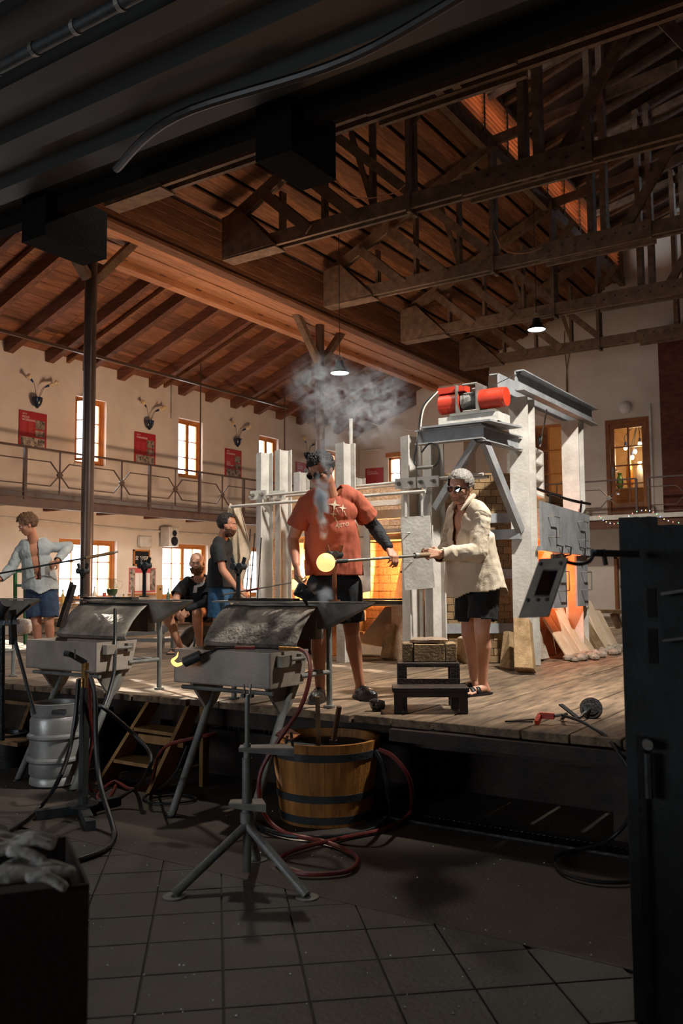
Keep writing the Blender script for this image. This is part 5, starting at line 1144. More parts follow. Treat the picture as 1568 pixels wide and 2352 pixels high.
def torso_cloth(J, hem, infl=.03, fat=1.0, flare=1.0, sleeve=.6, sl_r=.075, voxel=.009, neck_r=.085, loose=.03, wrists=False, vcut=None, fold=.008, seed=0, front_hang=.0, tail=0):
    b = MB(); sleeves = []; T = J['T']; pel, nk = J['pel'], J['neck']; up = (nk-pel).normalized(); L = (nk-pel).length
    hemp = pel-up*max(0, (pel.z-hem)+.06)
    oell(b, pel+up*L*.55+T @ V((0, .01, 0)), (.162*fat+infl, .112*fat+infl, .17), T); oell(b, pel+up*L*.78, (.17+infl*.8, .10+infl*.8, .13), T)
    n = 28; prof = [(pel+up*L*.62, .16*fat+infl, .112*fat+infl), (pel+up*L*.35+T @ V((0, front_hang*.5, 0)), .155*fat+infl+loose*.5, .115*fat+infl+loose*.5), (pel+up*L*.1+T @ V((0, front_hang, 0)), .158*fat+infl+loose*.8*flare, .118*fat+infl+loose*.8), (hemp+T @ V((0, front_hang, 0)), .16*fat*flare+infl+loose, .122*fat*flare+infl+loose)]
    vs = []
    for c, rx, ry in prof:
        for k in range(n): t = 2*math.pi*k/n; vs.append(c+T @ V((rx*math.cos(t), ry*math.sin(t), 0)))
    b.add(vs, [(i*n+k, i*n+(k+1) % n, (i+1)*n+(k+1) % n, (i+1)*n+k) for i in range(len(prof)-1) for k in range(n)]+[tuple(range(n-1, -1, -1)), tuple(range((len(prof)-1)*n, len(prof)*n))])
    for s in 'LR':
        cap(b, J['sh'+s].lerp(nk, .42), J['sh'+s], .064+infl*.4, .052+infl*.3)
        e = J['sh'+s].lerp(J['el'+s], sleeve if not wrists else 1.0)
        if not wrists:
            cap(b, J['sh'+s], J['sh'+s].lerp(J['el'+s], .4), .052+infl*.35, .05+infl*.3); sb = MB(); sh_, el_ = J['sh'+s], J['el'+s]; cap(sb, sh_, sh_.lerp(el_, sleeve+.3), .054+infl*.35, sl_r)
            mm = folds(bake(sb, voxel*.8, 3), fold*.6, fr=11, st=(1, 1, 1), seed=seed+ord(s)); ax_ = el_-sh_; sleeves.append(cut(mm, lambda p: (p-sh_).dot(ax_)/ax_.length_squared < sleeve))
        else:
            sb = MB(); cap(sb, J['sh'+s], J['el'+s], .05+infl*.3, sl_r*.86); w = J['el'+s].lerp(J['wr'+s], 1.08); cap(sb, J['el'+s], w, sl_r*.9, .04)
            q = J['el'+s].lerp(J['wr'+s], .86); cap(sb, q, w, .045, .038); sleeves.append(folds(bake(sb, voxel*.75, 3), fold*.9, fr=9, st=(1, 1, 1), seed=seed+ord(s)))
    me = bake(b, voxel, 4)
    me = folds(me, fold, seed=seed)
    if sleeves:
        bm = bmesh.new(); bm.from_mesh(me)
        for q in sleeves: bm.from_mesh(q); bpy.data.meshes.remove(q)
        bm.to_mesh(me); bm.free()
    iT = T.transposed()
    def keep(p):
        q = iT @ (p-pel)
        if p.z < hem-(.03*math.cos(2*math.atan2(q.y, q.x)+math.pi)+.012*math.sin(5*math.atan2(q.y, q.x)) if wrists else 0): return False
        if (p-(nk+up*.035+T @ V((0, .015, 0)))).length < neck_r: return False
        for s in 'LR':
            sh, el, wr = J['sh'+s], J['el'+s], J['wr'+s]
            if wrists:
                ax = wr-el; t = (p-el).dot(ax)/ax.length_squared
                if t > .99 and (p-wr).length < .13: return False
        if vcut and q.y > 0:
            w = vcut(q.z/L)
            if w and abs(q.x-w[1]) < w[0]: return False
        return True
    return cut(me, keep)
def leg_cloth(J, hems, infl=.02, fat=1.0, r_hem=.105, voxel=.009, waist=.1, fold=.006, seed=3, leg=1.0):
    b = MB(); T = J['T']; pel = J['pel']
    oell(b, pel+V((0, 0, .02)), (.162*fat+infl, .116*fat+infl, .13), T)
    for s in 'LR':
        h, k = J['hip'+s], J['kn'+s]; cap(b, h, h.lerp(k, 1.0), .092*leg+infl, r_hem)
    me = folds(bake(b, voxel, 4), fold, seed=seed)
    def keep(p):
        if p.z > pel.z+waist: return False
        dl = {s: (p-J['kn'+s]).length for s in 'LR'}
        s = min('LR', key=lambda q: ((p-J['hip'+q])-(J['kn'+q]-J['hip'+q])*max(0, min(1, (p-J['hip'+q]).dot(J['kn'+q]-J['hip'+q])/(J['kn'+q]-J['hip'+q]).length_squared))).length)
        ax = J['kn'+s]-J['hip'+s]; return (p-J['hip'+s]).dot(ax)/ax.length_squared < hems[s]
    return cut(me, keep)
def shoe(J, s, parent, m, name='shoe', h=.085, ln=.27, sole=None):
    a = J['an'+s]; td = J['toe'+s].normalized(); z0 = J.get('ground', PL); sdv = td.cross(V((0, 0, 1))); b = MB(); M = frame3(V((0, 0, 1)), sdv)
    base = V((a.x, a.y, z0))
    oell(b, base+td*.01+V((0, 0, .045)), (.04, .062, .045), M); oell(b, base+td*.095+V((0, 0, .04)), (.05, .1, .045), M); oell(b, base+td*.05+V((0, 0, .055)), (.04, .07, .045), M)
    vs = []; pr = [(-.06, .03), (-.03, .038), (.05, .043), (.11, .047), (.16, .038), (.185, .018)]
    pts = [base+td*u+sdv*w for u, w in pr]+[base+td*u-sdv*w for u, w in pr[::-1]]
    b.prism(pts, (0, 0, .028)); me = bake(b, .006, 3)
    for v in me.vertices: v.co.z = max(v.co.z, z0+.002)
    o = obj_from(me, name, m, parent)
    MB().prism([base+td*(u*1.02)+sdv*w*1.05 for u, w in pr]+[base+td*(u*1.02)-sdv*w*1.05 for u, w in pr[::-1]], (0, 0, .016)).build('sole', sole or rubber, o); return o
def sandal(J, s, parent, m):
    a = J['an'+s]; td = J['toe'+s].normalized(); z0 = J.get('ground', PL); sdv = td.cross(V((0, 0, 1))); base = V((a.x, a.y, z0))
    pr = [(-.075, .03), (-.03, .04), (.05, .045), (.12, .05), (.17, .042), (.19, .02)]
    o = MB().prism([base+td*u+sdv*w for u, w in pr]+[base+td*u-sdv*w for u, w in pr[::-1]], (0, 0, .014)).build('sandal', m, parent)
    for u0, u1 in ((.05, .085), (.1, .135)):
        vs = []; n = 9
        for u in (u0, u1):
            for k in range(n): t = math.pi*k/(n-1); vs.append(base+td*u+sdv*(.047*math.cos(t))+V((0, 0, .012+.055*math.sin(t)*(1.15-u*2.2))))
        thick(MB().add(vs, [(k, k+1, n+k+1, n+k) for k in range(n-1)]).build('strap', m, o, smooth=True), .004)
def project_text(txt, size, o, ux, uy, target, m, parent, name='lettering', off=.004, shear=0, sub=2, bold=0):
    b = text_mesh(txt, size, o, ux, uy, m, None, ext=0, shear=shear, align='CENTER', bold=bold) if isinstance(txt, str) else txt
    me = target.data; bv = BVHTree.FromPolygons([v.co.copy() for v in me.vertices], [tuple(p.vertices) for p in me.polygons])
    bm = bmesh.new(); vv = [bm.verts.new(v) for v in b.v]
    for f in b.f:
        try: bm.faces.new([vv[i] for i in f])
        except ValueError: pass
    bmesh.ops.triangulate(bm, faces=bm.faces)
    for _ in range(sub): bmesh.ops.subdivide_edges(bm, edges=[e for e in bm.edges if e.calc_length() > .012], cuts=1); bmesh.ops.triangulate(bm, faces=bm.faces)
    n = V(ux).cross(V(uy)).normalized(); miss = []
    for v in bm.verts:
        h = bv.ray_cast(v.co+n*.4, -n, 1.2)
        if h[0] is not None: v.co = h[0]+n*off
        else:
            h = bv.find_nearest(v.co+n*-.3); v.co = h[0]+n*off; miss.append(v)
    q = bpy.data.meshes.new(name); bm.to_mesh(q); bm.free(); return obj_from(q, name, m, parent, False)
HZ = lambda v: V((v.x, v.y, 0)).normalized()
def JJ(d, off=0): # joints given as (px, py, depth)
    return {k: (PD(v[0], v[1], v[2]+off) if isinstance(v, tuple) else v) for k, v in d.items()}
def finish(J):
    J['T'] = frame3(J['neck']-J['pel'], J['shR']-J['shL'] if J.get('flip') else J['shR']-J['shL']); return J
toC = -HZ(FWD); rtH = HZ(RT)
# frame: x = the person's right... the shoulder vector shR - shL; forward = up x side must face the right way
def setT(J, fw):
    up = (J['neck']-J['pel']).normalized(); sd = J['shL']-J['shR']; sd = (sd-up*sd.dot(up)).normalized(); f = up.cross(sd)
    if f.dot(fw) < 0: sd = -sd; f = -f
    J['T'] = Matrix((sd, f, up)).transposed(); return J
# ---------------------------------------------------------- 1: orange T-shirt, bending over the glass ball
J = JJ(dict(pel=(767, 1338, 6.15), neck=(756, 1130, 6.02), head=(736, 1080, 5.93), shR=(704, 1156, 6.02), shL=(813, 1146, 6.1), elR=(672, 1240, 6.06), wrR=(680, 1297, 5.88), elL=(861, 1213, 6.22), wrL=(892, 1257, 6.06),
  hipR=(738, 1348, 6.15), hipL=(797, 1348, 6.15), knR=(732, 1455, 6.08), knL=(808, 1452, 6.12), anR=(735, 1588, 6.12), anL=(827, 1580, 6.22)), .1)
J['anR'].z = PL+.09; J['anL'].z = PL+.09
J['toeR'] = toC*.9-rtH*.25; J['toeL'] = toC*.75+rtH*.5; setT(J, toC)
J['H'] = hframe(toC*.72-rtH*.55+V((0, 0, -.5)))
J1 = J
rod_a, rod_b = PD(752, 1291, 5.76), PD(985, 1274, 6.32); rod_d = (rod_b-rod_a).normalized()
h1 = ((J['wrL'], (PD(904, 1280, 6.1)-J['wrL']), V((0, 0, 1))+rtH*.35+toC*.5), dict(curl=.62, thumb=-1, tc=.5))
h2 = ((J['wrR'], V((0, 0, -1))+rtH*.1+toC*.15, -rtH+toC*.5), dict(curl=.8, thumb=1, tc=.6))
m1 = body(J, .0048, skin, 'person', 'person in an orange T-shirt and dark shorts bending over the glowing glass ball', hands=(h1, h2), arm=1.0, barefoot=False)
brows(m1, J['head'], J['H'], 1.0, hair_d)
tee = mat('orange_cotton', '#c0654a', '#ae563e', .85, scale=4, bump=.12, rnd=0, fine=140)
ts1 = thick(obj_from(torso_cloth(J, PD(770, 1322, 6.1).z, infl=.022, sleeve=.66, sl_r=.088, fold=.009, seed=1, loose=.03, front_hang=.015), 'tshirt', tee, m1))
navy = mat('dark_shorts', '#20252c', '#14181d', .8, scale=5, bump=.15, rnd=0, fine=120)
thick(obj_from(leg_cloth(J, dict(L=.80, R=.80), r_hem=.1), 'shorts', navy, m1))
hk = lambda p: p.z > (.082 if p.y > .05 else (.03 if p.y > .02 else (-.02 if p.y > -.03 else -.062))) - (.02 if abs(p.x) < .05 and p.y > .05 else 0)
obj_from(hair_cap(J['head'], J['H'], 1.0, hk, puff=.012, rough=.01, seed=1), 'hair', hair_d, m1); glasses(m1, J['head'], J['H'], 1.0)
b = MB(); a0 = J['shL'].lerp(J['elL'], .55); cap(b, a0, J['elL'], .053, .048); cap(b, J['elL'], J['elL'].lerp(J['wrL'], .3), .048, .048); cap(b, J['elL'].lerp(J['wrL'], .3), J['elL'].lerp(J['wrL'], .97), .048, .034)
obj_from(folds(bake(b, .006, 3), .003, fr=20, st=(1, 1, 1), seed=4), 'arm_sleeve', mat('black_knit', '#1c2026', '#121519', .8, scale=9, bump=.2, rnd=0), m1)
for s in 'LR': shoe(J, s, m1, mat('black_leather', '#26221f', '#161412', .35, bump=.3, rnd=0, fine=70))
cream = mat('cream_print', '#e8d8b8', '#dccaa8', .8, bump=0, rnd=0)
fz = lambda px, py: PD(px, py, 5.6)
def star(c, R, r, n=4, rot=0):
    ux, uy = RT, UP; return MB().add([c]+[c+(ux*math.sin(rot+math.pi*k/n)+uy*math.cos(rot+math.pi*k/n))*((R if k % 2 == 0 else r)) for k in range(2*n)], [(0, 1+(k+1) % (2*n), 1+k) for k in range(2*n)])
sb_ = MB()
for px, py, R in ((767, 1158, .042), (787, 1166, .03), (764, 1181, .026)):
    c = fz(px, py); q = star(c, R, R*.28, rot=.12); sb_.add(q.v, q.f)
    e = fz(px+12, py+26); w = RT*.004; 
    for k in range(5): f0 = c.lerp(e, .3+k*.14); f1 = c.lerp(e, .3+k*.14+.1); sb_.add([f0-w*(1-k*.15), f0+w*(1-k*.15), f1+w*(1-k*.2), f1-w*(1-k*.2)], [(0, 1, 2, 3)])
project_text(sb_, 0, None, RT, UP, ts1, cream, m1, 'star_print', sub=1)
project_text('AJETO', .034, fz(786, 1212), RT+UP*.12, UP, ts1, cream, m1, 'lettering')
# ---------------------------------------------------------- glowing glass on its blowpipe
bp = thing('blowpipe', 'long steel blowpipe with a glowing round glass ball on its end', 'blowpipe', tuple(rod_a))
MB().cyl(rod_a+rod_d*.05, rod_b, .0105, n=10).build('tube', steel_b, bp, smooth=True); MB().cyl(rod_a+rod_d*.07, rod_a+rod_d*.16, .016, n=10).build('neck', steel_k, bp, smooth=True)
MB().cyl(PD(958, 1276, 6.25), PD(1004, 1273, 6.37), .019, n=14).build('handle', mat('wood_grip', '#8a7458', '#6a563e', .5, bump=.1), bp, smooth=True); MB().cyl(PD(952, 1276.5, 6.24), PD(959, 1276, 6.255), .022, n=14).build('ferrule', steel_b, bp, smooth=True)
gb = bpy.data.materials.new('molten_glass'); gb.use_nodes = True; MATS['molten_glass'] = gb; q = gb.node_tree.nodes['Principled BSDF']
q.inputs['Base Color'].default_value = (.9, .55, .2, 1); q.inputs['Roughness'].default_value = .06; q.inputs['Emission Color'].default_value = (1, .53, .19, 1); q.inputs['Emission Strength'].default_value = 1.15
gc = PD(748, 1292, 5.75); MB().ell(gc, .0625, 36).build('glass_ball', gb, bp, smooth=True)
lamp('glass_glow', 'POINT', gc+V((0, 0, .09))+toC*.07, .8, (1, .5, .15), .06)
pd = thing('cork_paddle', 'black smoking wooden block held by the person in orange', 'tool', tuple(PD(700, 1350, 5.82)))
k0, k1 = PD(684, 1330, 5.86), PD(712, 1358, 5.8)
MB().cyl(J1['wrR']+V((0, 0, -.07)), PD(697, 1345, 5.84), .012, n=10).build('handle', wood_old, pd, smooth=True)
kd = (PD(722, 1366, 5.78)-PD(688, 1352, 5.84)).normalized(); kc_ = PD(704, 1352, 5.82); ku = (UP-kd*UP.dot(kd)).normalized()
MB().prism([PD(688, 1334, 5.85), PD(672, 1366, 5.85), PD(705, 1380, 5.76), PD(728, 1366, 5.74), PD(712, 1350, 5.78)], -HZ(FWD)*.05).build('block', mat('wet_black_block', '#1e2226', '#101214', .3, bump=.2, rnd=0), pd, bevel=.012)
MB().cyl(PD(698, 1374, 5.78), PD(706, 1392, 5.77), .016, .008, n=8).build('drip_tip', MATS['wet_black_block'], pd)
# ---------------------------------------------------------- 2: cream shirt, holding the pipe
J = JJ(dict(pel=(1094, 1348, 6.6), neck=(1070, 1158, 6.54), head=(1056, 1119, 6.48), shL=(1108, 1182, 6.42), shR=(1044, 1180, 6.68), elL=(1096, 1268, 6.36), wrL=(1014, 1272, 6.32), elR=(1030, 1262, 6.66), wrR=(1008, 1277, 6.46),
  hipL=(1111, 1355, 6.52), hipR=(1080, 1355, 6.68), knL=(1106, 1452, 6.46), knR=(1076, 1456, 6.66), anL=(1108, 1576, 6.5), anR=(1088, 1562, 6.78)))
J['anL'].z = PL+.09; J['anR'].z = PL+.09
fw2 = (toC*.55-rtH*.83); J['toeL'] = fw2*1.0; J['toeR'] = fw2; setT(J, fw2)
J['H'] = hframe(toC*.8-rtH*.6+V((0, 0, -.22)), tilt=-.08)
h1 = ((J['wrL'], rod_b-J['wrL']+V((0, 0, .01)), V((0, 0, 1))*.4+toC), dict(curl=.8, thumb=1, tc=.5)); h2 = ((J['wrR'], -rtH+V((0, 0, -.1)), V((0, 0, -1))), dict(curl=.8, thumb=-1, tc=.5))
m2 = body(J, .0050, skin_p, 'person', 'grey-haired person in a loose cream shirt and black shorts holding the blowpipe', hands=(h1, h2), fat=1.05)
brows(m2, J['head'], J['H'], 1.0, hair_g)
shm = mat('cream_linen', '#d9cab4', '#c6b59c', .85, scale=3, bump=.12, rnd=0, fine=110)
vc = lambda t: (.012+.055*max(0, (t-.55)/.45), .0) if t > .5 else None
thick(obj_from(torso_cloth(J, PD(1090, 1362, 6.6).z, infl=.024, fat=1.08, wrists=True, sl_r=.078, neck_r=.07, vcut=vc, fold=.009, seed=5, loose=.05, flare=1.12, front_hang=.02), 'shirt', shm, m2))
cb_ = MB(); T = J['T']; nk = J['neck']
for k in (-1, 1): cb_.tube([nk+T @ V((k*.02, -.07, .05)), nk+T @ V((k*.065, -.03, .06)), nk+T @ V((k*.075, .04, .03)), nk+T @ V((k*.05, .1, -.03))], [.016, .018, .02, .012], 8)
cb_.build('collar', shm, m2, smooth=True)
thick(obj_from(leg_cloth(J, dict(L=.72, R=.72), r_hem=.108, seed=8, fat=1.05), 'shorts', mat('black_shorts', '#16191c', '#0e1012', .85, scale=5, bump=.12, rnd=0), m2))
hk2 = lambda p: p.z > (.07 if p.y > .06 else (.035 if p.y > .03 else (-.02 if p.y > -.03 else -.06)))
obj_from(hair_cap(J['head'], J['H'], 1.0, hk2, puff=.015, rough=.007, seed=6), 'hair', hair_g, m2); glasses(m2, J['head'], J['H'], 1.0, lensw=.023)
obj_from(hair_cap(J['head'], J['H'], 1.0, lambda p: p.z < -.052-.02*(1 if abs(p.x) < .03 and p.z > -.08 else 0) and p.y > .0, puff=.001, rough=.001, beard=True), 'stubble', mat('stubble', '#b08a76', '#94705e', .8, scale=60, bump=.3), m2)
for s in 'LR': sandal(J, s, m2, mat('black_sandal', '#1c1c1e', '#121214', .5, bump=.15, rnd=0))
# ---------------------------------------------------------- 3: black T-shirt and blue shorts, profile
J = JJ(dict(pel=(508, 1364, 10.10), neck=(508, 1235, 10.05), head=(523, 1205, 10.00), shR=(500, 1256, 9.90), shL=(522, 1256, 10.25), elR=(511, 1309, 9.82), wrR=(545, 1352, 9.70), elL=(538, 1310, 10.25), wrL=(553, 1350, 10.05),
  hipR=(503, 1372, 10.00), hipL=(513, 1372, 10.20), knR=(500, 1430, 10.00), knL=(516, 1430, 10.25), anR=(496, 1484, 10.05), anL=(512, 1480, 10.30)))
for s in 'LR': J['an'+s].z = PL+.09
fw3 = rtH*.95+toC*.2; J['toeL'] = fw3; J['toeR'] = fw3; setT(J, fw3)
J['H'] = hframe(rtH*.93+toC*.12+V((0, 0, -.1)))
hh = ((J['wrR'], rtH+V((0, 0, -.5)), toC+V((0, 0, .5))), dict(curl=.6, thumb=1)); hh2 = ((J['wrL'], rtH+V((0, 0, -.6)), V((0, 0, 1))), dict(curl=.6, thumb=-1))
m3 = body(J, .0075, skin, 'person', 'bearded person in a black T-shirt and blue shorts standing in profile by the cloth', hands=(hh, hh2), fat=.95)
brows(m3, J['head'], J['H'], 1.0, hair_d)
blk = mat('black_cotton', '#24272a', '#181a1c', .85, scale=5, bump=.12, rnd=0)
thick(obj_from(torso_cloth(J, PD(508, 1349, 10.10).z, infl=.024, fat=.98, sleeve=.7, sl_r=.08, seed=9, voxel=.011), 'tshirt', blk, m3))
blu = mat('blue_shorts', '#2f5f86', '#244c6c', .8, scale=4, bump=.15, rnd=0)
sh3 = thick(obj_from(leg_cloth(J, dict(L=.80, R=.80), r_hem=.115, seed=10, voxel=.011, infl=.03, waist=.15), 'shorts', blu, m3))
project_text('LASVIT', .042, PD(506, 1357, 9.40), RT, UP, sh3, cream, m3, 'lettering')
hk3 = lambda p: p.z > (.088 if p.y > .03 else (.0 if p.y > -.02 else -.07))
obj_from(hair_cap(J['head'], J['H'], 1.0, hk3, puff=.016, rough=.012, seed=11), 'hair', hair_d, m3)
obj_from(hair_cap(J['head'], J['H'], 1.0, lambda p: p.z < -.048 and p.y > -.01, puff=.012, rough=.008, beard=True), 'beard', mat('brown_beard', '#5a3a26', '#3a2418', .8, scale=60, bump=.6), m3); eyes(m3, J['head'], J['H'], 1.0)
for s in 'LR': sandal(J, s, m3, MATS['black_sandal'])
r3 = thing('gathering_rod', 'thin rod with red grip held out by the bearded person in black', 'rod', tuple(PD(560, 1362, 9.60)))
MB().cyl(PD(512, 1366, 9.70), PD(670, 1338, 9.3), .008, n=8).build('rod', steel_b, r3); MB().cyl(PD(566, 1357, 9.50), PD(594, 1352, 9.40), .014, n=8).build('grip', rubber_r, r3)
# ---------------------------------------------------------- 4: seated, black T-shirt, bald and bearded
J = JJ(dict(pel=(468, 1388, 10.75), neck=(456, 1326, 10.45), head=(452, 1293, 10.32), shR=(419, 1346, 10.42), shL=(490, 1345, 10.5), elR=(404, 1376, 10.3), wrR=(409, 1402, 10.15), elL=(472, 1384, 10.2), wrL=(430, 1398, 10.08),
  hipR=(446, 1392, 10.68), hipL=(484, 1392, 10.72), knR=(378, 1402, 10.3), knL=(452, 1405, 10.18), anR=(413, 1476, 10.42), anL=(458, 1476, 10.38)))
for s in 'LR': J['an'+s].z = PL+.09
J['pel'].z = PL+.5; J['hipR'].z = J['hipL'].z = PL+.48
J['toeR'] = toC*.7-rtH*.6; J['toeL'] = toC*.8-rtH*.4; setT(J, toC)
J['H'] = hframe(toC*.97+rtH*.02+V((0, 0, -.08)), tilt=.06)
hh = ((J['wrR'], V((0, 0, -1))+rtH*.35+toC*.1, toC-rtH*.3), dict(curl=.35, thumb=1)); hh2 = ((J['wrL'], V((0, 0, -.8))-rtH*.5+toC*.1, toC+rtH*.3), dict(curl=.35, thumb=-1))
m4 = body(J, .0070, skin_p, 'person', 'bald bearded person in a black T-shirt sitting on a low stool', hands=(hh, hh2), fat=1.15, headfat=1.08, leg=1.12, arm=1.08)
brows(m4, J['head'], J['H'], 1.0, beard_m)
ts4 = thick(obj_from(torso_cloth(J, PL+.44, infl=.026, fat=1.2, sleeve=.75, sl_r=.092, seed=14, voxel=.011), 'tshirt', blk, m4))
thick(obj_from(leg_cloth(J, dict(L=.72, R=.72), r_hem=.105, seed=15, voxel=.011, fat=1.12, leg=1.1, waist=.14), 'shorts', MATS['black_shorts'], m4))
obj_from(hair_cap(J['head'], J['H'], 1.0, lambda p: p.z < -.045-.012*(abs(p.x) < .024 and p.z > -.08) and p.y > .0, puff=.014, rough=.01, fat=1.08, beard=True), 'beard', beard_m, m4); eyes(m4, J['head'], J['H'], 1.0)
b = MB(); cap(b, J['shL'].lerp(J['elL'], .6), J['elL'], .056, .052); cap(b, J['elL'], J['wrL'], .052, .035); obj_from(bake(b, .009, 3), 'arm_sleeve', MATS['black_knit'], m4)
project_text('P', .22, PD(440, 1366, 10.0), RT+UP*.1, UP, ts4, white_m, m4, 'lettering', shear=.2, bold=.012)
for s in 'LR': sandal(J, s, m4, MATS['black_sandal'])
ss = thing('low_stool', 'low round stool under the seated bald person', 'stool', (J['pel'].x, J['pel'].y, PL))
MB().cyl((J['pel'].x, J['pel'].y, PL+.33), (J['pel'].x, J['pel'].y, PL+.37), .17, n=20).build('seat', wood_old, ss)
for k in range(3): t = k*2.1+.4; MB().cyl((J['pel'].x+.1*math.cos(t), J['pel'].y+.1*math.sin(t), PL+.33), (J['pel'].x+.17*math.cos(t), J['pel'].y+.17*math.sin(t), PL), .016, n=8).build('leg', steel_s, ss)
# ---------------------------------------------------------- 5: open denim shirt at left
J = JJ(dict(pel=(95, 1366, 10.5), neck=(76, 1236, 10.4), head=(62, 1205, 10.32), shR=(46, 1264, 10.4), shL=(116, 1258, 10.5), elR=(26, 1306, 10.35), wrR=(0, 1330, 10.2), elL=(157, 1256, 10.6), wrL=(132, 1288, 10.3),
  hipR=(80, 1374, 10.5), hipL=(110, 1374, 10.5), knR=(84, 1432, 10.45), knL=(113, 1432, 10.45), anR=(88, 1496, 10.5), anL=(116, 1494, 10.5)))
for s in 'LR': J['an'+s].z = PL+.09
J['toeR'] = toC-rtH*.3; J['toeL'] = toC+rtH*.2; setT(J, toC); J['H'] = hframe(toC*.5-rtH*.8+V((0, 0, -.45)))
hh = ((J['wrL'], V((0, 0, -.6))-rtH*.8, toC+V((0, 0, .4))), dict(curl=.7, thumb=-1)); hh2 = ((J['wrR'], V((0, 0, -.7))-rtH*.7, toC), dict(curl=.7, thumb=1))
m5 = body(J, .0075, skin, 'person', 'curly-haired person in an open pale denim shirt and blue shorts at the left', hands=(hh, hh2))
brows(m5, J['head'], J['H'], 1.0, hair_b)
den = mat('pale_denim', '#b9bdbb', '#9aa2a4', .85, scale=4, bump=.15, rnd=0, fine=110)
vc5 = lambda t: (.018+.03*max(0, t), -.0) if t > .32 else None
thick(obj_from(torso_cloth(J, PD(95, 1356, 10.5).z, infl=.02, fat=.95, wrists=True, sl_r=.07, neck_r=.075, vcut=vc5, fold=.007, seed=21, loose=.04, voxel=.0105, flare=1.1), 'shirt', den, m5))
thick(obj_from(leg_cloth(J, dict(L=.78, R=.78), r_hem=.115, seed=22, voxel=.011, infl=.03), 'shorts', mat('navy_shorts', '#2a3f5c', '#1e2f46', .8, scale=4, bump=.15, rnd=0), m5))
hk5 = lambda p: p.z > (.07 if p.y > .05 else (.0 if p.y > -.02 else -.06))
obj_from(hair_cap(J['head'], J['H'], 1.0, hk5, puff=.022, rough=.02, seed=23), 'hair', hair_b, m5); eyes(m5, J['head'], J['H'], 1.0)
for s in 'LR': sandal(J, s, m5, MATS['black_sandal'])
r5 = thing('gathering_rod', 'long dark rod with pale wooden grip held by the person in denim', 'rod', tuple(PD(130, 1295, 10.2)))
MB().cyl(PD(-40, 1324, 10.0), PD(200, 1281, 10.25), .011, n=8).build('rod', steel_d, r5); MB().cyl(PD(198, 1281.5, 10.25), PD(262, 1269, 10.3), .02, n=10).build('grip', wood_old, r5); MB().cyl(PD(262, 1269, 10.3), PD(271, 1267, 10.32), .012, n=8).build('tip', steel_b, r5)
# ================================================================== WALL THINGS AND SMALL OBJECTS
poster_t = mat('poster_text', '#c85a5c', '#c05054', .6, bump=0, rnd=0)
def poster(o, ux, w, h, lines, sub, label, photos=True):
    """red information board; o = lower left corner, ux = reading direction"""
    o, ux = V(o), V(ux); uz = V((0, 0, 1)); n = ux.cross(uz); t = thing('wall_poster', label, 'poster', tuple(o), group='red posters along the gallery')
    P_ = lambda a, b, c=0: o+ux*(a*w)+uz*(b*h)+n*c
    def rect(nm, a0, a1, b0, b1, m, c0, c1): return MB().prism([P_(a0, b0, c0), P_(a1, b0, c0), P_(a1, b1, c0), P_(a0, b1, c0)], n*(c1-c0)).build(nm, m, t)
    rect('panel', 0, 1, 0, 1, poster_r, .004, .02)
    if photos:
        rect('photo', .58, .93, .53, .78, photo_m, .02, .022); rect('photo', .58, .93, .31, .49, photo_m, .02, .022); rect('photo', .07, .93, .02, .27, photo_m, .02, .022)
    text_mesh('AJETO', h*.055, P_(.1, .9, .0205), ux, uz, white_m, t, ext=.001)
    for i, l in enumerate(lines): text_mesh(l, h*.088, P_(.09, .80-.082*i, .0205), ux, uz, white_m, t, ext=.001)
    if sub:
        for i, l in enumerate(sub): text_mesh(l, h*.062, P_(.09, .50-.06*i, .0205), ux, uz, white_m, t, ext=.001)
    for cx0 in (.09, .33):
        for k in range(9):
            b0 = .66-.04*k
            if sub and .36 < b0 < .56: continue
            rect('text_line', cx0, cx0+.2-.03*((k*7) % 3), b0, b0+.014, poster_t, .02, .0205)
ly = V((0, 1, 0))
posters = [(9.36, ['MOLD', 'WORKSHOP'], None, 'red MOLD WORKSHOP board at the left end of the gallery'), (12.02, ['FORMÁRNA'], None, 'red FORMÁRNA board between the first two full windows'), (14.73, ['KMENÁRNA'], ['BATCH', 'MIXING', 'DEPARTMENT'], 'red batch department board right of the second full window'), (17.42, ['HISTORIE', 'SKLÁREN'], None, 'red board partly hidden behind the head of the person in orange')]
for y, l, sb, lab in posters: poster((XW, y, 3.87), ly, .57, .62, l, sb, lab)
poster((-12.62, YF, 3.99), (1, 0, 0), .57, .62, ['HISTORY OF', 'GLASSMAKING'], None, 'red HISTORY OF GLASSMAKING board on the far wall by its window', photos=False)
# vases -----------------------------------------------------------------
vase_m = mat('dark_blue_glass', '#1c2a3c', '#101824', .2, scale=5, bump=.05, rnd=0); petal = mat('cream_petal', '#ecd9b8', '#d8b888', .6, scale=8, bump=.1, rnd=0); stem_m = mat('stem', '#6a5a40', '#4a3e2c', .6, bump=0, rnd=0); cob = mat('cobalt_glass', '#22386a', '#182848', .2, bump=0, rnd=0)
vs_ = thing('wall_vase', 'dark blue wall vase with cream flowers above the MOLD WORKSHOP board', 'vase', (XW, 9.66, 4.55), group='wall vases')
b = MB(); n = 24; vs = []
pr = [(.012, 0), (.06, .06), (.085, .13), (.09, .19), (.082, .19), (.07, .13)]
for r, z in pr:
    for k in range(n): t = 2*math.pi*k/n; rr = r*(1+.05*math.cos(k*math.pi)); vs.append((.095+rr*math.cos(t), rr*math.sin(t), z))
b.add(vs, [(i*n+k, i*n+(k+1) % n, (i+1)*n+(k+1) % n, (i+1)*n+k) for i in range(len(pr)-1) for k in range(n)]+[tuple(range(n-1, -1, -1)), tuple(range((len(pr)-1)*n, len(pr)*n))])
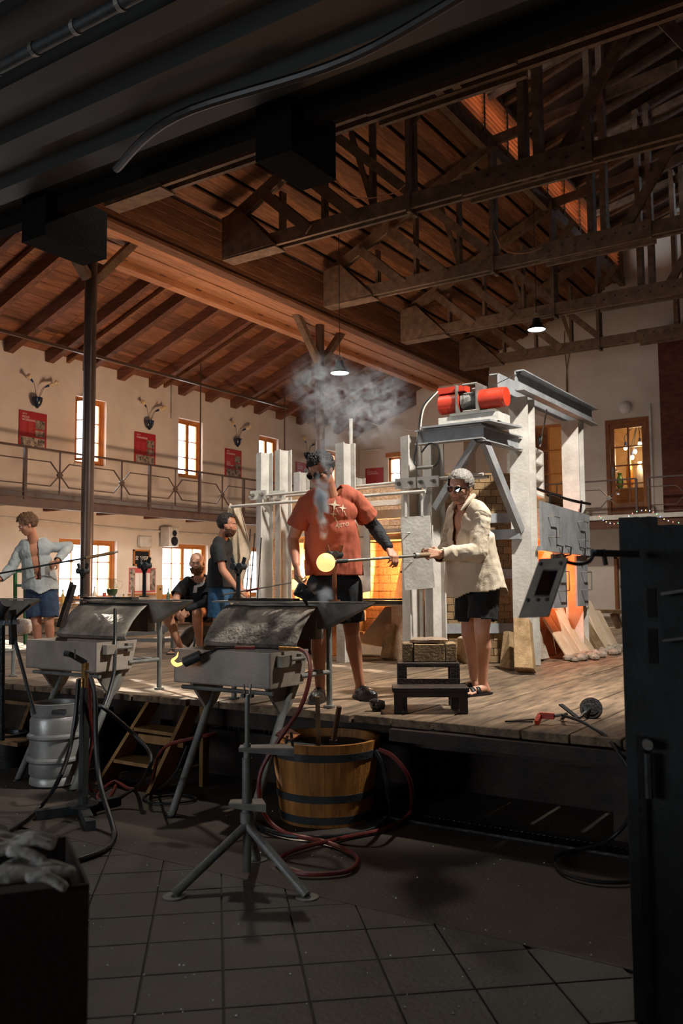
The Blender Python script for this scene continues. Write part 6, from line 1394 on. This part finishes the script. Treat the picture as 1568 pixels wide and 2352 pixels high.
b.build('bowl', vase_m, vs_, smooth=True, local=True)
for y0, z0, lx in ((-.2, .5, .05), (.2, .44, .08), (.33, .5, .04)):
    e = V((.1+lx, y0, z0)); s0 = V((.095, y0*.1, .17)); mid = V((.12, y0*.45, .17+(z0-.17)*.75)); sp = spline([s0, mid, e], 6)
    st_ = MB().tube(sp, .005, 5).build('stem', stem_m, vs_, local=True); d = (e-mid).normalized()
    MB().cyl(e-d*.1, e-d*.02, .014, .022, n=10).build('calyx', cob, st_, smooth=True, local=True)
    fl = MB(); fl.cyl(e-d*.03, e+d*.05, .02, .04, n=8)
    for k in range(5): a = k*1.257; sd, u = basis(d); c = e+d*.05+(sd*math.cos(a)+u*math.sin(a))*.035; fl.ell(c, (.02, .02, .02), 6)
    fl.build('flower', petal, st_, smooth=True, local=True)
for y, lab in ((12.34, 'dark blue wall vase with cream flowers above the FORMÁRNA board'), (15.07, 'dark blue wall vase with cream flowers above the batch department board'), (17.8, 'dark blue wall vase with cream flowers beside the braced column')): copy_thing(vs_, (XW, y, 4.55), lab)
copy_thing(vs_, (-6.6, YF, 5.0), 'dark blue wall vase peeking out behind the tall white furnace posts', -math.pi/2)
# far wall: door, panel window, globe lamp -------------------------------------
dg_ = glass('door_glass', (.97, .95, .9), .1)
D1 = thing('door_1', 'orange-brown glazed door on the far gallery, showroom lights behind', None, (-5.44, YF, DOOR1[2]), kind='structure')
x0, x1, z0, z1 = DOOR1; t = .09; y = YF+.04; wd = mat('door_wood', '#9c5c28', '#7a441c', .5, scale=5, bump=.1, rnd=.05)
for a in (x0, x1-t): MB().bx(a, a+t, y-.06, y+.06, z0, z1).build('jamb', wd, D1)
MB().bx(x0+t, x1-t, y-.06, y+.06, z1-t, z1).build('head', wd, D1)
lx0, lx1 = x0+t+.01, x1-t-.01; s = .1
for a in (lx0, lx1-s): MB().bx(a, a+s, y-.03, y+.03, z0, z1-t).build('stile', wd, D1)
MB().bx(lx0+s, lx1-s, y-.03, y+.03, z0, z0+.35).build('bottom_rail', wd, D1); MB().bx(lx0+s, lx1-s, y-.03, y+.03, z1-t-.13, z1-t).build('top_rail', wd, D1)
gz0, gz1 = z0+.35, z1-t-.13; gw = (lx1-lx0-2*s)/2; gh = (gz1-gz0)/4
MB().bx(lx0+s+gw-.02, lx0+s+gw+.02, y-.03, y+.03, gz0, gz1).build('mullion', wd, D1)
for j in range(1, 4): MB().bx(lx0+s, lx1-s, y-.028, y+.028, gz0+j*gh-.015, gz0+j*gh+.015).build('glazing_bar', wd, D1)
for i in range(2):
    for j in range(4): MB().bx(lx0+s+i*gw, lx0+s+(i+1)*gw, y-.003, y+.003, gz0+j*gh, gz0+(j+1)*gh).build('pane', dg_, D1)
MB().bx(lx0+.02, lx0+.06, y-.05, y-.03, z0+.95, z0+1.2).build('lock_plate', steel_b, D1); MB().bar((lx0+.04, y-.07, z0+1.12), (lx0+.16, y-.07, z0+1.12), .02, .02).build('handle', steel_b, D1)
blb = emis('warm_bulb', (1, .72, .38), 22)
ch = thing('showroom_chandelier', 'chandelier with warm bulbs and blue sockets behind the glazed door', 'chandelier', (-5.5, YF+1.1, 4.9))
for k, (dx, dy, dz) in enumerate(((-.25, 0, 0), (-.05, .1, -.1), (.12, -.1, .05), (.32, .1, -.05), (-.15, .2, -.22), (.3, .3, -.3), (.45, 0, .12))):
    c = V((-5.55+dx, YF+1.1+dy, 4.72+dz)); MB().tube(spline([(-5.5, YF+1.1, 5.3), c+V((0, 0, .3)), c+V((0, 0, .14))], 5), .012, 6).build('arm', steel_k, ch); MB().cyl(c+V((0, 0, .14)), c+V((0, 0, .04)), .03, n=8).build('socket', cob, ch); MB().ell(c, (.045, .045, .055), 10).build('bulb', blb, ch, smooth=True)
lamp('showroom_light', 'POINT', (-5.4, YF+1.0, 4.4), 70, (1, .72, .42), .2)
sg_ = [('#3a7a3a', 'green'), ('#b8741e', 'amber'), ('#d8d8d8', 'clear'), ('#8a5a20', 'brown'), ('#c8c8c0', 'smoky')]
MB().bx(-6.3, -4.7, YF+.9, YF+1.3, 3.2, 3.7).build('shelf', wood_old, struct(thing('wall_shelf', None, None, (-5.5, YF+1.1, 3.2), kind='structure')))
for k in range(5):
    x = -5.95+k*.24; h = .4+.12*((k*3) % 4); g = thing('glass_vase', '%s glass vase on the showroom shelf behind the far door' % sg_[k][1], 'vase', (x, YF+1.05, 3.7))
    MB().lathe([(.05, 0), (.09, h*.3), (.07, h*.7), (.04, h*.85), (.06, h)], (x, YF+1.05, 3.7), 16).build('body', mat('glass_'+sg_[k][1], sg_[k][0], None, .08, bump=0), g, smooth=True)
w23 = far_window(23, -7.84, -6.92, 3.45, 5.3, 2, 3, label=None)
pg = MB().bx(-7.78, -7.42, YF+.12, YF+.14, 3.5, 5.25).build('peg_board', wd, w23)
for i in range(3):
    for j in range(6): MB().cyl((-7.7+i*.1, YF+.10, 3.8+j*.25), (-7.7+i*.1, YF+.125, 3.8+j*.25), .015, n=6).build('peg', steel_k, pg)
gl_ = thing('wall_globe_lamp', 'round white wall lamp above the glazed far door', 'lamp', tuple(PY(1436, 936, YF)))
c = PY(1436, 936, YF); MB().ell((c.x, YF, c.z), (.15, .1, .15), 22).build('globe', mat('opal_glass', '#e4ddd4', '#d8d0c6', .35, bump=0, rnd=0), gl_, smooth=True); MB().cyl((c.x, YF, c.z), (c.x, YF-.02, c.z), .155, n=24).build('base', steel_w, gl_)
tk = thing('cable_duct', 'slim white cable duct running down beside the glazed door', 'cable duct', tuple(PY(1493, 1160, YF))); c = PY(1491, 928, YF); MB().bx(c.x-.02, c.x+.03, YF-.03, YF, GD, c.z).build('duct', steel_w, tk); MB().bx(c.x-.06, c.x+.03, YF-.03, YF, c.z, c.z+.015).build('end', steel_w, tk)
for i, (a, b_) in enumerate((((1296, 800), (1303, 905)), ((1310, 800), (1301, 905)))): tag(MB().tube(spline([PY(a[0], a[1]-40, YF-.03), PY(*a, YF-.03), PY(1301, 850, YF-.03), PY(*b_, YF-.03)], 6), .01, 6).build('wall_cable', wood_old), ('brown cable on the far wall, left strand above the furnace crane', 'brown cable on the far wall, right strand above the furnace crane')[i], 'cable')
tag(MB().tube(spline([PY(820, 958, 19.9), PY(880, 980, 19.9), PY(985, 992, 19.7)], 6), .01, 6).build('wall_cable', steel_w), 'pale cable strung across the corner below the lean-to ceiling', 'cable')
tag(MB().cyl(PY(832, 1036, 20.3), PY(874, 1032, 20.3), .02, n=8).build('wall_bracket', steel_w), 'white tube bracket on the wall right of the corner', 'bracket')
D2 = thing('door_2', 'grey door in orange frame under the far gallery', None, (-5.4, YF, PL), kind='structure')
x0, x1, z0, z1 = DOOR2
for a in (x0, x1-.07): MB().bx(a, a+.07, YF-.03, YF+.2, z0, z1).build('jamb', wd, D2)
MB().bx(x0, x1, YF-.03, YF+.2, z1-.07, z1).build('head', wd, D2); MB().bx(x0+.07, x1-.07, YF+.1, YF+.14, z0, z1-.07).build('leaf', steel_w, D2); MB().bx(x0+.1, x0+.2, YF+.05, YF+.1, 1.3, 1.36).build('handle', steel_b, D2)
sg = thing('string_lights', 'string of tiny coloured lights along the far gallery edge', 'lights', (-5.5, 19.3, 2.7)); cols = [(1, .3, .2), (.3, 1, .4), (.4, .5, 1), (1, .8, .3), (.9, .95, 1)]
pts = [PY(x, y_, 19.3) for x, y_ in ((1376, 1186), (1388, 1197), (1410, 1203), (1432, 1196), (1452, 1179), (1478, 1172), (1500, 1176), (1520, 1190), (1545, 1199), (1575, 1202))]; sp = spline(pts, 5)
MB().tube(sp, .004, 5).build('wire', rubber, sg)
for k in range(0, len(sp), 2): MB().ell(sp[k], .010, 6).build('bulb', emis('tiny_bulb_%d' % (k//2 % 5), cols[k//2 % 5], 2.5), sg)
pf = thing('pallet_bench', 'rough timber trestle by the grey door beyond the furnace', 'trestle', tuple(PZ(1390, 1442, PL)))
c = PZ(1390, 1442, PL); MB().bx(c.x-.35, c.x+.35, c.y-.15, c.y+.15, PL+.26, PL+.32).build('top', wood_old, pf)
for s_ in (-1, 1): MB().bar((c.x+s_*.25, c.y, PL), (c.x+s_*.15, c.y, PL+.26), .08, .12).build('leg', wood_old, pf)
# left wall things under the gallery ------------------------------------------------
def wp(px, py): return PX(px, py, XW)
sk = thing('loudspeaker', 'white loudspeaker with round cones on the wall under the gallery', 'speaker', tuple(wp(373, 1232))); c = wp(373, 1234)
MB().bx(XW+.08, XW+.33, c.y-.14, c.y+.14, c.z-.2, c.z+.2).build('cabinet', steel_w, sk, bevel=.01)
for dz, r in ((.07, .06), (-.09, .095)): MB().lathe([(r, 0), (r, .01), (r*.8, .008), (r*.3, -.004), (0.001, .01)], (XW+.335, c.y, c.z+dz), 20, Matrix.Rotation(math.pi/2, 3, 'Y')).build('cone', rubber, sk, smooth=True)
MB().bx(XW, XW+.08, c.y-.03, c.y+.03, c.z-.03, c.z+.03).build('bracket', steel_b, sk)
a, b_ = wp(314, 1230), wp(341, 1258); hb = thing('wall_heater', 'small white box fixed to the wall above the chalkboard', 'box', tuple(a)); MB().bx(XW, XW+.12, a.y, b_.y, b_.z, a.z).build('case', steel_w, hb, bevel=.025)
a, b_ = wp(305, 1262), wp(342, 1300); ck = thing('chalkboard', 'small framed chalkboard with chalk lettering on the wall', 'chalkboard', tuple(a))
MB().bx(XW, XW+.015, a.y, b_.y, b_.z, a.z).build('board', rubber, ck)
for q in ((a.y, a.y+.03, b_.z, a.z), (b_.y-.03, b_.y, b_.z, a.z), (a.y, b_.y, b_.z, b_.z+.03), (a.y, b_.y, a.z-.03, a.z)): MB().bx(XW, XW+.03, *q).build('frame', wood_win, ck)
text_mesh('SLAYER', .105, (XW+.017, a.y+.05, b_.z+.12), ly, (0, .15, 1), white_m, ck, ext=.001)
a, b_ = wp(296, 1304), wp(356, 1360); kl = thing('wall_calendar', 'large year calendar with small pictures on the wall under the chalkboard', 'calendar', tuple(a))
MB().bx(XW, XW+.01, a.y, b_.y, b_.z, a.z).build('backing', poster_t, kl); w = b_.y-a.y; h = a.z-b_.z
for k, (u0, u1, m) in enumerate(((.02, .2, photo_m), (.22, .38, white_m), (.39, .52, white_m), (.53, .66, white_m), (.67, .78, white_m), (.8, .98, photo_m))): MB().bx(XW+.01, XW+.013, a.y+u0*w, a.y+u1*w, b_.z+.03, a.z-.08*(m is white_m)-.02).build('sheet', m, kl)
c = wp(296, 1362); MB().bx(XW, XW+.1, a.y-.02, b_.y+.02, b_.z-.05, b_.z-.02).build('ledge', wood_win, kl)
tag(MB().tube(spline([(XW+.03, 8.3, 2.62), (XW+.05, 9.5, 2.6), (XW+.05, 11.0, 2.56), (XW+.05, 13.0, 2.53), (XW+.05, 16, 2.55), (XW+.04, 19, 2.55)], 6), .022, 8).build('heating_pipe', steel_w), 'thin white pipe running along the wall under the gallery', 'pipe')
tag(MB().cyl((XW+.05, 13.02, 4.9), (XW+.05, 13.02, 5.6), .018, n=8).build('downpipe', steel_w), 'short white pipe on the wall above the second full window', 'pipe')
# work tables under the windows with clutter
def table(label, x0, x1, y0, y1, h, m=wood_old):
    t = thing('work_table', label, 'table', ((x0+x1)/2, (y0+y1)/2, PL)); MB().bx(x0, x1, y0, y1, PL+h-.04, PL+h).build('top', m, t)
    for xx in (x0+.05, x1-.05):
        for yy in (y0+.08, y1-.08): MB().bx(xx-.03, xx+.03, yy-.03, yy+.03, PL, PL+h-.04).build('leg', m, t)
    MB().bx(x0+.03, x1-.03, y0+.05, y1-.05, PL+.2, PL+.23).build('lower_shelf', m, t); return t
table('long wooden work table under the left window', -12.7, -12.1, 9.2, 11.9, .5); table('long wooden work table under the window behind the seated person', -12.7, -12.1, 11.95, 15.2, .5)
table('low wooden bench in front of the left work table', -11.2, -10.7, 9.6, 11.6, .38); table('pale plank bench behind the seated person', -10.9, -10.4, 11.7, 13.4, .32, fireclay)
random.seed(11)
bcol = [('#a03a2c', 'red'), ('#d8d0c0', 'white'), ('#3c5a3a', 'green'), ('#6a4a2c', 'brown'), ('#c8a040', 'yellow'), ('#4a6a8a', 'blue')]
spots = [(-12.3, 9.5+.23*k) for k in range(10)]+[(-12.3, 12.5+.24*k) for k in range(10)]
for k, (x, y) in enumerate(spots):
    c_, nm = bcol[(k*5) % 6]; r = .035+.02*((k*3) % 3); h = .12+.05*((k*7) % 4)
    t = thing('bottle' if k % 3 else 'tin', '%s %s, number %s from the left on the table under the %s' % (nm, 'bottle' if k % 3 else 'tin', ('one', 'two', 'three', 'four', 'five', 'six', 'seven', 'eight', 'nine', 'ten')[k % 10], 'left window' if k < 10 else 'right window'), 'bottle' if k % 3 else 'tin', (x, y, PL+.5), group='clutter on the window tables')
    MB().lathe([(r, 0), (r, h*.6), (r*.4, h*.8), (r*.4, h)] if k % 3 else [(r, 0), (r, h*.8), (r*.9, h*.8)], (x, y, PL+.5), 12).build('body', mat('pot_'+nm, c_, None, .3, bump=0), t, smooth=True)
    if k % 3: MB().cyl((x, y, PL+.5+h), (x, y, PL+.52+h), r*.45, n=8).build('cap', steel_k, t)
jg = thing('glass_jug', 'pale glass jug with green base on the left bench by the window', 'jug', tuple(PD(257, 1366, 7.4))); c = PZ(257, 1372, 1.365); c = PD(257, 1369, 7.45)
MB().lathe([(.03, 0), (.045, .03), (.05, .07), (.035, .11), (.03, .13), (.042, .15)], tuple(c), 18).build('body', glass('jug_glass', (.85, .9, .82), .15), jg, smooth=True); MB().lathe([(.028, .004), (.042, .03), (.045, .06), (.001, .06)], tuple(c), 16).build('green_base', MATS['pot_green'], jg, smooth=True)
MB().tube(spline([c+V((.035, .02, .13)), c+V((.075, .045, .12)), c+V((.07, .04, .07)), c+V((.045, .025, .05))], 5), .006, 6).build('handle', pane, jg)
sf_ = thing('steel_trestle', 'grey square-tube trestle frame behind the seated person', 'trestle', tuple(PZ(345, 1470, PL)))
for a, b_ in (((348, 1420), (475, 1420)), ((352, 1422), (385, 1450)), ((398, 1422), (372, 1452)), ((270, 1458), (372, 1452)), ((270, 1470), (400, 1470))): MB().bar(PD(*a, 11.4), PD(*b_, 11.4), .05, .05).build('bar', steel_g, sf_)
for px in (275, 372, 398): MB().bar(PD(px, 1452, 11.4), V((PD(px, 1452, 11.4).x, PD(px, 1452, 11.4).y, PL)), .05, .05).build('leg', steel_g, sf_)
tb_ = thing('grey_tube', 'fat grey flexible duct lying behind the legs of the seated person', 'duct', tuple(PZ(470, 1465, PL)))
MB().tube(spline([PD(420, 1478, 10.9), PD(440, 1455, 10.95), PD(470, 1448, 11.0), PD(520, 1448, 11.0)], 6), .09, 14).build('tube', steel_b, tb_, smooth=True)
lg = thing('chopping_block', 'rough brown wooden block on the platform between the two persons in black', 'block', tuple(PZ(470, 1495, PL))); c = PZ(475, 1492, PL); MB().cyl(c, c+V((0, 0, .17)), .12, n=14).build('body', wood_old, lg, smooth=True)
gcx = PZ(38, 1500, PL); gs = thing('green_cart', 'green tubular cart frame behind the person in denim', 'cart', tuple(gcx)); grn = mat('green_paint', '#1f6a3c', '#17502e', .5, bump=.05, rnd=0)
for a, b_ in (((35, 1310), (35, 1480)), ((58, 1310), (58, 1480)), ((35, 1312), (58, 1312)), ((35, 1345), (58, 1345)), ((35, 1430), (58, 1430))): MB().bar(PD(*a, 11.2), PD(*b_, 11.2), .035, .035).build('tube', grn, gs)
pb = thing('plastic_bag', 'crumpled white plastic bag on the bench behind the person in denim', 'bag', tuple(PD(50, 1440, 11))); q = MB().ell((0, 0, 0), (.18, .14, .1), 14)
q.v = [v*(1+.35*noise.noise(v*9)) + PD(48, 1438, 11) for v in q.v]; q.build('film', mat('white_plastic', '#d8d0c8', '#c0b8b0', .3, bump=.4, rnd=0), pb, smooth=True)
wb = thing('wooden_board', 'small pale wooden board with a hole leaning by the right window', 'board', tuple(PX(367, 1400, -12.2))); a, b_ = PX(361, 1344, -12.2), PX(374, 1382, -12.2); MB().bx(-12.22, -12.2, a.y, b_.y, PL+.498, a.z).build('panel', pine, wb); MB().cyl((-12.2, (a.y+b_.y)/2, a.z-.08), (-12.19, (a.y+b_.y)/2, a.z-.08), .02, n=10).build('hole', rubber, wb)
# left foreground stand of the third bench
ls_ = thing('clamp_stand', 'dark steel clamp stand with slanted rod at the left picture edge', 'stand', tuple(PZ(60, 1760, 0)))
MB().cyl(PD(34, 1470, 5.6), PD(80, 1640, 5.6), .012, n=8).build('slanted_rod', steel_k, ls_); MB().cyl(PD(28, 1425, 5.6), PD(70, 1388, 5.55), .009, n=8).build('cross_rod', steel_k, ls_); MB().bar(PD(-10, 1432, 5.6), PD(42, 1428, 5.6), .04, .03).build('clamp', steel_d, ls_); MB().bar(PD(28, 1400, 5.6), PD(30, 1480, 5.6), .03, .04).build('clamp_body', steel_k, ls_)
MB().cyl(PD(5, 1380, 5.6), PD(4, 1700, 5.6), .02, n=10).build('post', steel_d, ls_); MB().cyl(PD(-5, 1415, 5.5), PD(14, 1384, 5.45), .035, n=14).build('tube_end', steel_k, ls_)
# glass crumbs glinting on the floor
random.seed(5); cr = MB()
for k in range(140):
    x, y = random.uniform(0, 1440), random.uniform(1780, 2340)
    p = PZ(x, y, .002)
    if p.y > 4.7: continue
    r = random.uniform(.002, .005); cr.add([p+V((r, 0, 0)), p+V((-r, r, 0)), p+V((-r, -r, 0)), p+V((0, 0, r*1.5))], [(0, 1, 3), (1, 2, 3), (2, 0, 3), (0, 2, 1)])
tag(cr.build('glass_crumbs', mat('glass_crumb', '#e8ecec', '#c8cccc', .1, bump=0)), 'tiny bright glass crumbs scattered over the workshop floor', 'crumbs', kind='stuff')
# ------------------------------------------------------------------ smoke
sm = bpy.data.materials.new('smoke'); sm.use_nodes = True; N = sm.node_tree.nodes; L = sm.node_tree.links; N.remove(N['Principled BSDF'])
pv = N.new('ShaderNodeVolumePrincipled'); pv.inputs['Color'].default_value = (.78, .90, 1, 1); pv.inputs['Anisotropy'].default_value = .2
tcn = N.new('ShaderNodeTexCoord'); ln = N.new('ShaderNodeVectorMath'); ln.operation = 'LENGTH'; L.new(tcn.outputs['Object'], ln.inputs[0])
fo = N.new('ShaderNodeMapRange'); fo.inputs['From Min'].default_value = 1; fo.inputs['From Max'].default_value = .25; fo.interpolation_type = 'SMOOTHSTEP'; L.new(ln.outputs['Value'], fo.inputs['Value'])
ge = N.new('ShaderNodeNewGeometry'); nz = N.new('ShaderNodeTexNoise'); nz.inputs['Scale'].default_value = 9; nz.inputs['Detail'].default_value = 5; nz.inputs['Distortion'].default_value = 1.2; L.new(ge.outputs['Position'], nz.inputs['Vector'])
nr_ = N.new('ShaderNodeMapRange'); nr_.inputs['From Min'].default_value = .44; nr_.inputs['From Max'].default_value = .66; L.new(nz.outputs['Fac'], nr_.inputs['Value'])
oi = N.new('ShaderNodeObjectInfo'); m1_ = N.new('ShaderNodeMath'); m1_.operation = 'MULTIPLY'; m2_ = N.new('ShaderNodeMath'); m2_.operation = 'MULTIPLY'; sep = N.new('ShaderNodeSeparateColor'); L.new(oi.outputs['Color'], sep.inputs[0])
m3_ = N.new('ShaderNodeMath'); m3_.operation = 'MULTIPLY'; m3_.inputs[1].default_value = 100
L.new(fo.outputs[0], m1_.inputs[0]); L.new(nr_.outputs[0], m1_.inputs[1]); L.new(m1_.outputs[0], m2_.inputs[0]); L.new(sep.outputs[0], m3_.inputs[0]); L.new(m3_.outputs[0], m2_.inputs[1]); L.new(m2_.outputs[0], pv.inputs['Density']); L.new(pv.outputs[0], N['Material Output'].inputs['Volume'])
sk_ = thing('smoke', 'blue-grey smoke curling up past the face of the person in orange', 'smoke', tuple(PD(740, 1200, 5.72)), kind='stuff')
sk2 = thing('smoke', 'thin haze of smoke around the pendant lamp and the braced column', 'smoke', tuple(PD(800, 940, 8)), kind='stuff')
sk3 = thing('smoke', 'small wisp of smoke rising from the black block', 'smoke', tuple(PD(735, 1365, 5.75)), kind='stuff')
puff0 = None
def puff(parent, c, r, dens):
    global puff0
    b0 = FR[parent.name].to_translation()
    if puff0 is None: puff0 = MB().ell((0, 0, 0), 1, 16).build('puff', sm, parent, local=True); o = puff0
    else: o = link_copy(puff0, parent)
    o.location = c-b0; o.scale = r; o.color = (dens/100, 0, 0, 1); o.rotation_euler = (0, 0, yaw)
for x, y, d, rx, rz, dn in ((742, 1215, 5.72, .04, .09, 80), (741, 1180, 5.70, .055, .11, 80), (738, 1150, 5.68, .065, .12, 75), (742, 1110, 5.66, .07, .12, 32), (748, 1070, 5.66, .07, .13, 20), (752, 1025, 5.7, .1, .17, 14)): puff(sk_, PD(x, y, d), (rx, rx*.7, rz), dn)
for x, y, d, rx, rz, dn in ((770, 950, 8, .38, .34, 3.4), (860, 915, 8, .42, .36, 3.4), (740, 880, 8, .4, .34, 2.6), (850, 980, 8, .4, .26, 2.4)): puff(sk2, PD(x, y, d), (rx, rx*.6, rz), dn)
for x, y, d, rx, rz, dn in ((722, 1352, 5.72, .07, .05, 40), (748, 1372, 5.74, .07, .09, 28)): puff(sk3, PD(x, y, d), (rx, rx*.6, rz), dn)
